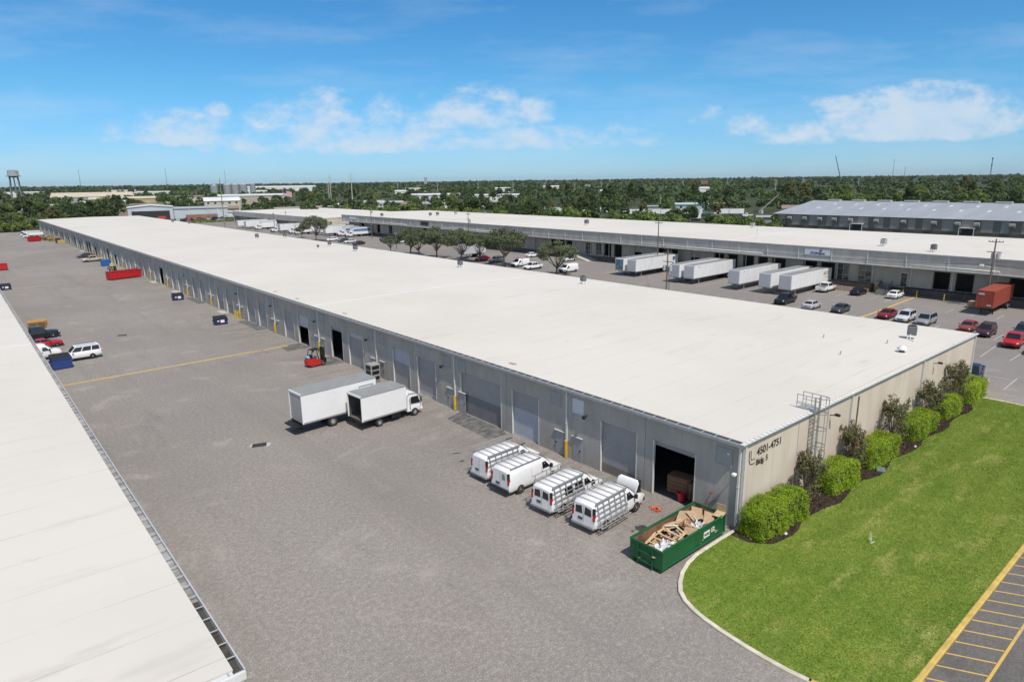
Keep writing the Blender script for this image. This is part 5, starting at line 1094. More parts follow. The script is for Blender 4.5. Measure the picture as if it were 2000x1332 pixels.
# forklift with its driver
def make_forklift(label, loc, deg, driver=True):
    t = thing('forklift', label, 'forklift', loc, R(deg)); rd = pm('forklift_red', (.50, .02, .015), .35, .08, 2)
    b = MB(); b.loft([[(x, sd * w, z) for sd in (-1, 1)] + [(x, .9 * w, zt), (x, -.9 * w, zt)] for x, w, z, zt in ((-1.3, .50, .35, .95), (-1.2, .56, .22, 1.12), (-.7, .58, .2, 1.1), (-.1, .58, .2, .95), (.35, .58, .2, .62), (.75, .56, .22, .56))], 0); b.build('body', rd, t)
    b = MB(); b.bbox(-1.42, -1.1, -.52, .52, .3, 1.02, .06); b.build('counterweight', rd, t)
    b = MB(); 
    for sd in (-1, 1): b.bar((-.95, sd * .46, 1.05), (-.75, sd * .44, 2.15), .07); b.bar((.72, sd * .48, .55), (.28, sd * .44, 2.15), .07); b.bar((-.75, sd * .44, 2.15), (.28, sd * .44, 2.15), .07)
    for x in np.linspace(-.75, .28, 7): b.bar((x, -.44, 2.15), (x, .44, 2.15), .05)
    b.build('overhead_guard', black_m, t)
    b = MB(); 
    for sd in (-1, 1): b.box(.82, .98, sd * .34 - .05, sd * .34 + .05, .08, 2.25); b.box(1.0, 1.1, sd * .26 - .04, sd * .26 + .04, .1, 2.1)
    for z in (.3, 1.2, 2.15): b.box(.84, .96, -.29, .29, z, z + .09)
    b.box(1.105, 1.16, -.5, .5, .35, .85); b.cyl((.92, 0, 1.2), .06, 1.7, 'z', 10); b.build('mast', black_m, t)
    for sd in (-1, 1): b = MB(); b.box(1.16, 2.25, sd * .3 - .06, sd * .3 + .06, .25, .29); b.box(1.161, 1.2, sd * .3 - .06, sd * .3 + .06, .29, .85); b.build('fork', pm('fork_steel', (.25, .25, .25), .5, .1, 4), t)
    b = MB(); b.tube([(-1.2, -.38, 1.28), (-1.2, -.33, 1.28), (-1.2, .33, 1.28), (-1.2, .38, 1.28)], [.09, .17, .17, .09], 14); b.build('gas_bottle', pm('gas_blue', (.22, .42, .62), .4, .1, 3), t)
    b = MB(); b.bbox(-.72, -.2, -.26, .26, .95, 1.08, .03); b.bbox(-.82, -.68, -.26, .26, 1.05, 1.55, .03); b.build('seat', dark_trim, t)
    b = MB(); b.tube([(.42, 0, .6), (.22, 0, 1.25)], .03); b.tube([(.2 + .03 * math.sin(a) , .17 * math.cos(a), 1.27 + .17 * math.sin(a)) for a in np.linspace(0, 6.2832, 13)], .018, 5); b.build('steering_wheel', dark_trim, t)
    wheels(t, (.6,), .50, .30, .2); wheels(t, (-.85,), .48, .24, .18)
    return t
put(make_forklift('red forklift with a driver and blue gas bottle at the open loading door', (0, 0, 0), 0), -3.35, 57.35, 8)
put(make_forklift('small red forklift parked behind the long red roll-off dumpster', (0, 0, 0), 0), -5.4, 175.2, 30)
# the driver: one continuous skinned body, seated, hands on the wheel
def make_person(label, parent_loc, deg, shirt, trousers):
    J = [(0, 0, 0), (.02, 0, .16), (.03, 0, .34), (.04, 0, .47), (.06, 0, .54), (.09, 0, .66), (.10, 0, .75),           # pelvis .. head top
         (.02, .20, .44), (.20, .27, .22), (.42, .13, .25), (.47, .12, .27), (.02, -.20, .44), (.20, -.27, .22), (.42, -.13, .25), (.47, -.12, .27),  # arms
         (.02, .10, -.02), (.44, .13, .04), (.48, .13, -.38), (.60, .14, -.43), (.02, -.10, -.02), (.44, -.13, .04), (.48, -.13, -.38), (.60, -.14, -.43)]
    E = [(0, 1), (1, 2), (2, 3), (3, 4), (4, 5), (5, 6), (2, 7), (7, 8), (8, 9), (9, 10), (2, 11), (11, 12), (12, 13), (13, 14), (0, 15), (15, 16), (16, 17), (17, 18), (0, 19), (19, 20), (20, 21), (21, 22)]
    RR = [.15, .14, .17, .08, .06, .105, .075, .075, .05, .035, .035, .075, .05, .035, .035, .10, .075, .055, .05, .10, .075, .055, .05]
    me = bpy.data.meshes.new('person'); me.from_pydata(J, E, []); o = bpy.data.objects.new('person', me); COL.objects.link(o)
    md = o.modifiers.new('skin', 'SKIN'); sb = o.modifiers.new('sub', 'SUBSURF'); sb.levels = sb.render_levels = 1
    for i, v in enumerate(me.skin_vertices[0].data): v.radius = (RR[i], RR[i]); v.use_root = (i == 0)
    dg = bpy.context.evaluated_depsgraph_get(); me2 = bpy.data.meshes.new_from_object(o.evaluated_get(dg)); bpy.data.objects.remove(o)
    skin = pm('skin_tone', (.42, .25, .17), .6, .08, 4); me2.materials.clear(); [me2.materials.append(x) for x in (skin, shirt, trousers)]
    for p in me2.polygons:
        c = p.center; p.use_smooth = True
        p.material_index = 0 if (c.z > .50 or c.x > .38 and c.z > .17) else (1 if c.z > .07 and not (c.x > .15 and abs(c.y) < .2 and c.z < .12) else 2)
    o = link('person', me2, None, parent_loc); o.rotation_euler.z = R(deg); tag(o, label, 'person')
    k = MB(); k.loft([[(.095 + r * math.cos(6.2832 * j / 12), r * math.sin(6.2832 * j / 12), z) for j in range(12)] for r, z in ((.112, .68), (.115, .73), (.09, .80), (.04, .83))], 0, True, True); k.build('cap', dark_trim, o)
    for sd in (-1, 1):
        k = MB()
        for f in range(4): y = sd * (.12 + .022 * (f - 1.5)); k.tube([(.49, y, .27), (.53 + .006 * (f % 2), y, .262), (.545, y, .235)], .010, 5)
        k.tube([(.46, sd * .10, .27), (.49, sd * .065, .255), (.51, sd * .06, .25)], .011, 5); k.build('fingers', skin, o)
    k = MB(); k.tube([(.18, 0, .665), (.225, 0, .64), (.19, 0, .63)], .016, 5); [k.cyl((.185, s_ * .04, .675), .012, .01, 'x', 6, 1) for s_ in (-1, 1)]; k.box(.178, .196, -.03, .03, .598, .608, 1); [k.cyl((.09, s_ * .105, .655), .03, .02, 'y', 6) for s_ in (-1, 1)]; k.build('face_features', [skin, dark_trim], o)
    return o
make_person('person in a light grey shirt and olive trousers seated on the red forklift', (-3.78, 57.29, 1.18), 8, pm('shirt_grey', (.42, .42, .46), .9, .08, 4), pm('trousers_olive', (.20, .24, .19), .9, .1, 4))
# other yard things
put(make_bin('dumpster', 'royal blue dumpster with dark lids in front of the white parked SUV', pm('bin_blue', (.02, .05, .20), .5, .12, 2), 2.1, 1.7, 1.7, sign=False), -28.0, 78.6, 4)
navy_bin = pm('bin_navy', (.018, .028, .085), .5, .15, 2)
put(make_bin('dumpster', 'navy dumpster with a white sticker, nearest to the grey doors and bollards', navy_bin, 1.95, 1.2, 1.3), -4.3, 92.3, -3)
put(make_bin('dumpster', 'navy dumpster farther along the row of grey doors', navy_bin, 1.95, 1.2, 1.3), -3.1, 122.8, -4)
put(make_bin('dumpster', 'navy dumpster half hidden by the edge of the near roof', navy_bin, 1.95, 1.2, 1.3), -28.2, 165.2, 2)
bl_ = thing('bollard_pair', 'two yellow bollards by the wall beside the nearest navy dumpster', 'bollards', (-.7, 95.2, 0))
for y in (-.5, .5): k = MB(); k.cyl((0, y, .65), .14, 1.3, 'z', 14); k.cyl((0, y, 1.33), .14, .06, 'z', 14, r2=.05); k.build('bollard', yellow_p, bl_)
red_p = pm('dumpster_red', (.46, .018, .022), .4, .1, 2)
red_in = pm('dumpster_red_lining', (.33, .03, .03), .6, .25, 1.4)
t = put(make_rolloff('roll_off_dumpster', 'long red roll-off dumpster across the yellow line by the grey doors', red_p, 7.4, 2.3, 1.9, inside=red_in), -4.4, 166.4, 16)
k = MB(); k.box(.3, 2.0, -.5, .5, 1.2, 2.1); 
put(make_rolloff('roll_off_dumpster', 'red roll-off dumpster at the left picture edge of the far yard', red_p, 6.7, 2.3, 1.7, inside=red_in), -28.2, 210.2, 3)
put(make_rolloff('roll_off_dumpster', 'small red open skip far down the yard beside the timber stacks', red_p, 4.2, 2.4, 1.9, inside=red_in), -8.4, 321.5, 30)
k = MB(); k.bbox(-1.1, 1.1, -.9, .9, .1, 1.75, .06); k.box(-1.15, 1.15, -.95, .95, 1.6, 1.72); tag(put(k.build('blue_tote', pm('tote_blue', (.015, .12, .42), .45, .1, 2)), -2.8, 199.6, 8), 'bright blue square bin beside the far pickup', 'bin')
put(make_car('full_suv', 'sport_utility_vehicle', 'white SUV parked nose-in beside the blue dumpster', 'SUV', paint('fleet_white', (.8, .8, .8))), -25.6, 82.1, 182)
put(make_van('cargo_van', 'white cargo van between the red coupe and the white SUV', 'none', 1, False, False, False, rack=False), -29.9, 85.6, 0)
put(make_car('coupe', 'sports_car', 'red sports coupe parked beside the white cargo van in the yard', 'car', paint('sport_red', (.42, .012, .02))), -28.3, 93.4, 4)
put(make_car('pickup', 'pickup_truck', 'black pickup parked between the red coupe and the timber pallets', 'pickup', paint('black', (.012, .013, .018))), -28.4, 100.8, 3)
def pallet_mb(n=7, L=1.2, w=1.0):
    k = MB()
    for i in range(n): y = -w / 2 + i * (w - .1) / (n - 1); k.box(-L / 2, L / 2, y, y + .1, .11, .13)
    for x in (-L / 2, -.05, L / 2 - .1): k.box(x, x + .1, -w / 2, w / 2, .02, .11)
    return k
pal_o = pm('pallet_orange', (.50, .30, .12), .85, .2, 3); pal_b = pm('pallet_brown', (.27, .19, .12), .9, .2, 3); pal_y = pm('pallet_yellow', (.56, .40, .17), .85, .2, 3)
def stack(x, y, n, mat, lab, L=1.2, w=1.0, deg=0, group=None):
    me = pallet_mb(7, L, w).mesh('pallet', mat); q = random.Random(int(x * 7 + y))
    for i in range(n):
        o = link('pallet', me, None, (x + q.uniform(-.03, .03), y + q.uniform(-.03, .03), i * .135)); o.rotation_euler.z = R(deg + q.uniform(-2, 2)); tag(o, lab, 'pallet', group or lab)
stack(-27.6, 110.2, 9, pal_o, 'orange pallet in the stack behind the black pickup', 2.4, 1.6)
stack(-26.9, 112.4, 7, pal_o, 'orange pallet in the lower stack behind the black pickup', 1.8, 1.6)
for i, (x, y, n) in enumerate(((-3.2, 317.5, 11), (-1.6, 315.5, 12), (-1.4, 313.2, 8))): stack(x, y, n, pal_y, 'yellow pallet piled by the far doors', 1.9, 1.5, 5, 'yellow pallets by the far doors')
for i, (x, y, n) in enumerate(((-4.2, 324, 10), (-2.4, 322, 12), (-2.2, 327, 9), (-4.6, 330, 8), (-1.8, 334, 9))): stack(x, y, n, pal_b, 'brown pallet piled behind the yellow pallets', 1.9, 1.5, 5, 'brown pallets by the far doors')
k = MB(); [k.box(-1.2, 1.2, -.6, .6, .1 + i * .3, .34 + i * .3) for i in range(4)]; tag(put(k.build('timber_bundle', pal_y), -1.5, 300.5, 4), 'bundle of sawn timber against the wall beyond the pickup', 'timber')
k = MB(); k.bbox(-.8, .8, -.7, .7, .05, 1.9, .05); tag(put(k.build('dark_crate', pm('dark_brown', (.05, .035, .03), .8, .2, 3)), -2.2, 303.5, 4), 'dark upright crate standing beside the timber bundle', 'crate')
put(make_car('pickup', 'pickup_truck', 'cream pickup with its tail to the grey doors, beside the blue bin', 'pickup', paint('cream', (.50, .45, .37))), -3.7, 215.6, 190)
put(make_car('sedan', 'parked_car', 'dark estate car behind the cream pickup in the yard', 'car', paint('charcoal', (.05, .05, .055))), -3.4, 230.5, 185)
wt_ = make_box_truck('box_truck', 'white flatbed-like truck at the far end of the yard by the trees', 5.5, 1.4, 1.0, 'shut'); put(wt_, -2.5, 361, 178)
wt2 = dup(wt_, (-2.6, 349, 0), R(182), 'white truck in front of the farthest one beside the pallet piles')
put(make_car('sedan', 'parked_car', 'pale car at the left picture edge far down the yard', 'car', paint('silver', (.45, .46, .47))), -30.6, 262, 10)
o = thing('service_trolley', 'greenish stacked equipment between the blue bin and the small forklift', 'equipment', (-3.3, 187.5, 0)); k = MB(); k.bbox(-.9, .9, -.7, .7, .1, .9, .05); k.build('base', pm('equip_green', (.18, .22, .12), .7, .2, 3), o); k = MB(); k.bbox(-.5, .4, -.5, .5, .9, 1.7, .05); k.build('drum', pm('equip_yellow', (.5, .42, .12), .7, .2, 3), o)

# ------------------------------------------------------------------ roof equipment
def make_ac(name, label, x, y, z, s=1.0, deg=0, pale=False):
    t = thing(name, label, 'air conditioner', (x, y, z), R(deg)); k = MB(); w = .48 * s; h = 1.0 * s; z0 = .42
    k.bbox(-w, w, -w, w, z0, z0 + h, .06); k.build('casing', pm('ac_grey', (.13, .13, .135), .6, .2, 14, stretch=(1, 1, .2)) if not pale else galv, t)
    k = MB(); k.cyl((0, 0, z0 + h + .03), w * .82, .06, 'z', 18, 0); [k.bar((-w * .8 * math.cos(a), -w * .8 * math.sin(a), z0 + h + .065), (w * .8 * math.cos(a), w * .8 * math.sin(a), z0 + h + .065), .02) for a in (0, .8, 1.57, 2.35)]; k.build('fan_grille', black_m, t)
    k = MB(); [k.box(a - .06, a + .06, b - .06, b + .06, 0, z0 + .02) for a in (-w + .1, w - .1) for b in (-w + .1, w - .1)]; k.build('stand', white_paint, t)
    k = MB(); k.tube([(-w, .1, z0 + .1), (-w - .5, .1, .12), (-w - 1.1, -.2, .08)], .045, 5); k.build('pipe', MAT['membrane_edge'], t)
    return t
RZf = lambda x: 6.13 + (6.42 - 6.13) * (1 - abs(x - 22.5) / 22.5)
for x, y, s, lab in ((37.2, 3.5, 1.15, 'dark grey condenser unit on the roof corner nearest the beige end wall'), (40.2, 52.7, 1.05, 'grey condenser unit on the white roof in front of the white trailers'), (38.6, 84.0, 1.1, 'grey condenser unit on the roof in front of the lot trees'), (38.6, 127.1, 1.2, 'grey condenser unit on the roof left of the lot tree row'), (40.1, 144.4, 1.1, 'tan condenser unit at the far eave of the roof near the red parked car'), (34.4, 138.9, .7, 'thin upright vent unit next to the tan condenser'), (43.0, 181.4, 1.3, 'dark condenser unit at the eave in front of the white trucks'), (35.0, 183.0, 1.25, 'dark square condenser unit farthest but two along the roof'), (39.7, 297.1, 1.2, 'tiny dark unit near the far end of the long roof'), (41.5, 278.9, 1.2, 'tiny dark unit at the far eave before the junk yard')):
    make_ac('condenser_unit', lab, x, y, RZf(x), s * .78, 20 if y < 10 else rnd.uniform(-4, 4))
def vent(x, y, z, label, s=1.0):
    t = thing('roof_vent', label, 'roof vent', (x, y, z)); k = MB(); n = 14; k.loft([[(r * s * math.cos(6.2832 * j / n), r * s * math.sin(6.2832 * j / n), zz * s) for j in range(n)] for r, zz in ((.2, 0), (.2, .22))], 0, True, True); k.build('collar', dark_trim, t)
    k = MB(); k.loft([[(r * s * math.cos(6.2832 * j / n), r * s * math.sin(6.2832 * j / n), zz * s) for j in range(n)] for r, zz in ((.4, .22), (.40, .3), (.28, .46), (.12, .58), (.02, .6))], 0, True, True); k.build('hood', MAT['membrane_edge'], t)
vent(30.4, 1.9, RZf(30.4), 'round hooded vent on the roof edge above the beige end wall', 1.1)
for x, y, lab in ((33.0, 4.2, 'small pipe stub on the roof beside the corner condenser'), (30.8, 9.5, 'thin pipe stub farther in on the roof than the hooded vent'), (25.0, 5.2, 'short pipe stub on the roof above the end wall shrubs')): k = MB(); k.tube([(0, 0, 0), (0, 0, .3)], .06, 8); k.tube([(0, 0, .3), (.1, 0, .36)], .05, 8); o = k.build('pipe_vent', galv); o.location = (x, y, RZf(x)); tag(o, lab, 'pipe vent')
for x, y in ((.9, 57.2), (.95, 72.3), (1.1, 81.0), (1.2, 24.2)): blob(x, y, .55, 'roof_stain', int(y), RZf(x) + .012, .45) if 'roof_stain' in MAT else (pm('roof_stain', (.36, .27, .18), .8, .4, 3), blob(x, y, .55, 'roof_stain', int(y), RZf(x) + .012, .45))
ZR = lambda x: HF + .01 + .41 * (1 - abs(x - (XF + XB) / 2) / ((XB - XF) / 2))
for x, y, s, lab in ((116.3, 124.3, 1.6, 'dark condenser on the dock roof above the parked white vans'), (109.4, 34.6, 1.4, 'dark condenser on the dock roof between the pale sign and the pole'), (105, 24.0, 1.3, 'low dark condenser on the dock roof nearest the leaning pole'), (138, 80.6, 1.4, 'pale roof unit at the back edge of the dock roof by the shed'), (101.9, 226, 1.4, 'dark condenser at the far end of the dock roof'), (114.4, 209, 1.4, 'dark twin unit on the far dock roof'), (117.6, 208.6, 1.4, 'second dark unit beside the twin on the far dock roof'), (125.5, 207, 1.3, 'pale low unit on the far dock roof'), (140.7, 207, 1.4, 'dark unit at the back edge of the far dock roof')):
    make_ac('condenser_unit', lab, x, y, ZR(x), s * .72, rnd.uniform(-5, 5), 'pale' in lab)
k = MB(); k.tube([(0, 0, 0), (0, 0, 2.6)], .06, 8); k.tube([(0, 0, 2.6), (0, 0, 2.8)], .1, 8); o = k.build('vent_stack', MAT['downpipe']); o.location = (109, 62.5, ZR(109)); tag(o, 'tall thin vent stack on the dock roof behind the trailers', 'vent stack')

# ------------------------------------------------------------------ car park: trailers, trucks, cars
TR = [(84.6, 83.4, 2.0, 'white trailer with a dark scratched picture on its nose, beyond the logo trailer'), (84.9, 79.9, 2.5, 'white trailer with a round blue logo on its side'), (84.4, 67.4, 2.2, 'white trailer with a grey crest-marked nose, beside the blue skip'), (84.9, 64.0, 2.2, 'white trailer with both rear wheels showing'), (85.0, 53.2, 1.4, 'white trailer standing alone between the two trailer pairs'), (85.2, 46.5, .6, 'white trailer squeezed beside the tan-lettered trailer'), (85.4, 42.4, 1.0, 'white trailer with faded tan lettering, nearest the white pickup')]
pic = pm('nose_picture', (.10, .18, .24), .5, .8, 2.2, detail=8); crest = pm('nose_crest', (.40, .44, .50), .5, .12, 2)
for i, (x, y, dg_, lab) in enumerate(TR):
    t = make_trailer('semi_trailer', lab, 'trailers backed up to the docks', None, pic if i == 0 else (crest if i == 2 else None), L=17.0); put(t, x, y, 180 + dg_)
    # in the trailer's frame +x is the nose; the seen flank (south) is +y
    if i == 1:
        k = MB(); k.cyl((-15.2, 1.325, 3.2), .5, .02, 'y', 20); k.build('round_logo', pm('logo_blue', (.05, .14, .25), .5, .15, 4), t)
        o = link('lettering', text_mesh('J&L', .6, .01, MAT['sign_navy'], .02), t); o.rotation_euler = (R(90), 0, R(180)); o.location = (-14.5, 1.33, 1.75)
        k = MB(); k.cyl((-12.6, 1.325, 3.3), .3, .02, 'y', 3); k.build('emblem', pm('logo_grey', (.4, .4, .42), .5, .1, 4), t)
    if i == 6:
        o = link('lettering', text_mesh('MOTI', .95, .01, pm('tan_letter', (.46, .38, .30), .6, .1, 4), .03), t); o.rotation_euler = (R(90), 0, R(180)); o.location = (-13.4, 1.33, 2.9)
        k = MB(); k.box(-15.6, -14.2, 1.318, 1.33, 2.35, 2.5); k.build('lettering_line', MAT['tan_letter'], t)
    if i in (3, 4): k = MB(); k.bar((-1.8, 1.325, 3.5), (-1.5, 1.325, 3.9), .1, .02); k.bar((-1.5, 1.325, 3.9), (-1.2, 1.325, 3.5), .1, .02); k.build('emblem', MAT['logo_grey'] if 'logo_grey' in MAT else galv, t)
# red shipping container on a chassis
b = NB('container_red'); 
pm('container_paint', (.30, .058, .035), .6, .16, 1.2, detail=8)
ct = thing('container_trailer', 'rust-red shipping container on a chassis backed to the dock', 'container')
m = MB(); CL_ = 12.2; zf = 1.3; hh = 2.75; n = 46
def corr(y, s_):
    pts = []
    for i in range(n):
        x0 = -CL_ + .12 + i * (CL_ - .24) / n; d = (CL_ - .24) / n
        pts += [(x0, y), (x0 + d * .4, y), (x0 + d * .5, y - s_ * .05), (x0 + d * .9, y - s_ * .05)]
    pts.append((-.12, y)); return pts
for y, s_ in ((-1.22, -1), (1.22, 1)):
    p = corr(y, s_)
    for a, c in zip(p, p[1:]): m.quad((a[0], a[1], zf + .12), (c[0], c[1], zf + .12), (c[0], c[1], zf + hh - .1), (a[0], a[1], zf + hh - .1))
    a_, b_ = sorted((y, y - s_ * .1)); m.box(-CL_, 0, a_, b_, zf, zf + .12); m.box(-CL_, 0, a_, b_, zf + hh - .1, zf + hh)
for x in (-CL_, -.12):
    for y in (-1.22, 1.10): m.box(x, x + .12, y, y + .12, zf + .12, zf + hh - .1)
m.box(-CL_ + .1, -.1, -1.12, 1.12, zf + hh - .05, zf + hh + .015); m.box(-CL_, -.04, -1.1, 1.1, zf, zf + .1)
for i in range(12): y = -1.1 + i * .185; m.box(-.04, -.005 - .03 * (i % 2), y, y + .185, zf + .1, zf + hh - .1)
m.box(-CL_ + .01, -CL_ + .05, -1.1, 1.1, zf + .1, zf + hh - .1)
m.build('container_box', MAT['container_paint'], ct)
k = MB(); k.box(-CL_, .0, -.5, .5, zf - .3, zf - .01); k.box(-2.4, -2.2, -.9, -.72, .05, zf - .3); k.box(-2.4, -2.2, .72, .9, .05, zf - .3); k.box(-2.45, -2.15, -.9, .9, .6, .7); k.build('chassis', black_m, ct); tandem(ct, (-CL_ + 1.4, -CL_ + 2.6))
for s_, sz, y, z in (('HVK', .42, -.95, zf + 2.1), ('OOL', .3, .35, zf + .35)):
    o = link('lettering', text_mesh(s_, sz, .01, white_paint, .012), ct); o.rotation_euler = (R(90), 0, R(90)); o.location = (.035, y, z)
put(ct, 90.7, 11.1, 181.5)
o = make_bin('dumpster', 'tan open skip standing between the dock and the red container', pm('skip_tan', (.30, .22, .13), .8, .2, 2), 2.6, 1.5, 1.1, lid=cardboard, sign=False, slant=False); put(o, 97.2, 13.6, 90)
o = make_bin('dumpster', 'blue skip between the logo trailer and the next trailer pair', pm('skip_blue', (.02, .07, .30), .6, .15, 2), 3.0, 1.8, 1.8, sign=False, slant=False); put(o, 92.5, 71.5, 90)
k = MB(); k.bbox(-2.6, 2.6, -1.1, 1.1, .5, 1.5, .05); k.box(-2.4, 2.4, -.9, .9, .1, .5); tag(put(k.build('rusty_skip', rust), 98.0, 73.5, 2), 'rusty brown skip behind the blue one among the trailers', 'dumpster')
o = make_bin('dumpster', 'green dumpster by the dock doors behind the lot trees', pm('bin_green2', (.012, .10, .06), .5, .12, 2), 3.6, 2.0, 1.7, lid=pm('lid_green', (.01, .07, .045), .6, .1, 2), sign=False); put(o, 100.6, 127.5, 90)
cars = [
 ('pickup', 'pickup_truck', 'white pickup with a black bed cover parked beside the tan-lettered trailer', 'pickup', ('white', (.78, .78, .78)), 96.6, 39.6, 3),
 ('sedan', 'parked_car', 'black sedan parked nose to the brown ramp', 'car', ('black', (.012, .013, .018)), 97.2, 33.5, 3),
 ('sedan', 'parked_car', 'white sedan parked beside the dock stairs', 'car', ('white', (.78, .78, .78)), 98.4, 27.3, 2),
 ('pickup', 'pickup_truck', 'black pickup behind the roof edge, facing the near warehouse', 'pickup', ('black', (.012, .013, .018)), 78.6, 38.6, 184),
 ('sedan', 'parked_car', 'silver sedan half hidden behind the roof edge', 'car', ('silver', (.45, .46, .47)), 77.2, 33.0, 4),
 ('sedan', 'parked_car', 'dark grey sedan just beyond the roof edge before the yellow line', 'car', ('charcoal', (.05, .055, .065)), 77.4, 28.1, 183),
 ('sedan', 'parked_car', 'dark red hatchback at the end of the yellow line', 'car', ('dark_red', (.20, .015, .025)), 78.2, 21.0, 182),
 ('suv', 'parked_car', 'silver-white crossover between the dark red hatchback and the grey minivan', 'SUV', ('light_silver', (.55, .57, .59)), 77.6, 18.0, 182),
 ('minivan', 'parked_car', 'grey minivan next to the silver-white crossover', 'minivan', ('grey', (.26, .27, .28)), 77.4, 15.0, 182),
 ('sedan', 'parked_car', 'brick red sedan just over the roof corner', 'car', ('brick_red', (.24, .05, .04)), 77.0, 9.2, 182),
 ('suv', 'parked_car', 'dark maroon SUV just over the roof corner beside the brick red sedan', 'SUV', ('maroon', (.06, .02, .028)), 75.2, 6.5, 182),
 ('pickup', 'pickup_truck', 'bright red pickup facing the near warehouse in the open lot', 'pickup', ('bright_red', (.46, .012, .02)), 71.0, 2.1, 183),
 ('suv', 'parked_car', 'dark green-blue SUV behind the bright red pickup', 'SUV', ('teal_dark', (.012, .035, .05)), 78.6, 2.9, 183),
 ('sedan', 'parked_car', 'black car cut off by the frame in front of the bright red pickup', 'car', ('black', (.012, .013, .018)), 68.2, -1.0, 183),
 ('pickup', 'pickup_truck', 'navy pickup parked at the corner of the beige end wall', 'pickup', ('navy', (.012, .022, .06)), 49.0, .9, 188),
 ('pickup', 'pickup_truck', 'white pickup between the lone tree and the ladder van', 'pickup', ('white', (.78, .78, .78)), 78.0, 106.8, 183),
 ('suv', 'parked_car', 'grey SUV beside the red car under the lot trees', 'SUV', ('grey', (.26, .27, .28)), 80.6, 125.2, 183),
 ('sedan', 'parked_car', 'bright red car under the lot trees', 'car', ('bright_red', (.46, .012, .02)), 80.5, 131.2, 183),
 ('sedan', 'parked_car', 'white car by the concrete ramp at the dock, behind the lone tree', 'car', ('white', (.78, .78, .78)), 96.8, 112.5, 3),
 ('sedan', 'parked_car', 'white car in front of the green dumpster at the dock', 'car', ('white', (.78, .78, .78)), 96.4, 127.5, 3),
 ('sedan', 'parked_car', 'white car under the far lot tree', 'car', ('white', (.78, .78, .78)), 79.4, 226.6, 183),
 ('sedan', 'parked_car', 'white and grey car between the dark one and the maroon one by the far tree', 'car', ('light_silver', (.55, .57, .59)), 80.0, 212.4, 183),
 ('sedan', 'parked_car', 'dark car in the shade of the far lot tree', 'car', ('charcoal', (.05, .055, .065)), 80.6, 218.6, 183),
 ('sedan', 'parked_car', 'maroon car at the end of the far row over the roof edge', 'car', ('maroon', (.06, .02, .028)), 79.0, 203.5, 183),
 ('suv', 'parked_car', 'dark blue SUV by the dock beyond the tree row', 'SUV', ('navy', (.012, .022, .06)), 95.2, 212.5, 183),
 ('sedan', 'parked_car', 'black car next to the dark blue SUV by the dock', 'car', ('black', (.012, .013, .018)), 92.2, 206.5, 183),
 ('minivan', 'parked_car', 'pale van-like car behind the slim pole by the tree row', 'minivan', ('light_silver', (.55, .57, .59)), 93.0, 196.5, 183)]
for kind, nm, lab, cat, (pn, pc), x, y, dg_ in cars: put(make_car(kind, nm, lab, cat, paint(pn, pc), y < 60), x, y, dg_)
put(make_van('cargo_van', 'plain white van parked under the lone tree of the lot', 'none', 1, False, False, False, rack=False), 80.3, 96.2, 184)
put(make_van('cargo_van', 'white van with side racks parked beside the white pickup in the lot', 'none', 1, False, True, True), 79.6, 113.6, 184)
lg = make_trailer('semi_trailer', 'grey-white boxy trailer behind the shrub-like lot tree', L=8.5, side=pm('trailer_grey', (.50, .52, .55), .5, .08, 2)); put(lg, 79.0, 139.8, 182)
blue_stripe = pm('stripe_blue', (.10, .20, .42), .5, .06, 2)
bt = make_box_truck('box_truck', 'white long-nosed truck with a blue-striped box, farther of the pair', 8.6, 2.8, 1.05, 'shut', blue_stripe, .5, 6.0, True); put(bt, 102.2, 245.0, 183)
dup(bt, (102.4, 238.4, 0), R(183), 'white long-nosed truck with a blue-striped box, nearer of the pair')
TG = 'white trucks and trailers at the far docks'
ft = make_box_truck('box_truck', 'white long-nosed truck seen behind the small roof condenser', 7.8, 2.7, 1.05, 'shut', None, .5, 6.0, True, TG); put(ft, 92.6, 275.5, 183)
dup(ft, (92.4, 268.5, 0), R(183), 'white long-nosed truck half behind the far lot tree'); dup(ft, (91.5, 315.0, 0), R(183), 'white long-nosed truck next to the two farthest trailers'); dup(ft, (90.6, 291.5, 0), R(183), 'white tractor truck beside the tall pole at the far docks')
f2 = make_trailer('semi_trailer', 'white trailer with dark lettering behind the far lot tree', TG, L=15.5); put(f2, 86.8, 257.5, 183)
o = link('lettering', text_mesh('LLS', 1.3, .01, MAT['letter_black'], .04), f2); o.rotation_euler = (R(90), 0, R(180)); o.location = (-.6, 1.33, 2.6)
f3 = make_trailer('semi_trailer', 'farthest white trailer at the end of the far docks', TG, L=15.5); put(f3, 78, 332, 183)
dup(f3, (78.6, 322, 0), R(183), 'white trailer second from the end of the far docks'); dup(f3, (80.5, 283, 0), R(183), 'white trailer just behind the tall pole pair'); dup(f3, (87, 249.5, 0), R(183), 'white trailer beside the farther blue-striped truck')
o = make_bin('dumpster', 'small blue bin in front of the lettered trailer', pm('skip_blue', (.02, .07, .30)), 1.9, 1.5, 1.4, sign=False); put(o, 93.0, 251.0, 90)
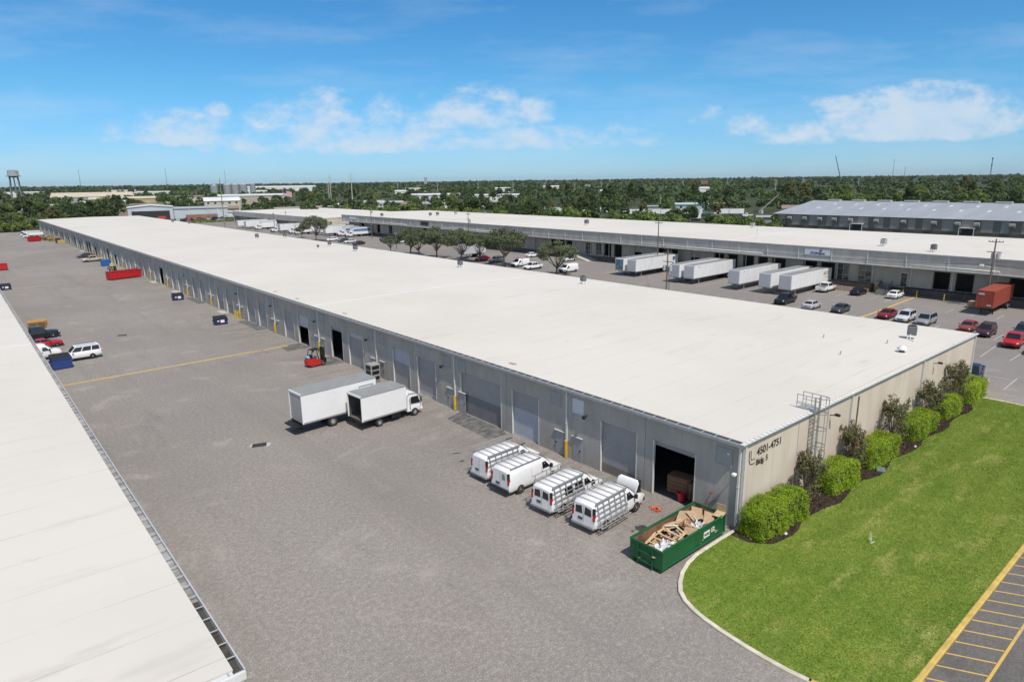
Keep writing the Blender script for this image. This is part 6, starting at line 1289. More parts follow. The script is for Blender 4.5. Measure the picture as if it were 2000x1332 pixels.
# ------------------------------------------------------------------ poles and wires
pole_wood = pm('pole_wood', (.15, .125, .10), .9, .25, 2, stretch=(4, 4, .5)); pole_pale = pm('pole_concrete', (.46, .45, .42), .9, .1, 1)
ceramic = pm('transformer_grey', (.42, .44, .45), .5, .1, 3)
def make_pole(label, x, y, h, cross=True, trans=0, mat=None, r=.16, lean=0.0, lamp=False, cat='utility pole', name='utility_pole', th=None):
    t = thing(name, label, cat, (x, y, 0)); k = MB(); k.tube([(0, 0, 0), (lean * .5, 0, h * .5), (lean, 0, h)], [r, r * .85, r * .65], 10); k.build('pole_shaft', mat or pole_wood, t)
    if cross:
        k = MB(); [k.bar((lean * z / h, -1.1, z), (lean * z / h, 1.1, z), .1, .12) for z in ((h - .5,) if not trans else (h - .5, h - 2.2))]; [k.cyl((lean, yy, h - .36), .05, .2, 'z', 6) for yy in (-1, -.5, .5, 1)]; k.build('crossarm', mat or pole_wood, t)
    for i in range(trans):
        a = -1.0 + i * 1.25; zt = th or h - 2.9
        k = MB(); k.cyl((lean * .7 + .42 * math.cos(a), .55 * math.sin(a) * 1.3, zt), .33, .95, 'z', 14); k.cyl((lean * .7 + .42 * math.cos(a), .55 * math.sin(a) * 1.3, zt + .52), .33, .1, 'z', 14, r2=.2); k.cyl((lean * .7 + .42 * math.cos(a), .55 * math.sin(a) * 1.3, zt + .65), .06, .25, 'z', 6); k.build('transformer', ceramic, t)
    if lamp: k = MB(); k.bar((0, 0, h * .6), (-.2, 1.2, h * .62), .06); k.bbox(-.4, 0, 1.1, 1.7, h * .6, h * .63, .04); k.build('lamp_head', white_paint, t)
    return t
make_pole('brown pole with a cluster of three grey transformers between the trailers and the roof', 71, 59.4, 8.7, True, 3, th=5.2)
k = MB(); k.tube([(.4, -.3, 0), (.35, -.3, 3.4), (.1, -.15, 4.6)], .05, 6); k.build('riser_cable', dark_trim, bpy.data.objects['utility_pole'])
make_pole('tall dark pole rising in front of the dock fascia behind the logo trailer', 97, 81.85, 12.3, True, 0)
make_pole('leaning dark pole with a lamp and transformers behind the red container', 98.5, 12.83, 11.8, True, 2, lean=.35, lamp=True)
make_pole('dark pole in front of the fascia behind the lot tree row', 98, 161.3, 12.0, True, 1)
make_pole('dark pole beside the blue-striped trucks', 98, 228.2, 13.2, True, 1)
make_pole('pale slim pole standing beside the small tree at the near end of the row', 75, 169.8, 6.4, True, 0, pole_pale)
make_pole('thin dark pole in front of the far warehouse wing', 96, 312.5, 8.4, True, 0)
make_pole('short dark pole by the white tractor truck', 85, 300, 8.6, True, 0)
make_pole('very tall slender pole rising beyond the long roof at the junk yard', 60, 293.4, 24.6, False, 0, pm('mast_brown', (.24, .21, .18), .9, .15, 2), .22)
def wire(a, b, sag, lab):
    a, b = Vector(a), Vector(b); pts = [a.lerp(b, u) + Vector((0, 0, -4 * sag * u * (1 - u))) for u in np.linspace(0, 1, 13)]; k = MB(); k.tube(pts, .03, 4); tag(k.build('overhead_wire', dark_trim), lab, 'wire')
wire((98.8, 13, 7.4), (97, 81.8, 7.6), 1.0, 'overhead wire between the leaning pole and the tall dark pole'); wire((97, 81.9, 7.6), (98, 161.3, 7.6), 1.0, 'overhead wire between the tall dark pole and the pole behind the tree row'); wire((98.8, 12.7, 7.4), (98, -40, 7.2), 1.0, 'overhead wire running out of frame from the leaning pole'); wire((98, 161.4, 7.6), (98, 228, 8), 1.0, 'overhead wire between the two far dock poles'); wire((71, 59.4, 8.2), (97, 81.8, 9.0), .6, 'overhead wire from the transformer cluster to the tall dark pole')
for (x, y, h, c, lab) in ((70.5, 61.5, 1.2, yellow_p, 'yellow bollard beside the transformer pole'), (70.4, 63.8, 1.3, pm('post_orange', (.35, .13, .04), .8, .2, 3), 'rusty orange post beside the transformer pole'), (70.2, 66.5, 1.0, yellow_p, 'yellow bollard farther from the transformer pole'), (70.0, 69.0, 1.0, yellow_p, 'yellow bollard in line before the trailer lane'), (101.2, 24.6, 1.5, yellow_p, 'yellow bollard at the end of the yellow line by the dock'), (101.2, 27.0, 1.5, yellow_p, 'yellow bollard beside the dock stairs'), (101.0, 20.0, 1.4, yellow_p, 'yellow bollard between the two open dock bays'), (74.5, 196.0, 1.5, pm('post_brown', (.2, .1, .05), .8, .2, 3), 'brown post at the roof edge near the maroon car')):
    k = MB(); h *= .85; k.cyl((0, 0, h / 2), .10, h, 'z', 10); k.cyl((0, 0, h + .03), .10, .06, 'z', 10, r2=.05); o = k.build('bollard', c); o.location = (x, y, 0); tag(o, lab, 'bollard')
def mast(label, x, y, h, name='transmission_pole', cat='pylon', r=.5, arms=3, mat=None):
    t = thing(name, label, cat, (x, y, 0)); k = MB(); k.tube([(0, 0, 0), (0, 0, h)], [r, r * .45], 8); k.build('shaft', mat or pole_pale, t)
    if arms: k = MB(); [k.bar((-1.6, 1.6, h - 1 - i * 2.2), (1.6, -1.6, h - 1 - i * 2.2), .22) for i in range(arms)]; k.build('arms', mat or pole_pale, t)
for i, (x, y, h) in enumerate(((250.5, 585.8, 29.6), (255.6, 601, 21.5), (214.8, 472.5, 29), (560.8, 865, 20), (551.2, 672, 19), (959, 886, 17), (756.7, 688, 15), (905, 905, 16), (1050, 760, 17), (1010, 640, 18), (1100, 600, 17), (880, 480, 17), (1000, 500, 18), (1150, 480, 18), (690, 760, 17), (470, 780, 17), (820, 1100, 19), (600, 1050, 20))):
    o = mast('pale concrete power pole rising from the distant trees', x, y, h)
for o in [o for o in COL.objects if o.name.startswith('transmission_pole')]: o['group'] = 'power poles among the distant trees'
for i, (x, y, h) in enumerate(((238, 520, 11), (232, 470, 11), (262, 452, 12), (300, 452, 12), (196, 470, 11), (206, 505, 12), (176, 520, 12), (330, 260, 12), (372, 270, 12), (100, 455, 11), (118, 440, 10), (88, 452, 10))):
    o = make_pole('thin pole with a crossarm among the background trees and houses', x, y, h, True, 0, pole_pale if i % 2 else None, .17); o['group'] = 'thin poles among the background houses'
# water tower, lattice mast, cranes
wt = thing('water_tower', 'grey water tower on four legs above the left tree line', 'water tower', (61, 1310, 0)); tp = pm('tower_paint', (.20, .22, .23), .7, .15, .2)
k = MB(); n = 18; k.loft([[(r * math.cos(6.2832 * j / n), r * math.sin(6.2832 * j / n), z) for j in range(n)] for r, z in ((1.5, 35.0), (7.0, 36.8), (10.4, 37.4), (10.4, 37.9), (7.6, 38.0), (7.6, 45.6), (5, 46.8), (.5, 47.2))], 0, True, True); k.build('tank', tp, wt)
for a in (0.6, 2.17, 3.74, 5.31): k = MB(); k.tube([(9.8 * math.cos(a), 9.8 * math.sin(a), 0), (7.2 * math.cos(a), 7.2 * math.sin(a), 37)], .75, 8); k.build('leg', tp, wt)
k = MB(); k.tube([(0, 0, 0), (0, 0, 36)], .8, 8); [k.bar((8.4 * math.cos(a), 8.4 * math.sin(a), 16), (8.4 * math.cos(b), 8.4 * math.sin(b), 16), .4) for a, b in ((.6, 2.17), (2.17, 3.74), (3.74, 5.31), (5.31, .6))]; k.build('riser_pipe', tp, wt)
dm = pm('mast_dark', (.12, .13, .14), .7, .1, 1)
lm = thing('cell_tower', 'dark lattice antenna mast on the right horizon', 'antenna mast', (1713, 443, 0)); k = MB(); [k.bar((1.2 * math.cos(a), 1.2 * math.sin(a), 0), (.5 * math.cos(a), .5 * math.sin(a), 56), .5) for a in (0, 2.1, 4.2)]; k.build('mast_shaft', dm, lm); k = MB(); [k.box(-3, 3, -.5, .5, z, z + .8) for z in (40, 53)]; [k.box(x, x + .8, -.6, .6, z - 1.5, z + 2.5) for x in (-3, 2.2, -.4) for z in (40, 53)]; k.build('antennas', dm, lm)
for (x, y, h, lab) in ((1870, 700, 62, 'thin faint antenna on the horizon left of the lattice mast'), (1700, 610, 40, 'short dark antenna on the horizon beside the thin faint one'), (260, 2100, 62, 'tiny antenna on the left horizon'), (480, 2140, 66, 'tiny antenna above the yellow buildings on the horizon'), (620, 2060, 58, 'small antenna on the horizon beside the silos')): mast(lab, x, y, h, 'radio_mast', 'antenna mast', .7, 2, dm)
def jib(label, x, y, pts, w, mat):
    t = thing('crane', label, 'crane', (x, y, 0)); k = MB()
    for dx in (-w, w):
        for dz in (-w, w): k.bar((pts[0][0] + dx, pts[0][1], pts[0][2] + dz), (pts[1][0] + dx * .5, pts[1][1], pts[1][2] + dz * .5), w * .35)
    a, b = Vector(pts[0]), Vector(pts[1])
    for i in range(14): p, q_ = a.lerp(b, i / 14), a.lerp(b, (i + 1) / 14); k.bar(p + Vector((-w, 0, w * (1 - 2 * (i % 2)))), q_ + Vector((w, 0, -w * (1 - 2 * (i % 2)))), w * .25)
    k.build('jib', mat, t); k = MB(); k.box(-3 * w, 3 * w, -3 * w, 3 * w, 0, pts[0][2]); k.build('crane_cab', mat, t); return t
jib('distant lattice crane jib leaning left on the right horizon', 1793.7, 797, ((0, 0, 8), (-14, 14, 72)), 1.4, dm)
jib('white truck crane with a raised boom behind the white trailers', 352, 200, ((0, 0, 2.2), (7, -7, 11.5)), .35, pole_pale)

# ------------------------------------------------------------------ background buildings
BM = {k: pm('bg_' + k, c, .8, .1, .15) for k, c in dict(blue=(.50, .545, .60), white=(.62, .62, .60), cream=(.52, .46, .36), yellow=(.46, .38, .18), grey=(.33, .34, .35), brown=(.22, .15, .115), rustb=(.29, .23, .19), roofw=(.60, .61, .61), roofg=(.36, .38, .40), roofb=(.24, .175, .145), dark=(.03, .03, .032), teal=(.36, .48, .46), tan=(.42, .36, .29)).items()}
HOLES = []
def bldg(label, x, y, w, d, h, deg, wall, roof, gable=2.0, wins=0, cat='building', name='industrial_building', open_front=0, overhang=.5, along='x'):
    """box building centred at x, y; local -y faces the camera; ridge along x unless along = 'y'"""
    t = thing(name, label, cat, (x, y, 0), R(deg)); HOLES.append((x, y, max(w, d) / 2 + 3, math.hypot(x + 36.7, y + 20.8)))
    k = MB(); x0, x1, y0, y1 = -w / 2, w / 2, -d / 2, d / 2
    if along == 'x':
        for yy, fl in ((y0, 0), (y1, 1)): k.quad(*([(x0, yy, 0), (x1, yy, 0), (x1, yy, h), (x0, yy, h)][:: -1 if fl else 1]))
        k.add([(x0, y0, 0), (x0, y1, 0), (x0, y1, h), (x0, 0, h + gable), (x0, y0, h)], [(4, 3, 2, 1, 0)]); k.add([(x1, y0, 0), (x1, y1, 0), (x1, y1, h), (x1, 0, h + gable), (x1, y0, h)], [(0, 1, 2, 3, 4)])
    else:
        for xx, fl in ((x0, 1), (x1, 0)): k.quad(*([(xx, y0, 0), (xx, y1, 0), (xx, y1, h), (xx, y0, h)][:: -1 if fl else 1]))
        k.add([(x0, y0, 0), (x1, y0, 0), (x1, y0, h), (0, y0, h + gable), (x0, y0, h)], [(0, 1, 2, 3, 4)]); k.add([(x0, y1, 0), (x1, y1, 0), (x1, y1, h), (0, y1, h + gable), (x0, y1, h)], [(4, 3, 2, 1, 0)])
    k.build('wall', BM[wall], t); k = MB(); e = overhang; s_ = gable * e / max(.1, (d if along == 'x' else w) / 2); T = .25
    if along == 'x':
        for sd in (-1, 1): k.add([(x0 - e, sd * (d / 2 + e), h - s_), (x1 + e, sd * (d / 2 + e), h - s_), (x1 + e, 0, h + gable), (x0 - e, 0, h + gable), (x0 - e, sd * (d / 2 + e), h - s_ + T), (x1 + e, sd * (d / 2 + e), h - s_ + T), (x1 + e, 0, h + gable + T), (x0 - e, 0, h + gable + T)], [(0, 1, 5, 4), (4, 5, 6, 7), (3, 2, 1, 0), (1, 2, 6, 5), (0, 4, 7, 3)])
    else:
        for sd in (-1, 1): k.add([(sd * (w / 2 + e), y0 - e, h - s_), (sd * (w / 2 + e), y1 + e, h - s_), (0, y1 + e, h + gable), (0, y0 - e, h + gable), (sd * (w / 2 + e), y0 - e, h - s_ + T), (sd * (w / 2 + e), y1 + e, h - s_ + T), (0, y1 + e, h + gable + T), (0, y0 - e, h + gable + T)], [(0, 1, 5, 4), (4, 5, 6, 7), (3, 2, 1, 0), (1, 2, 6, 5), (0, 4, 7, 3)])
    k.build('roof', BM[roof], t)
    for i in range(wins):
        xx = x0 + w * (i + .5) / wins; k = MB(); k.box(xx - .8, xx + .8, y0 - .08, y0 - .01, h - 2.3, h - 1.0); k.build('window', BM['dark'], t)
    if open_front: k = MB(); k.quad((x0 + w * .08, y0 - .05, 0), (x0 + w * open_front, y0 - .05, 0), (x0 + w * open_front, y0 - .05, h * .72), (x0 + w * .08, y0 - .05, h * .72)); k.build('open_bay', BM['dark'], t)
    return t
bldg('pale blue metal shed with a dark open bay behind the long white roof', 70, 476, 26, 26, 8.0, -12, 'blue', 'roofw', 1.2, 0, open_front=.92, along='y'); bldg('long pale blue-grey shed joined to the open bay shed', 100, 474, 34, 22, 6.4, -12, 'blue', 'roofg', .8)
bldg('brown-roofed old shed left of the pale blue shed', 66, 560, 26, 22, 6, -12, 'rustb', 'roofb', 2.5, along='y'); bldg('tan blank-walled hall beside the brown-roofed shed', 86, 560, 22, 30, 7.5, -12, 'tan', 'roofb', .6)
bldg('mustard yellow hall behind the brown-roofed shed', 118, 820, 62, 30, 7.6, -10, 'yellow', 'cream', 2.0); bldg('pale yellow-grey long hall beyond the blue shed', 190, 880, 66, 36, 7, -10, 'cream', 'roofb', 1.4)
bldg('pale domed-roof hall on the left behind the yellow hall', 120, 1010, 90, 60, 8, -10, 'grey', 'cream', 5.0); bldg('low white building among the left trees', 90, 760, 40, 14, 6, -8, 'blue', 'roofw', 1.0, 4); bldg('low grey roof seen through the left trees', 30, 690, 34, 14, 5, -6, 'grey', 'roofg', 1.5)
bldg('two-storey white house with a grey roof and a row of windows', 138, 548, 26, 18, 9, -14, 'cream', 'roofw', 2.6, 5, 'house', 'house'); bldg('low tan annex in front of the white two-storey house', 121, 500, 26, 14, 4.4, -14, 'tan', 'roofb', 1.6, 3)
bldg('white site office below the two-storey house', 124, 462, 26, 8, 3.4, -14, 'white', 'roofw', .3, 5); bldg('large beige warehouse with a pale roof beside the silos', 225, 730, 66, 60, 9.5, -16, 'tan', 'roofw', 1.2); bldg('grey low block in front of the silos', 168, 640, 30, 20, 8, -14, 'grey', 'roofw', .4)
bldg('orange-cream flat building just behind the far dock wing', 150, 425, 44, 14, 6.0, 0, 'cream', 'tan', .3)
bldg('long pale-roofed factory on the horizon beyond the silos', 640, 1720, 190, 60, 11, -20, 'white', 'roofw', 3)
bldg('small blue-grey roofed house among the middle trees', 248, 500, 18, 13, 4.2, -26, 'white', 'roofg', 2.4, 3, 'house', 'house'); bldg('white flat-roofed building in the middle trees', 268, 508, 24, 14, 4.6, -28, 'white', 'roofw', .6, 3); bldg('dark-gabled house behind the dock roof', 284, 452, 12, 13, 4.6, -30, 'white', 'roofg', 2.8, 2, 'house', 'house', along='y')
bldg('blue-gabled house with a pale roof beside the hedge', 300, 452, 13, 16, 5, -32, 'blue', 'roofw', 2.8, 2, 'house', 'house', along='y'); bldg('white shed roof between the two gabled houses', 318, 446, 16, 14, 4, -32, 'white', 'roofw', 1.4)
bldg('low white building glimpsed left of the middle pole', 214, 512, 18, 10, 4, -24, 'white', 'roofw', .8); bldg('tan low-roofed house among the middle trees', 262, 476, 20, 12, 3.6, -28, 'tan', 'roofb', 1.8, 3, 'house', 'house')
bldg('long blue-white warehouse beyond the gabled houses', 352, 560, 48, 24, 8.5, -30, 'blue', 'roofw', 1.2); bldg('long white warehouse right of the blue-white one', 420, 540, 52, 24, 6.8, -34, 'white', 'roofw', 1.0)
bldg('white roofed bungalow between trees behind the dock roof', 331, 339, 13, 8, 3.6, -42, 'white', 'roofw', .8, 2, 'house', 'house'); bldg('dark blue trailer-like building under the white roof', 324, 330, 12, 5, 2.6, -42, 'brown', 'roofw', .2)
bldg('pale green-roofed building beyond the row of parked trailers', 362, 258, 22, 10, 4.4, -50, 'teal', 'teal', .9, 3); bldg('low grey flat roof left of the green-roofed building', 345, 278, 16, 9, 3.2, -48, 'grey', 'roofg', .3); bldg('tan-roofed house behind the metal shed corner', 340, 172, 14, 10, 4.5, -60, 'tan', 'roofb', 1.6, 2, 'house', 'house')
bldg('white utility box building behind the parked trailers', 327, 214, 6, 5, 7, -55, 'grey', 'roofg', .2); bldg('grey low shed beside the metal shed wall', 268, 146, 14, 8, 3.6, -60, 'grey', 'roofg', .5)
bldg('tiny teal building on the middle horizon', 830, 800, 9, 8, 11, -42, 'teal', 'teal', .5); bldg('tiny dark red block on the horizon', 1370, 930, 17, 8, 15, -50, 'brown', 'brown', .5); bldg('grey slab tower on the middle horizon', 1330, 2080, 10, 10, 34, -35, 'grey', 'roofg', .2)
for i, (x, y, w_, c) in enumerate(((520, 905, 20, 'white'), (760, 950, 30, 'white'), (700, 1150, 40, 'white'), (980, 1050, 34, 'white'), (430, 1300, 50, 'roofw'), (300, 1500, 60, 'white'), (180, 1480, 70, 'blue'), (60, 1650, 80, 'white'), (520, 1650, 60, 'white'), (820, 560, 16, 'white'), (610, 560, 16, 'white'), (120, 1950, 90, 'cream'), (330, 2000, 80, 'white'), (20, 1500, 40, 'cream'))):
    o = bldg('small pale roof scattered among the distant trees', x, y, w_, 14, 7, -15 - 30 * x / 1000, c, 'roofw', 1.5); o['group'] = 'small pale roofs in the distance'
# silos
for i, (x, y, r, h) in enumerate(((318, 1165, 6.0, 19), (337, 1158, 6.4, 20), (348, 1152, 6.4, 20), (359, 1146, 6.4, 20), (372, 1138, 4.4, 21))):
    t = thing('silo', 'grey steel silo in the row beyond the beige warehouse', 'silo', (x, y, 0), 0, 'steel silos beyond the beige warehouse'); k = MB(); k.cyl((0, 0, h / 2), r, h, 'z', 20); k.build('shell', pm('silo_steel', (.27, .29, .305), .5, .12, .3), t); k = MB(); k.cyl((0, 0, h + 1), r + .1, 2, 'z', 20, r2=.6); k.build('cone_roof', BM['roofg'], t)
# rows of parked trailers beyond the dock roof
for i in range(12):
    o = dup(f3, (283 + i * 3.55, 252 - i * 4.4, 0), R(133), 'white parked trailer in the row of trailers beyond the dock roof', 'row of parked trailers beyond the dock roof', (.55, 1, 1))
for i in range(9): dup(f3, (262 + i * 3.3, 312 - i * 4.2, 0), R(133), 'bluish parked trailer in the row under the middle trees', 'second row of parked trailers', (.5, 1, 1.1))
dup(f3, (282, 199, 0), R(40), 'white trailer lying across in front of the parked trailer row')
put(make_box_truck('box_truck', 'white tractor truck parked at the end of the trailer row', 3.0, .5, 1.0, 'shut', None, .5, 4, True), 318, 186, 150)
# junk yard cars
q = random.Random(8); jc = [('white', (.78, .78, .78)), ('charcoal', (.05, .055, .065)), ('bright_red', (.46, .012, .02)), ('silver', (.45, .46, .47)), ('navy', (.012, .022, .06)), ('maroon', (.06, .02, .028))]
protos = []
for j, (pn, pc) in enumerate(jc):
    c = make_car('sedan' if j % 2 else 'suv', 'scrap_car', 'scrap car in the junk yard beyond the long roof', 'car', paint(pn, pc), False); c['group'] = 'scrap cars in the junk yard'; protos.append(c); put(c, 74 + j * 6, 428 + (j % 3) * 6, q.uniform(0, 360))
for i in range(22): dup(protos[i % 6], (62 + q.uniform(0, 56), q.uniform(408, 452), 0), q.uniform(0, 6.28))
k = MB(); k.bbox(-9, 9, -4, 4, 0, 3.4, .2); tag(put(k.build('scrap_container', pm('scrap_rust', (.26, .16, .11), .9, .3, .6)), 92, 441, -12), 'rust-brown container wall in the junk yard', 'container')
k = MB(); k.bbox(-2.2, 2.2, -1.2, 1.2, .6, 2.6, .1); k.box(-3.2, -2.2, -1.1, 1.1, .5, 1.8); tag(put(k.build('fire_engine', pm('engine_red', (.45, .06, .04), .5, .1, 1)), 71, 452, -12), 'red vehicle in the dark open bay of the blue shed', 'vehicle')
k = MB(); k.bar((0, 0, 0), (-2.5, 0, 6.5), .4); tag(put(k.build('loader_boom', white_paint), 104, 440, 0), 'white slanting boom in the junk yard', 'boom')
fl = thing('flag_pole', 'flag pole with a large red and white striped flag beyond the far dock wing', 'flag', (178, 520, 0)); k = MB(); k.tube([(0, 0, 0), (0, 0, 17)], .12, 8); k.build('staff', pole_pale, fl)
k = MB()
for j in range(13):
    for i in range(8):
        x0, x1 = i * .9, (i + 1) * .9; f_w = lambda x: .25 * math.sin(x * 1.3)
        z1 = 16.8 - j * .34; mi = 2 if (j < 7 and i < 3) else (j % 2); k.quad((x0, f_w(x0), z1 - .34 - x0 * .25), (x1, f_w(x1), z1 - .34 - x1 * .25), (x1, f_w(x1), z1 - x1 * .25), (x0, f_w(x0), z1 - x0 * .25), mi)
k.build('banner', [pm('flag_red', (.40, .03, .04), .8, .1, 2), pm('flag_white', (.7, .7, .7), .8, .05, 2), MAT['sign_navy']], fl)

# ------------------------------------------------------------------ lawn things and planting
hf = thing('wire_sign_frame', 'small white wire sign frame stuck in the lawn', 'sign frame', (4.7, -6.4, .11), .6); hf.scale = (.8, .8, .72); k = MB(); [k.bar((x, 0, 0), (x * .8, 0, .95), .03) for x in (-.22, .22)]; k.bar((-.25, -.02, .02), (.1, -.3, .02), .04); k.bar((-.2, 0, .3), (.2, 0, .3), .025); k.build('wire', white_paint, hf)
ub = thing('utility_box', 'low grey-green box cover at the edge of the planting bed', 'utility box', (16.2, -2.5, .11), .35); k = MB(); k.bbox(-.42, .42, -.3, .3, 0, .16, .03); k.box(-.36, .36, -.02, .02, .16, .18); k.build('cover', pm('box_green', (.14, .19, .18), .6, .1, 4), ub)
for x, y, lab in ((1.6, -2.45, 'white stone at the end of the nearest hedge'), (23.2, -2.5, 'pale stone in the bare patch of the planting bed')): k = MB(); k.loft([[(r * math.cos(6.28 * j / 7), r * math.sin(6.28 * j / 7) * .7, z) for j in range(7)] for r, z in ((.14, 0), (.16, .07), (.06, .13))], 0, True, True); o = k.build('stone', pm('stone_white', (.6, .57, .52), .9, .1, 5)); o.location = (x, y, .13); tag(o, lab, 'stone')

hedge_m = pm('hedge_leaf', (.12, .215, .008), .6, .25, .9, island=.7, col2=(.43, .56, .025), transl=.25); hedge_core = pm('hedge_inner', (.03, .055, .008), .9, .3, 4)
def make_hedge(label, x, y, L, w, h, deg=0, seed=1):
    rg = np.random.default_rng(seed); t = thing('clipped_hedge', label, 'hedge', (x, y, .12), R(deg)); n = int(17000 * (L * h + L * w + w * h) / 16)
    # points on a rounded box surface
    d = rg.normal(size=(n, 3)); d /= np.linalg.norm(d, axis=1)[:, None]; d[:, 2] = np.abs(d[:, 2]) * 1.0
    p = 9.0; s_ = (np.abs(d) ** p).sum(1) ** (-1 / p); P = d * s_[:, None] * np.array([L / 2, w / 2, h])
    P[:, 2] = P[:, 2] * .97 + .03
    ph = rg.uniform(0, 6.28, 6); bump = .09 * np.sin(P[:, 0] * 2.1 + ph[0]) + .07 * np.sin(P[:, 1] * 4.1 + ph[1] + P[:, 2] * 2.7) + .04 * np.sin(P[:, 0] * 7.3 + P[:, 2] * 5 + ph[2]); nrm = d / np.array([L / 2, w / 2, h]); nrm /= np.linalg.norm(nrm, axis=1)[:, None]
    P = P + nrm * (bump + rg.normal(0, .075, n) - .06)[:, None]; P[:, 2] = np.maximum(P[:, 2], .03)
    Q = leaf_quads(P, .062, up=.25, aspect=1.5, rg=rg, out=nrm * .7); link('foliage', np_quads('foliage', Q, [hedge_m]), t)
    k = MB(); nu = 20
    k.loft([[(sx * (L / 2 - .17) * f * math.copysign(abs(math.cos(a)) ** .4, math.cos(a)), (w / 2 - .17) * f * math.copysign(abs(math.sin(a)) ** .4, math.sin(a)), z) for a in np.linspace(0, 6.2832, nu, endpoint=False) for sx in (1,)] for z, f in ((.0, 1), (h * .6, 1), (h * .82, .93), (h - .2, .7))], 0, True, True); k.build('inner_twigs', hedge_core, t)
    return t
make_hedge('long bright green clipped hedge at the building corner', 2.15, -1.25, 5.5, 2.0, 2.0, -2, 31)
make_hedge('clipped hedge just past the roof ladder, second from the corner', 11.2, -1.3, 4.3, 1.9, 1.75, -2, 32)
make_hedge('clipped hedge behind the low grey-green box cover, third from the corner', 18.0, -1.3, 4.9, 1.9, 1.8, -1, 33)
make_hedge('clipped hedge fourth from the building corner', 26.6, -1.35, 4.9, 1.9, 1.8, 0, 34)
make_hedge('small rounded hedge fifth from the building corner', 34.2, -1.25, 4.2, 1.8, 1.7, 0, 35)
make_hedge('clipped hedge at the far end of the end wall by the navy pickup', 41.2, -1.2, 5.0, 1.9, 1.9, 1, 36)
myr_leaf = pm('shrub_leaf', (.085, .09, .038), .7, .3, .8, island=.8, col2=(.24, .23, .11), transl=.3); twig_m = pm('twig_grey', (.20, .16, .12), .9, .2, 4); pink = pm('pink_blossom', (.50, .12, .14), .8, .2, 3); dry = pm('dry_seed', (.20, .14, .07), .9, .2, 3)
def make_myrtle(label, x, y, h, r, seed, flowers=0):
    rg = np.random.default_rng(seed); q = random.Random(seed); t = thing('flowering_shrub', label, 'shrub', (x, y, .12)); k = MB(); tips = []
    for i in range(26):
        a = q.uniform(0, 6.28); rr = r * q.uniform(.25, 1.0); top = Vector((rr * math.cos(a), rr * math.sin(a) * .75, h * q.uniform(.62, 1.0))); mid = top * .5 + Vector((q.uniform(-.12, .12), q.uniform(-.12, .12), h * .12)); k.tube([(top.x * .12, top.y * .12, 0), mid, top], [.03, .018, .008], 5); tips.append((mid, top))
        for j in range(3): u = q.uniform(.3, .9); b = mid.lerp(top, u); e = b + Vector((q.uniform(-.35, .35), q.uniform(-.3, .3), q.uniform(.05, .4))); k.tube([b, e], [.01, .005], 4); tips.append((b, e))
    k.build('branches', twig_m, t)
    C = []
    for (a, b) in tips:
        for j in range(22): u = rg.uniform(.25, 1.05); C.append(np.array(a.lerp(b, u)) + rg.normal(0, .085, 3))
    low = rg.normal(0, 1, (480, 3)); low = low / np.linalg.norm(low, axis=1)[:, None] * rg.uniform(.3, 1, (480, 1)) ** .5 * np.array([r * .75, r * .6, h * .30]) + np.array([0, 0, h * .32]); C = np.vstack([np.array(C), low]); C[:, 2] = np.maximum(C[:, 2], .05)
    link('foliage', np_quads('foliage', leaf_quads(C, .105, up=.3, aspect=1.7, rg=rg), [myr_leaf]), t)
    C2 = np.array([np.array(b) + rg.normal(0, .07, 3) for (a, b) in tips for _ in range(3)]); link('seed_heads', np_quads('seed_heads', leaf_quads(C2, .06, rg=rg), [dry]), t)
    if flowers: c0 = np.array(tips[7][1]); C3 = c0 + rg.normal(0, .13, (flowers, 3)); link('blossom', np_quads('blossom', leaf_quads(C3, .09, rg=rg), [pink]), t)
    return t
make_myrtle('dark sparse shrub with pink blossom under the roof ladder', 7.1, -1.05, 3.6, 1.6, 41, 70); make_myrtle('dark sparse shrub beside the downspout, second along the wall', 14.5, -1.05, 3.9, 1.6, 42, 25); make_myrtle('sparse shrub with arching dry twigs, third along the wall', 22.2, -1.05, 4.3, 1.9, 43); make_myrtle('dark shrub in front of the far downspout, fourth along the wall', 30.3, -1.05, 4.2, 1.7, 44); make_myrtle('tall sparse shrub at the far end of the end wall', 37.6, -1.0, 4.5, 1.7, 45)
k = MB(); k.tube([(6.1, -.5, .1), (6.0, -.5, 1.9), (6.15, -.55, 2.45), (6.5, -.6, 2.5), (6.75, -.6, 2.1)], .045, 6); k.tube([(6.3, -.5, 1.2), (6.5, -.55, 2.0), (6.9, -.6, 1.9)], .03, 5); tag(k.build('vine_arch', pm('vine_tan', (.22, .16, .09), .9, .2, 3)), 'dry looping vine beside the ladder shrub', 'vine')
k = MB(); k.tube([(20.9, -.5, .1), (20.7, -.5, 2.6), (21.0, -.55, 3.2), (21.5, -.6, 3.0)], .04, 6); k.tube([(22.3, -.5, 2.0), (22.2, -.5, 4.1), (22.6, -.55, 4.5), (23.2, -.6, 4.2)], .035, 6); tag(k.build('vine_arch', MAT['vine_tan']), 'dry looping vine above the third shrub', 'vine')

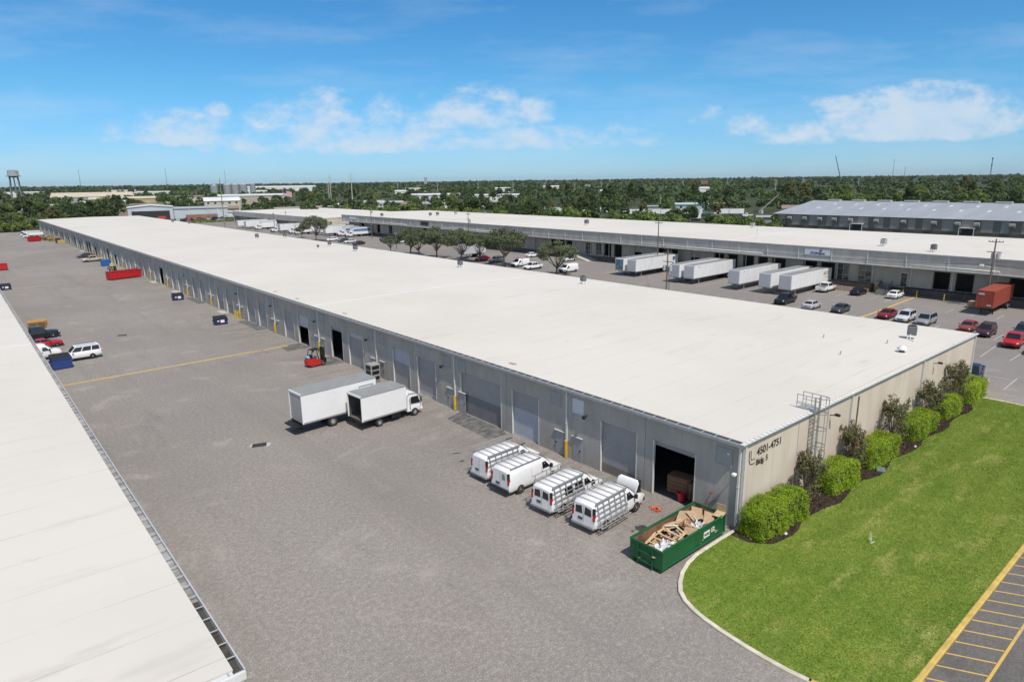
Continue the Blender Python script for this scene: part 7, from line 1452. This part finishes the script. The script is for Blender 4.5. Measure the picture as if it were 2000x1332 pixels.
# ------------------------------------------------------------------ trees
bark = pm('bark', (.13, .105, .08), .95, .25, 2)
def leafm(nm, a, b): return pm('leaf_' + nm, tuple(1.75 * c for c in a), .7, .2, .35, island=.75, col2=tuple(1.7 * c for c in b), transl=.3)
LM = dict(oak=leafm('oak', (.045, .060, .026), (.125, .140, .074)), dark=leafm('dark', (.022, .036, .013), (.060, .085, .028)), mid=leafm('mid', (.030, .055, .014), (.085, .125, .032)), light=leafm('light', (.060, .095, .018), (.150, .19, .045)), olive=leafm('olive', (.06, .065, .02), (.155, .15, .055)), palm=leafm('palm', (.05, .075, .025), (.14, .17, .07)))
def crown_pts(rg, n, nclump, R3, z0, sparse=.0):
    cl = rg.normal(size=(nclump, 3)); cl /= np.linalg.norm(cl, axis=1)[:, None]; cl *= rg.uniform(.45, 1.0, (nclump, 1)) ** .6; cl[:, 2] = np.where(cl[:, 2] < -.45, -cl[:, 2] * .5, cl[:, 2]); cl *= np.array(R3); 
    idx = rg.integers(0, nclump, n); rad = rg.uniform(.22, .42, nclump)[idx][:, None] * R3[0] * (sparse or 1)
    d = rg.normal(size=(n, 3)); d /= np.linalg.norm(d, axis=1)[:, None]; P = cl[idx] + d * rad * rg.uniform(.55, 1, (n, 1)) * np.array([1, 1, .72]); P[:, 2] += z0
    return P, cl
TREE = {}
def tree_meshes(kind, var):
    key = (kind, var)
    if key in TREE: return TREE[key]
    rg = np.random.default_rng(hash(kind) % 1000 * 0 + sum(map(ord, kind)) * 7 + var * 13); q = random.Random(var + 5)
    trunk = MB()
    if kind == 'lot_oak':   # unit: about 9 m high, spreading
        R3 = (4.8, 4.8, 2.5); P, cl = crown_pts(rg, 7200, 58, R3, 5.8, .66); size = .25; lm = LM['oak']
        trunk.tube([(0, 0, 0), (.08, .05, 1.3), (.05, 0, 2.6)], [.26, .2, .17], 8)
        for c in cl[:15]: e = Vector(c) * .85 + Vector((0, 0, 6.0)); s_ = Vector((.05, 0, q.uniform(1.7, 2.7))); trunk.tube([s_, s_.lerp(e, .5) + Vector((0, 0, -.3)), e], [.11, .07, .025], 6)
    elif kind == 'round':
        R3 = (3.6, 3.6, 3.3); P, cl = crown_pts(rg, 2600, 26, R3, 5.0); size = .42; lm = LM[('dark', 'mid', 'dark', 'light')[var % 4]]; trunk.tube([(0, 0, 0), (0, 0, 4.5)], [.25, .12], 6)
        for c in cl[:6]: trunk.tube([(0, 0, 2.5), Vector(c) * .7 + Vector((0, 0, 5))], [.1, .03], 5)
    elif kind == 'tall':
        R3 = (2.9, 2.9, 5.2); P, cl = crown_pts(rg, 2800, 34, R3, 7.6); size = .44; lm = LM[('dark', 'mid', 'olive')[var % 3]]; trunk.tube([(0, 0, 0), (0, 0, 8)], [.28, .1], 6)
        for c in cl[:6]: trunk.tube([(0, 0, 4), Vector(c) * .7 + Vector((0, 0, 7.6))], [.1, .03], 5)
    elif kind == 'bush':
        R3 = (2.6, 2.6, 1.7); P, cl = crown_pts(rg, 1500, 18, R3, 1.6); P[:, 2] = np.maximum(P[:, 2], .1); size = .36; lm = LM[('light', 'mid', 'light')[var % 3]]; trunk.tube([(0, 0, 0), (0, 0, 1.6)], [.12, .05], 5)
    elif kind == 'palm':
        lm = LM['palm']; size = .3; trunk.tube([(0, 0, 0), (.1, 0, 4), (.15, 0, 7.5)], [.2, .16, .15], 7); C = []
        for i in range(18):
            a = q.uniform(0, 6.28); el = q.uniform(-.2, 1.2)
            for j in range(34): u = j / 34; rr = 2.3 * u; C.append((.15 + rr * math.cos(a), rr * math.sin(a), 7.5 + rr * math.sin(el) - 1.7 * u * u + rg.normal(0, .05)))
        P = np.array(C) + rg.normal(0, .06, (len(C), 3))
    outv = None
    if kind != 'palm':
        c0 = P.mean(0); outv = (P - c0); outv /= np.linalg.norm(outv, axis=1)[:, None] + 1e-9; outv = outv * .6
    Q = leaf_quads(P, size, up=.3, aspect=1.5 if kind != 'palm' else 3, rg=rg, out=outv)
    TREE[key] = (np_quads('crown', Q, [lm]), trunk.mesh('trunk', bark)); return TREE[key]
def plant(kind, var, x, y, s, label, group=None, name='tree', cat='tree', rz=None, sz=None):
    cm_, tm = tree_meshes(kind, var); t = thing(name, label, cat, (x, y, 0), rnd.uniform(0, 6.28) if rz is None else rz, group); t.scale = (s, s, sz or s); link('crown', cm_, t); link('trunk', tm, t); return t
lot = [(73.6, 171.2, .62, 'small tree beside the pale slim pole'), (74.1, 159.6, 1.0, 'lot oak second along the row from the pale slim pole'), (74.2, 145.4, 1.08, 'lot oak in the middle of the row left of the dock pole'), (74.1, 132.8, 1.08, 'lot oak in front of the red car'), (77.6, 129.1, .9, 'lot oak crowded against its neighbour by the grey SUV'), (76.8, 116.9, 1.2, 'largest lot oak, over the racked van'), (73.2, 92.9, .98, 'lone low-forked oak by the plain white van'), (73.8, 228.5, 1.15, 'broad oak shading the far cars'), (77, 249.5, .6, 'small dark tree beside the broad far oak'), (72.5, 152.5, .9, 'lot oak tucked between its neighbours in the row')]
for i, (x, y, s, lab) in enumerate(lot): plant('lot_oak', i % 4, x, y, s, lab, 'oaks in the car park', 'oak_tree')
def bg_tree(kind, var, x, y, s, label, group, cat='tree', name='tree'):
    """small in the picture: crown and trunk only"""
    return plant(kind, var, x, y, s, label, group, name, cat, None, s * rnd.uniform(.88, 1.15))
def clear(x, y, rr):
    d = math.hypot(x + 36.7, y + 20.8); az = math.atan2(x + 36.7, y + 20.8)
    for (bx, by, br2, bd) in HOLES:
        da = abs(math.atan2(bx + 36.7, by + 20.8) - az) * bd
        if da < br2 * .8 and bd - 22 < d < bd + br2: return False
    return True
q = random.Random(77)
# dense wood beyond the yard, left
n = 0
while n < 64:
    x, y = q.uniform(-120, 46), 402 + 120 * q.random() ** 1.3
    if x > 30 and y < 430: continue
    near = y < 412
    bg_tree('bush' if near else q.choice(('round', 'round', 'round', 'tall')), q.randrange(4), x, y, q.uniform(1.0, 1.5) if near else q.uniform(.85, 1.35), 'leafy bush at the edge of the wood beyond the yard' if near else 'dark tree in the dense wood beyond the yard', 'bushes at the wood edge' if near else 'trees of the dense wood beyond the yard', 'bush' if near else 'tree', 'bush' if near else 'tree'); n += 1
for x, y in ((-20, 404), (-13, 404), (-26, 406), (-7, 404), (-32, 404), (-1, 406), (-38, 406), (6, 405)): bg_tree('bush', q.randrange(3), x, y, q.uniform(1.2, 1.7), 'leafy bush at the edge of the wood beyond the yard', 'bushes at the wood edge', 'bush', 'bush')
for x, y, s in ((-22, 412, .9), (-9, 411, 1.0), (4, 414, 1.0), (14, 418, .9)): bg_tree('palm', 1, x, y, s, 'palm tree at the edge of the wood beyond the yard', 'palms at the wood edge', 'palm tree', 'palm_tree')
# green strip right behind the dock roof
n = 0
while n < 120:
    u = q.random(); x = 152 + 105 * q.random() ** 1.2 + 20 * u; y = 110 + 330 * u
    if x > 212 and y < 125: continue
    if not clear(x, y, 3): continue
    b = x < 185 + 10 * u
    bg_tree('bush' if b else q.choice(('round', 'round', 'tall', 'bush')), q.randrange(4), x, y, q.uniform(1.3, 1.9) if b else q.uniform(.7, 1.1), 'green bush in the strip behind the dock roof' if b else 'tree in the strip behind the dock roof', 'bushes behind the dock roof' if b else 'trees behind the dock roof', 'bush' if b else 'tree', 'bush' if b else 'tree'); n += 1
for x, y, s in ((262, 262, 1.15), (256, 270, 1.1), (268, 250, .9), (225, 335, 1.2), (232, 328, 1.2), (205, 395, 1.0), (228, 402, 1.0)): bg_tree('round', 2, x, y, s * 1.25, 'big dark tree standing out behind the dock roof', 'big dark trees behind the dock roof')
# belt of trees in the middle distance
n = 0; tries = 0
while n < 118 and tries < 3000:
    tries += 1; d = 430 + 420 * q.random() ** .8; az = R(q.uniform(1, 78)); x, y = -36.7 + d * math.sin(az), -20.8 + d * math.cos(az)
    if az < R(16) and d < 560 and x < 50: continue
    if 200 < x < 300 and -50 < y < 130 or 55 < x < 125 and y < 470: continue
    if not clear(x, y, 4): continue
    kd = q.choice(('round', 'round', 'tall', 'tall', 'round', 'palm')); bg_tree(kd, q.randrange(4), x, y, q.uniform(.9, 1.35) * (1.15 if az > R(50) else 1), 'palm among the middle distance trees' if kd == 'palm' else 'tree in the middle distance belt of woodland', 'palms in the middle distance' if kd == 'palm' else 'trees in the middle distance', 'palm tree' if kd == 'palm' else 'tree', 'palm_tree' if kd == 'palm' else 'tree'); n += 1
for x, y, s in ((405, 172, 1.5), (415, 190, 1.4), (395, 158, 1.3), (430, 150, 1.4), (440, 110, 1.5)): bg_tree('round', 3, x, y, s, 'yellow-green tree standing out behind the metal shed', 'yellow-green trees behind the metal shed')
for i in range(46): u = i / 45; bg_tree('bush', i % 3, 176 + 44 * u + q.uniform(-8, 8), 372 - 250 * u + q.uniform(-5, 5), q.uniform(1.5, 2.2), 'green bush in the strip behind the dock roof', 'bushes behind the dock roof', 'bush', 'bush')
# the far woodland: nobody could count it
rg = np.random.default_rng(5); parts = []; mi = []
def far_ring(d0, d1, step_r, step_t, hmin, hmax, nq, size, a0=-6, a1=86, hole=0.0):
    d = d0
    while d < d1:
        m_ = int(R(a1 - a0) * d / (step_t)); az = R(a0) + rg.uniform(0, R(a1 - a0), m_); dd = d + rg.uniform(-.5, .5, m_) * step_r * d
        x, y = -36.7 + dd * np.sin(az), -20.8 + dd * np.cos(az)
        keep = np.ones(m_, bool)
        for (bx, by, br2, bd) in HOLES: 
            bdist = np.abs(np.arctan2(bx + 36.7, by + 20.8) - az) * bd; keep &= ~((bdist < br2 * .75) & (dd > bd - 45) & (dd < bd + br2))
        lowf = np.sin(x * .006 + 1.3) * np.cos(y * .005 + .4); keep &= (lowf > -1.1 + hole) & ~((x < 46) & (y < 402)); keep &= ~((x > 195) & (x < 300) & (y < 130)) & ~((x > 55) & (x < 125) & (y < 470))
        x, y = x[keep], y[keep]; m2 = len(x); h = rg.uniform(hmin, hmax, m2) * (1 + .35 * (rg.random(m2) > .9)); w = h * rg.uniform(.38, .6, m2)
        c = rg.normal(size=(m2, nq, 3)); c /= np.linalg.norm(c, axis=2)[:, :, None]; c[:, :, 2] = np.abs(c[:, :, 2]) * 1.25 - .35; c *= rg.uniform(.7, 1, (m2, nq, 1))
        Pp = np.empty((m2, nq, 3)); Pp[:, :, 0] = x[:, None] + c[:, :, 0] * w[:, None]; Pp[:, :, 1] = y[:, None] + c[:, :, 1] * w[:, None]; Pp[:, :, 2] = h[:, None] * .58 + c[:, :, 2] * h[:, None] * .44
        parts.append(leaf_quads(Pp.reshape(-1, 3), size * (1 + d / 2600), up=.35, aspect=1.4, rg=rg, out=c.reshape(-1, 3) * .6)); mi.append(np.repeat(rg.integers(0, 3, m2), nq))
        d *= 1 + step_r
far_ring(440, 900, .085, 11, 6, 10.5, 90, 1.5, hole=.1)
far_ring(900, 2300, .11, 14, 7, 11, 42, 2.4, hole=.2)
far_ring(2300, 6500, .16, 26, 8, 13, 20, 5.0, hole=.1)
Q = np.concatenate(parts); MI = np.concatenate(mi)
fw = link('far_woodland', np_quads('far_woodland', Q, [LM['dark'], LM['mid'], LM['dark']], MI)); struct(fw, 'stuff'); tag(fw, 'far woodland reaching to the horizon', 'woodland')
gb = RG.uniform((52, 402), (128, 420), (5000, 2)); struct(link('rough_grass', np_quads('rough_grass', leaf_quads(np.column_stack([gb, np.full(len(gb), .3)]), .9, up=.4), [LM['light']])), 'stuff')
print('objects', len(COL.objects))

# ------------------------------------------------------------------ air
m = MB(); m.box(-15600, 15600, -15600, 15600, -1.06, 78); hzm = bpy.data.materials.new('haze_air'); hzm.use_nodes = True; t = hzm.node_tree
for n in list(t.nodes):
    if n.type == 'BSDF_PRINCIPLED': t.nodes.remove(n)
pv = N('ShaderNodeVolumePrincipled', t); pv.inputs['Color'].default_value = (.86, .93, 1.0, 1); pv.inputs['Density'].default_value = 0.000025; pv.inputs['Anisotropy'].default_value = .2
t.links.new(pv.outputs[0], t.nodes['Material Output'].inputs['Volume']); hz_o = m.build('haze', hzm); struct(hz_o, 'stuff')
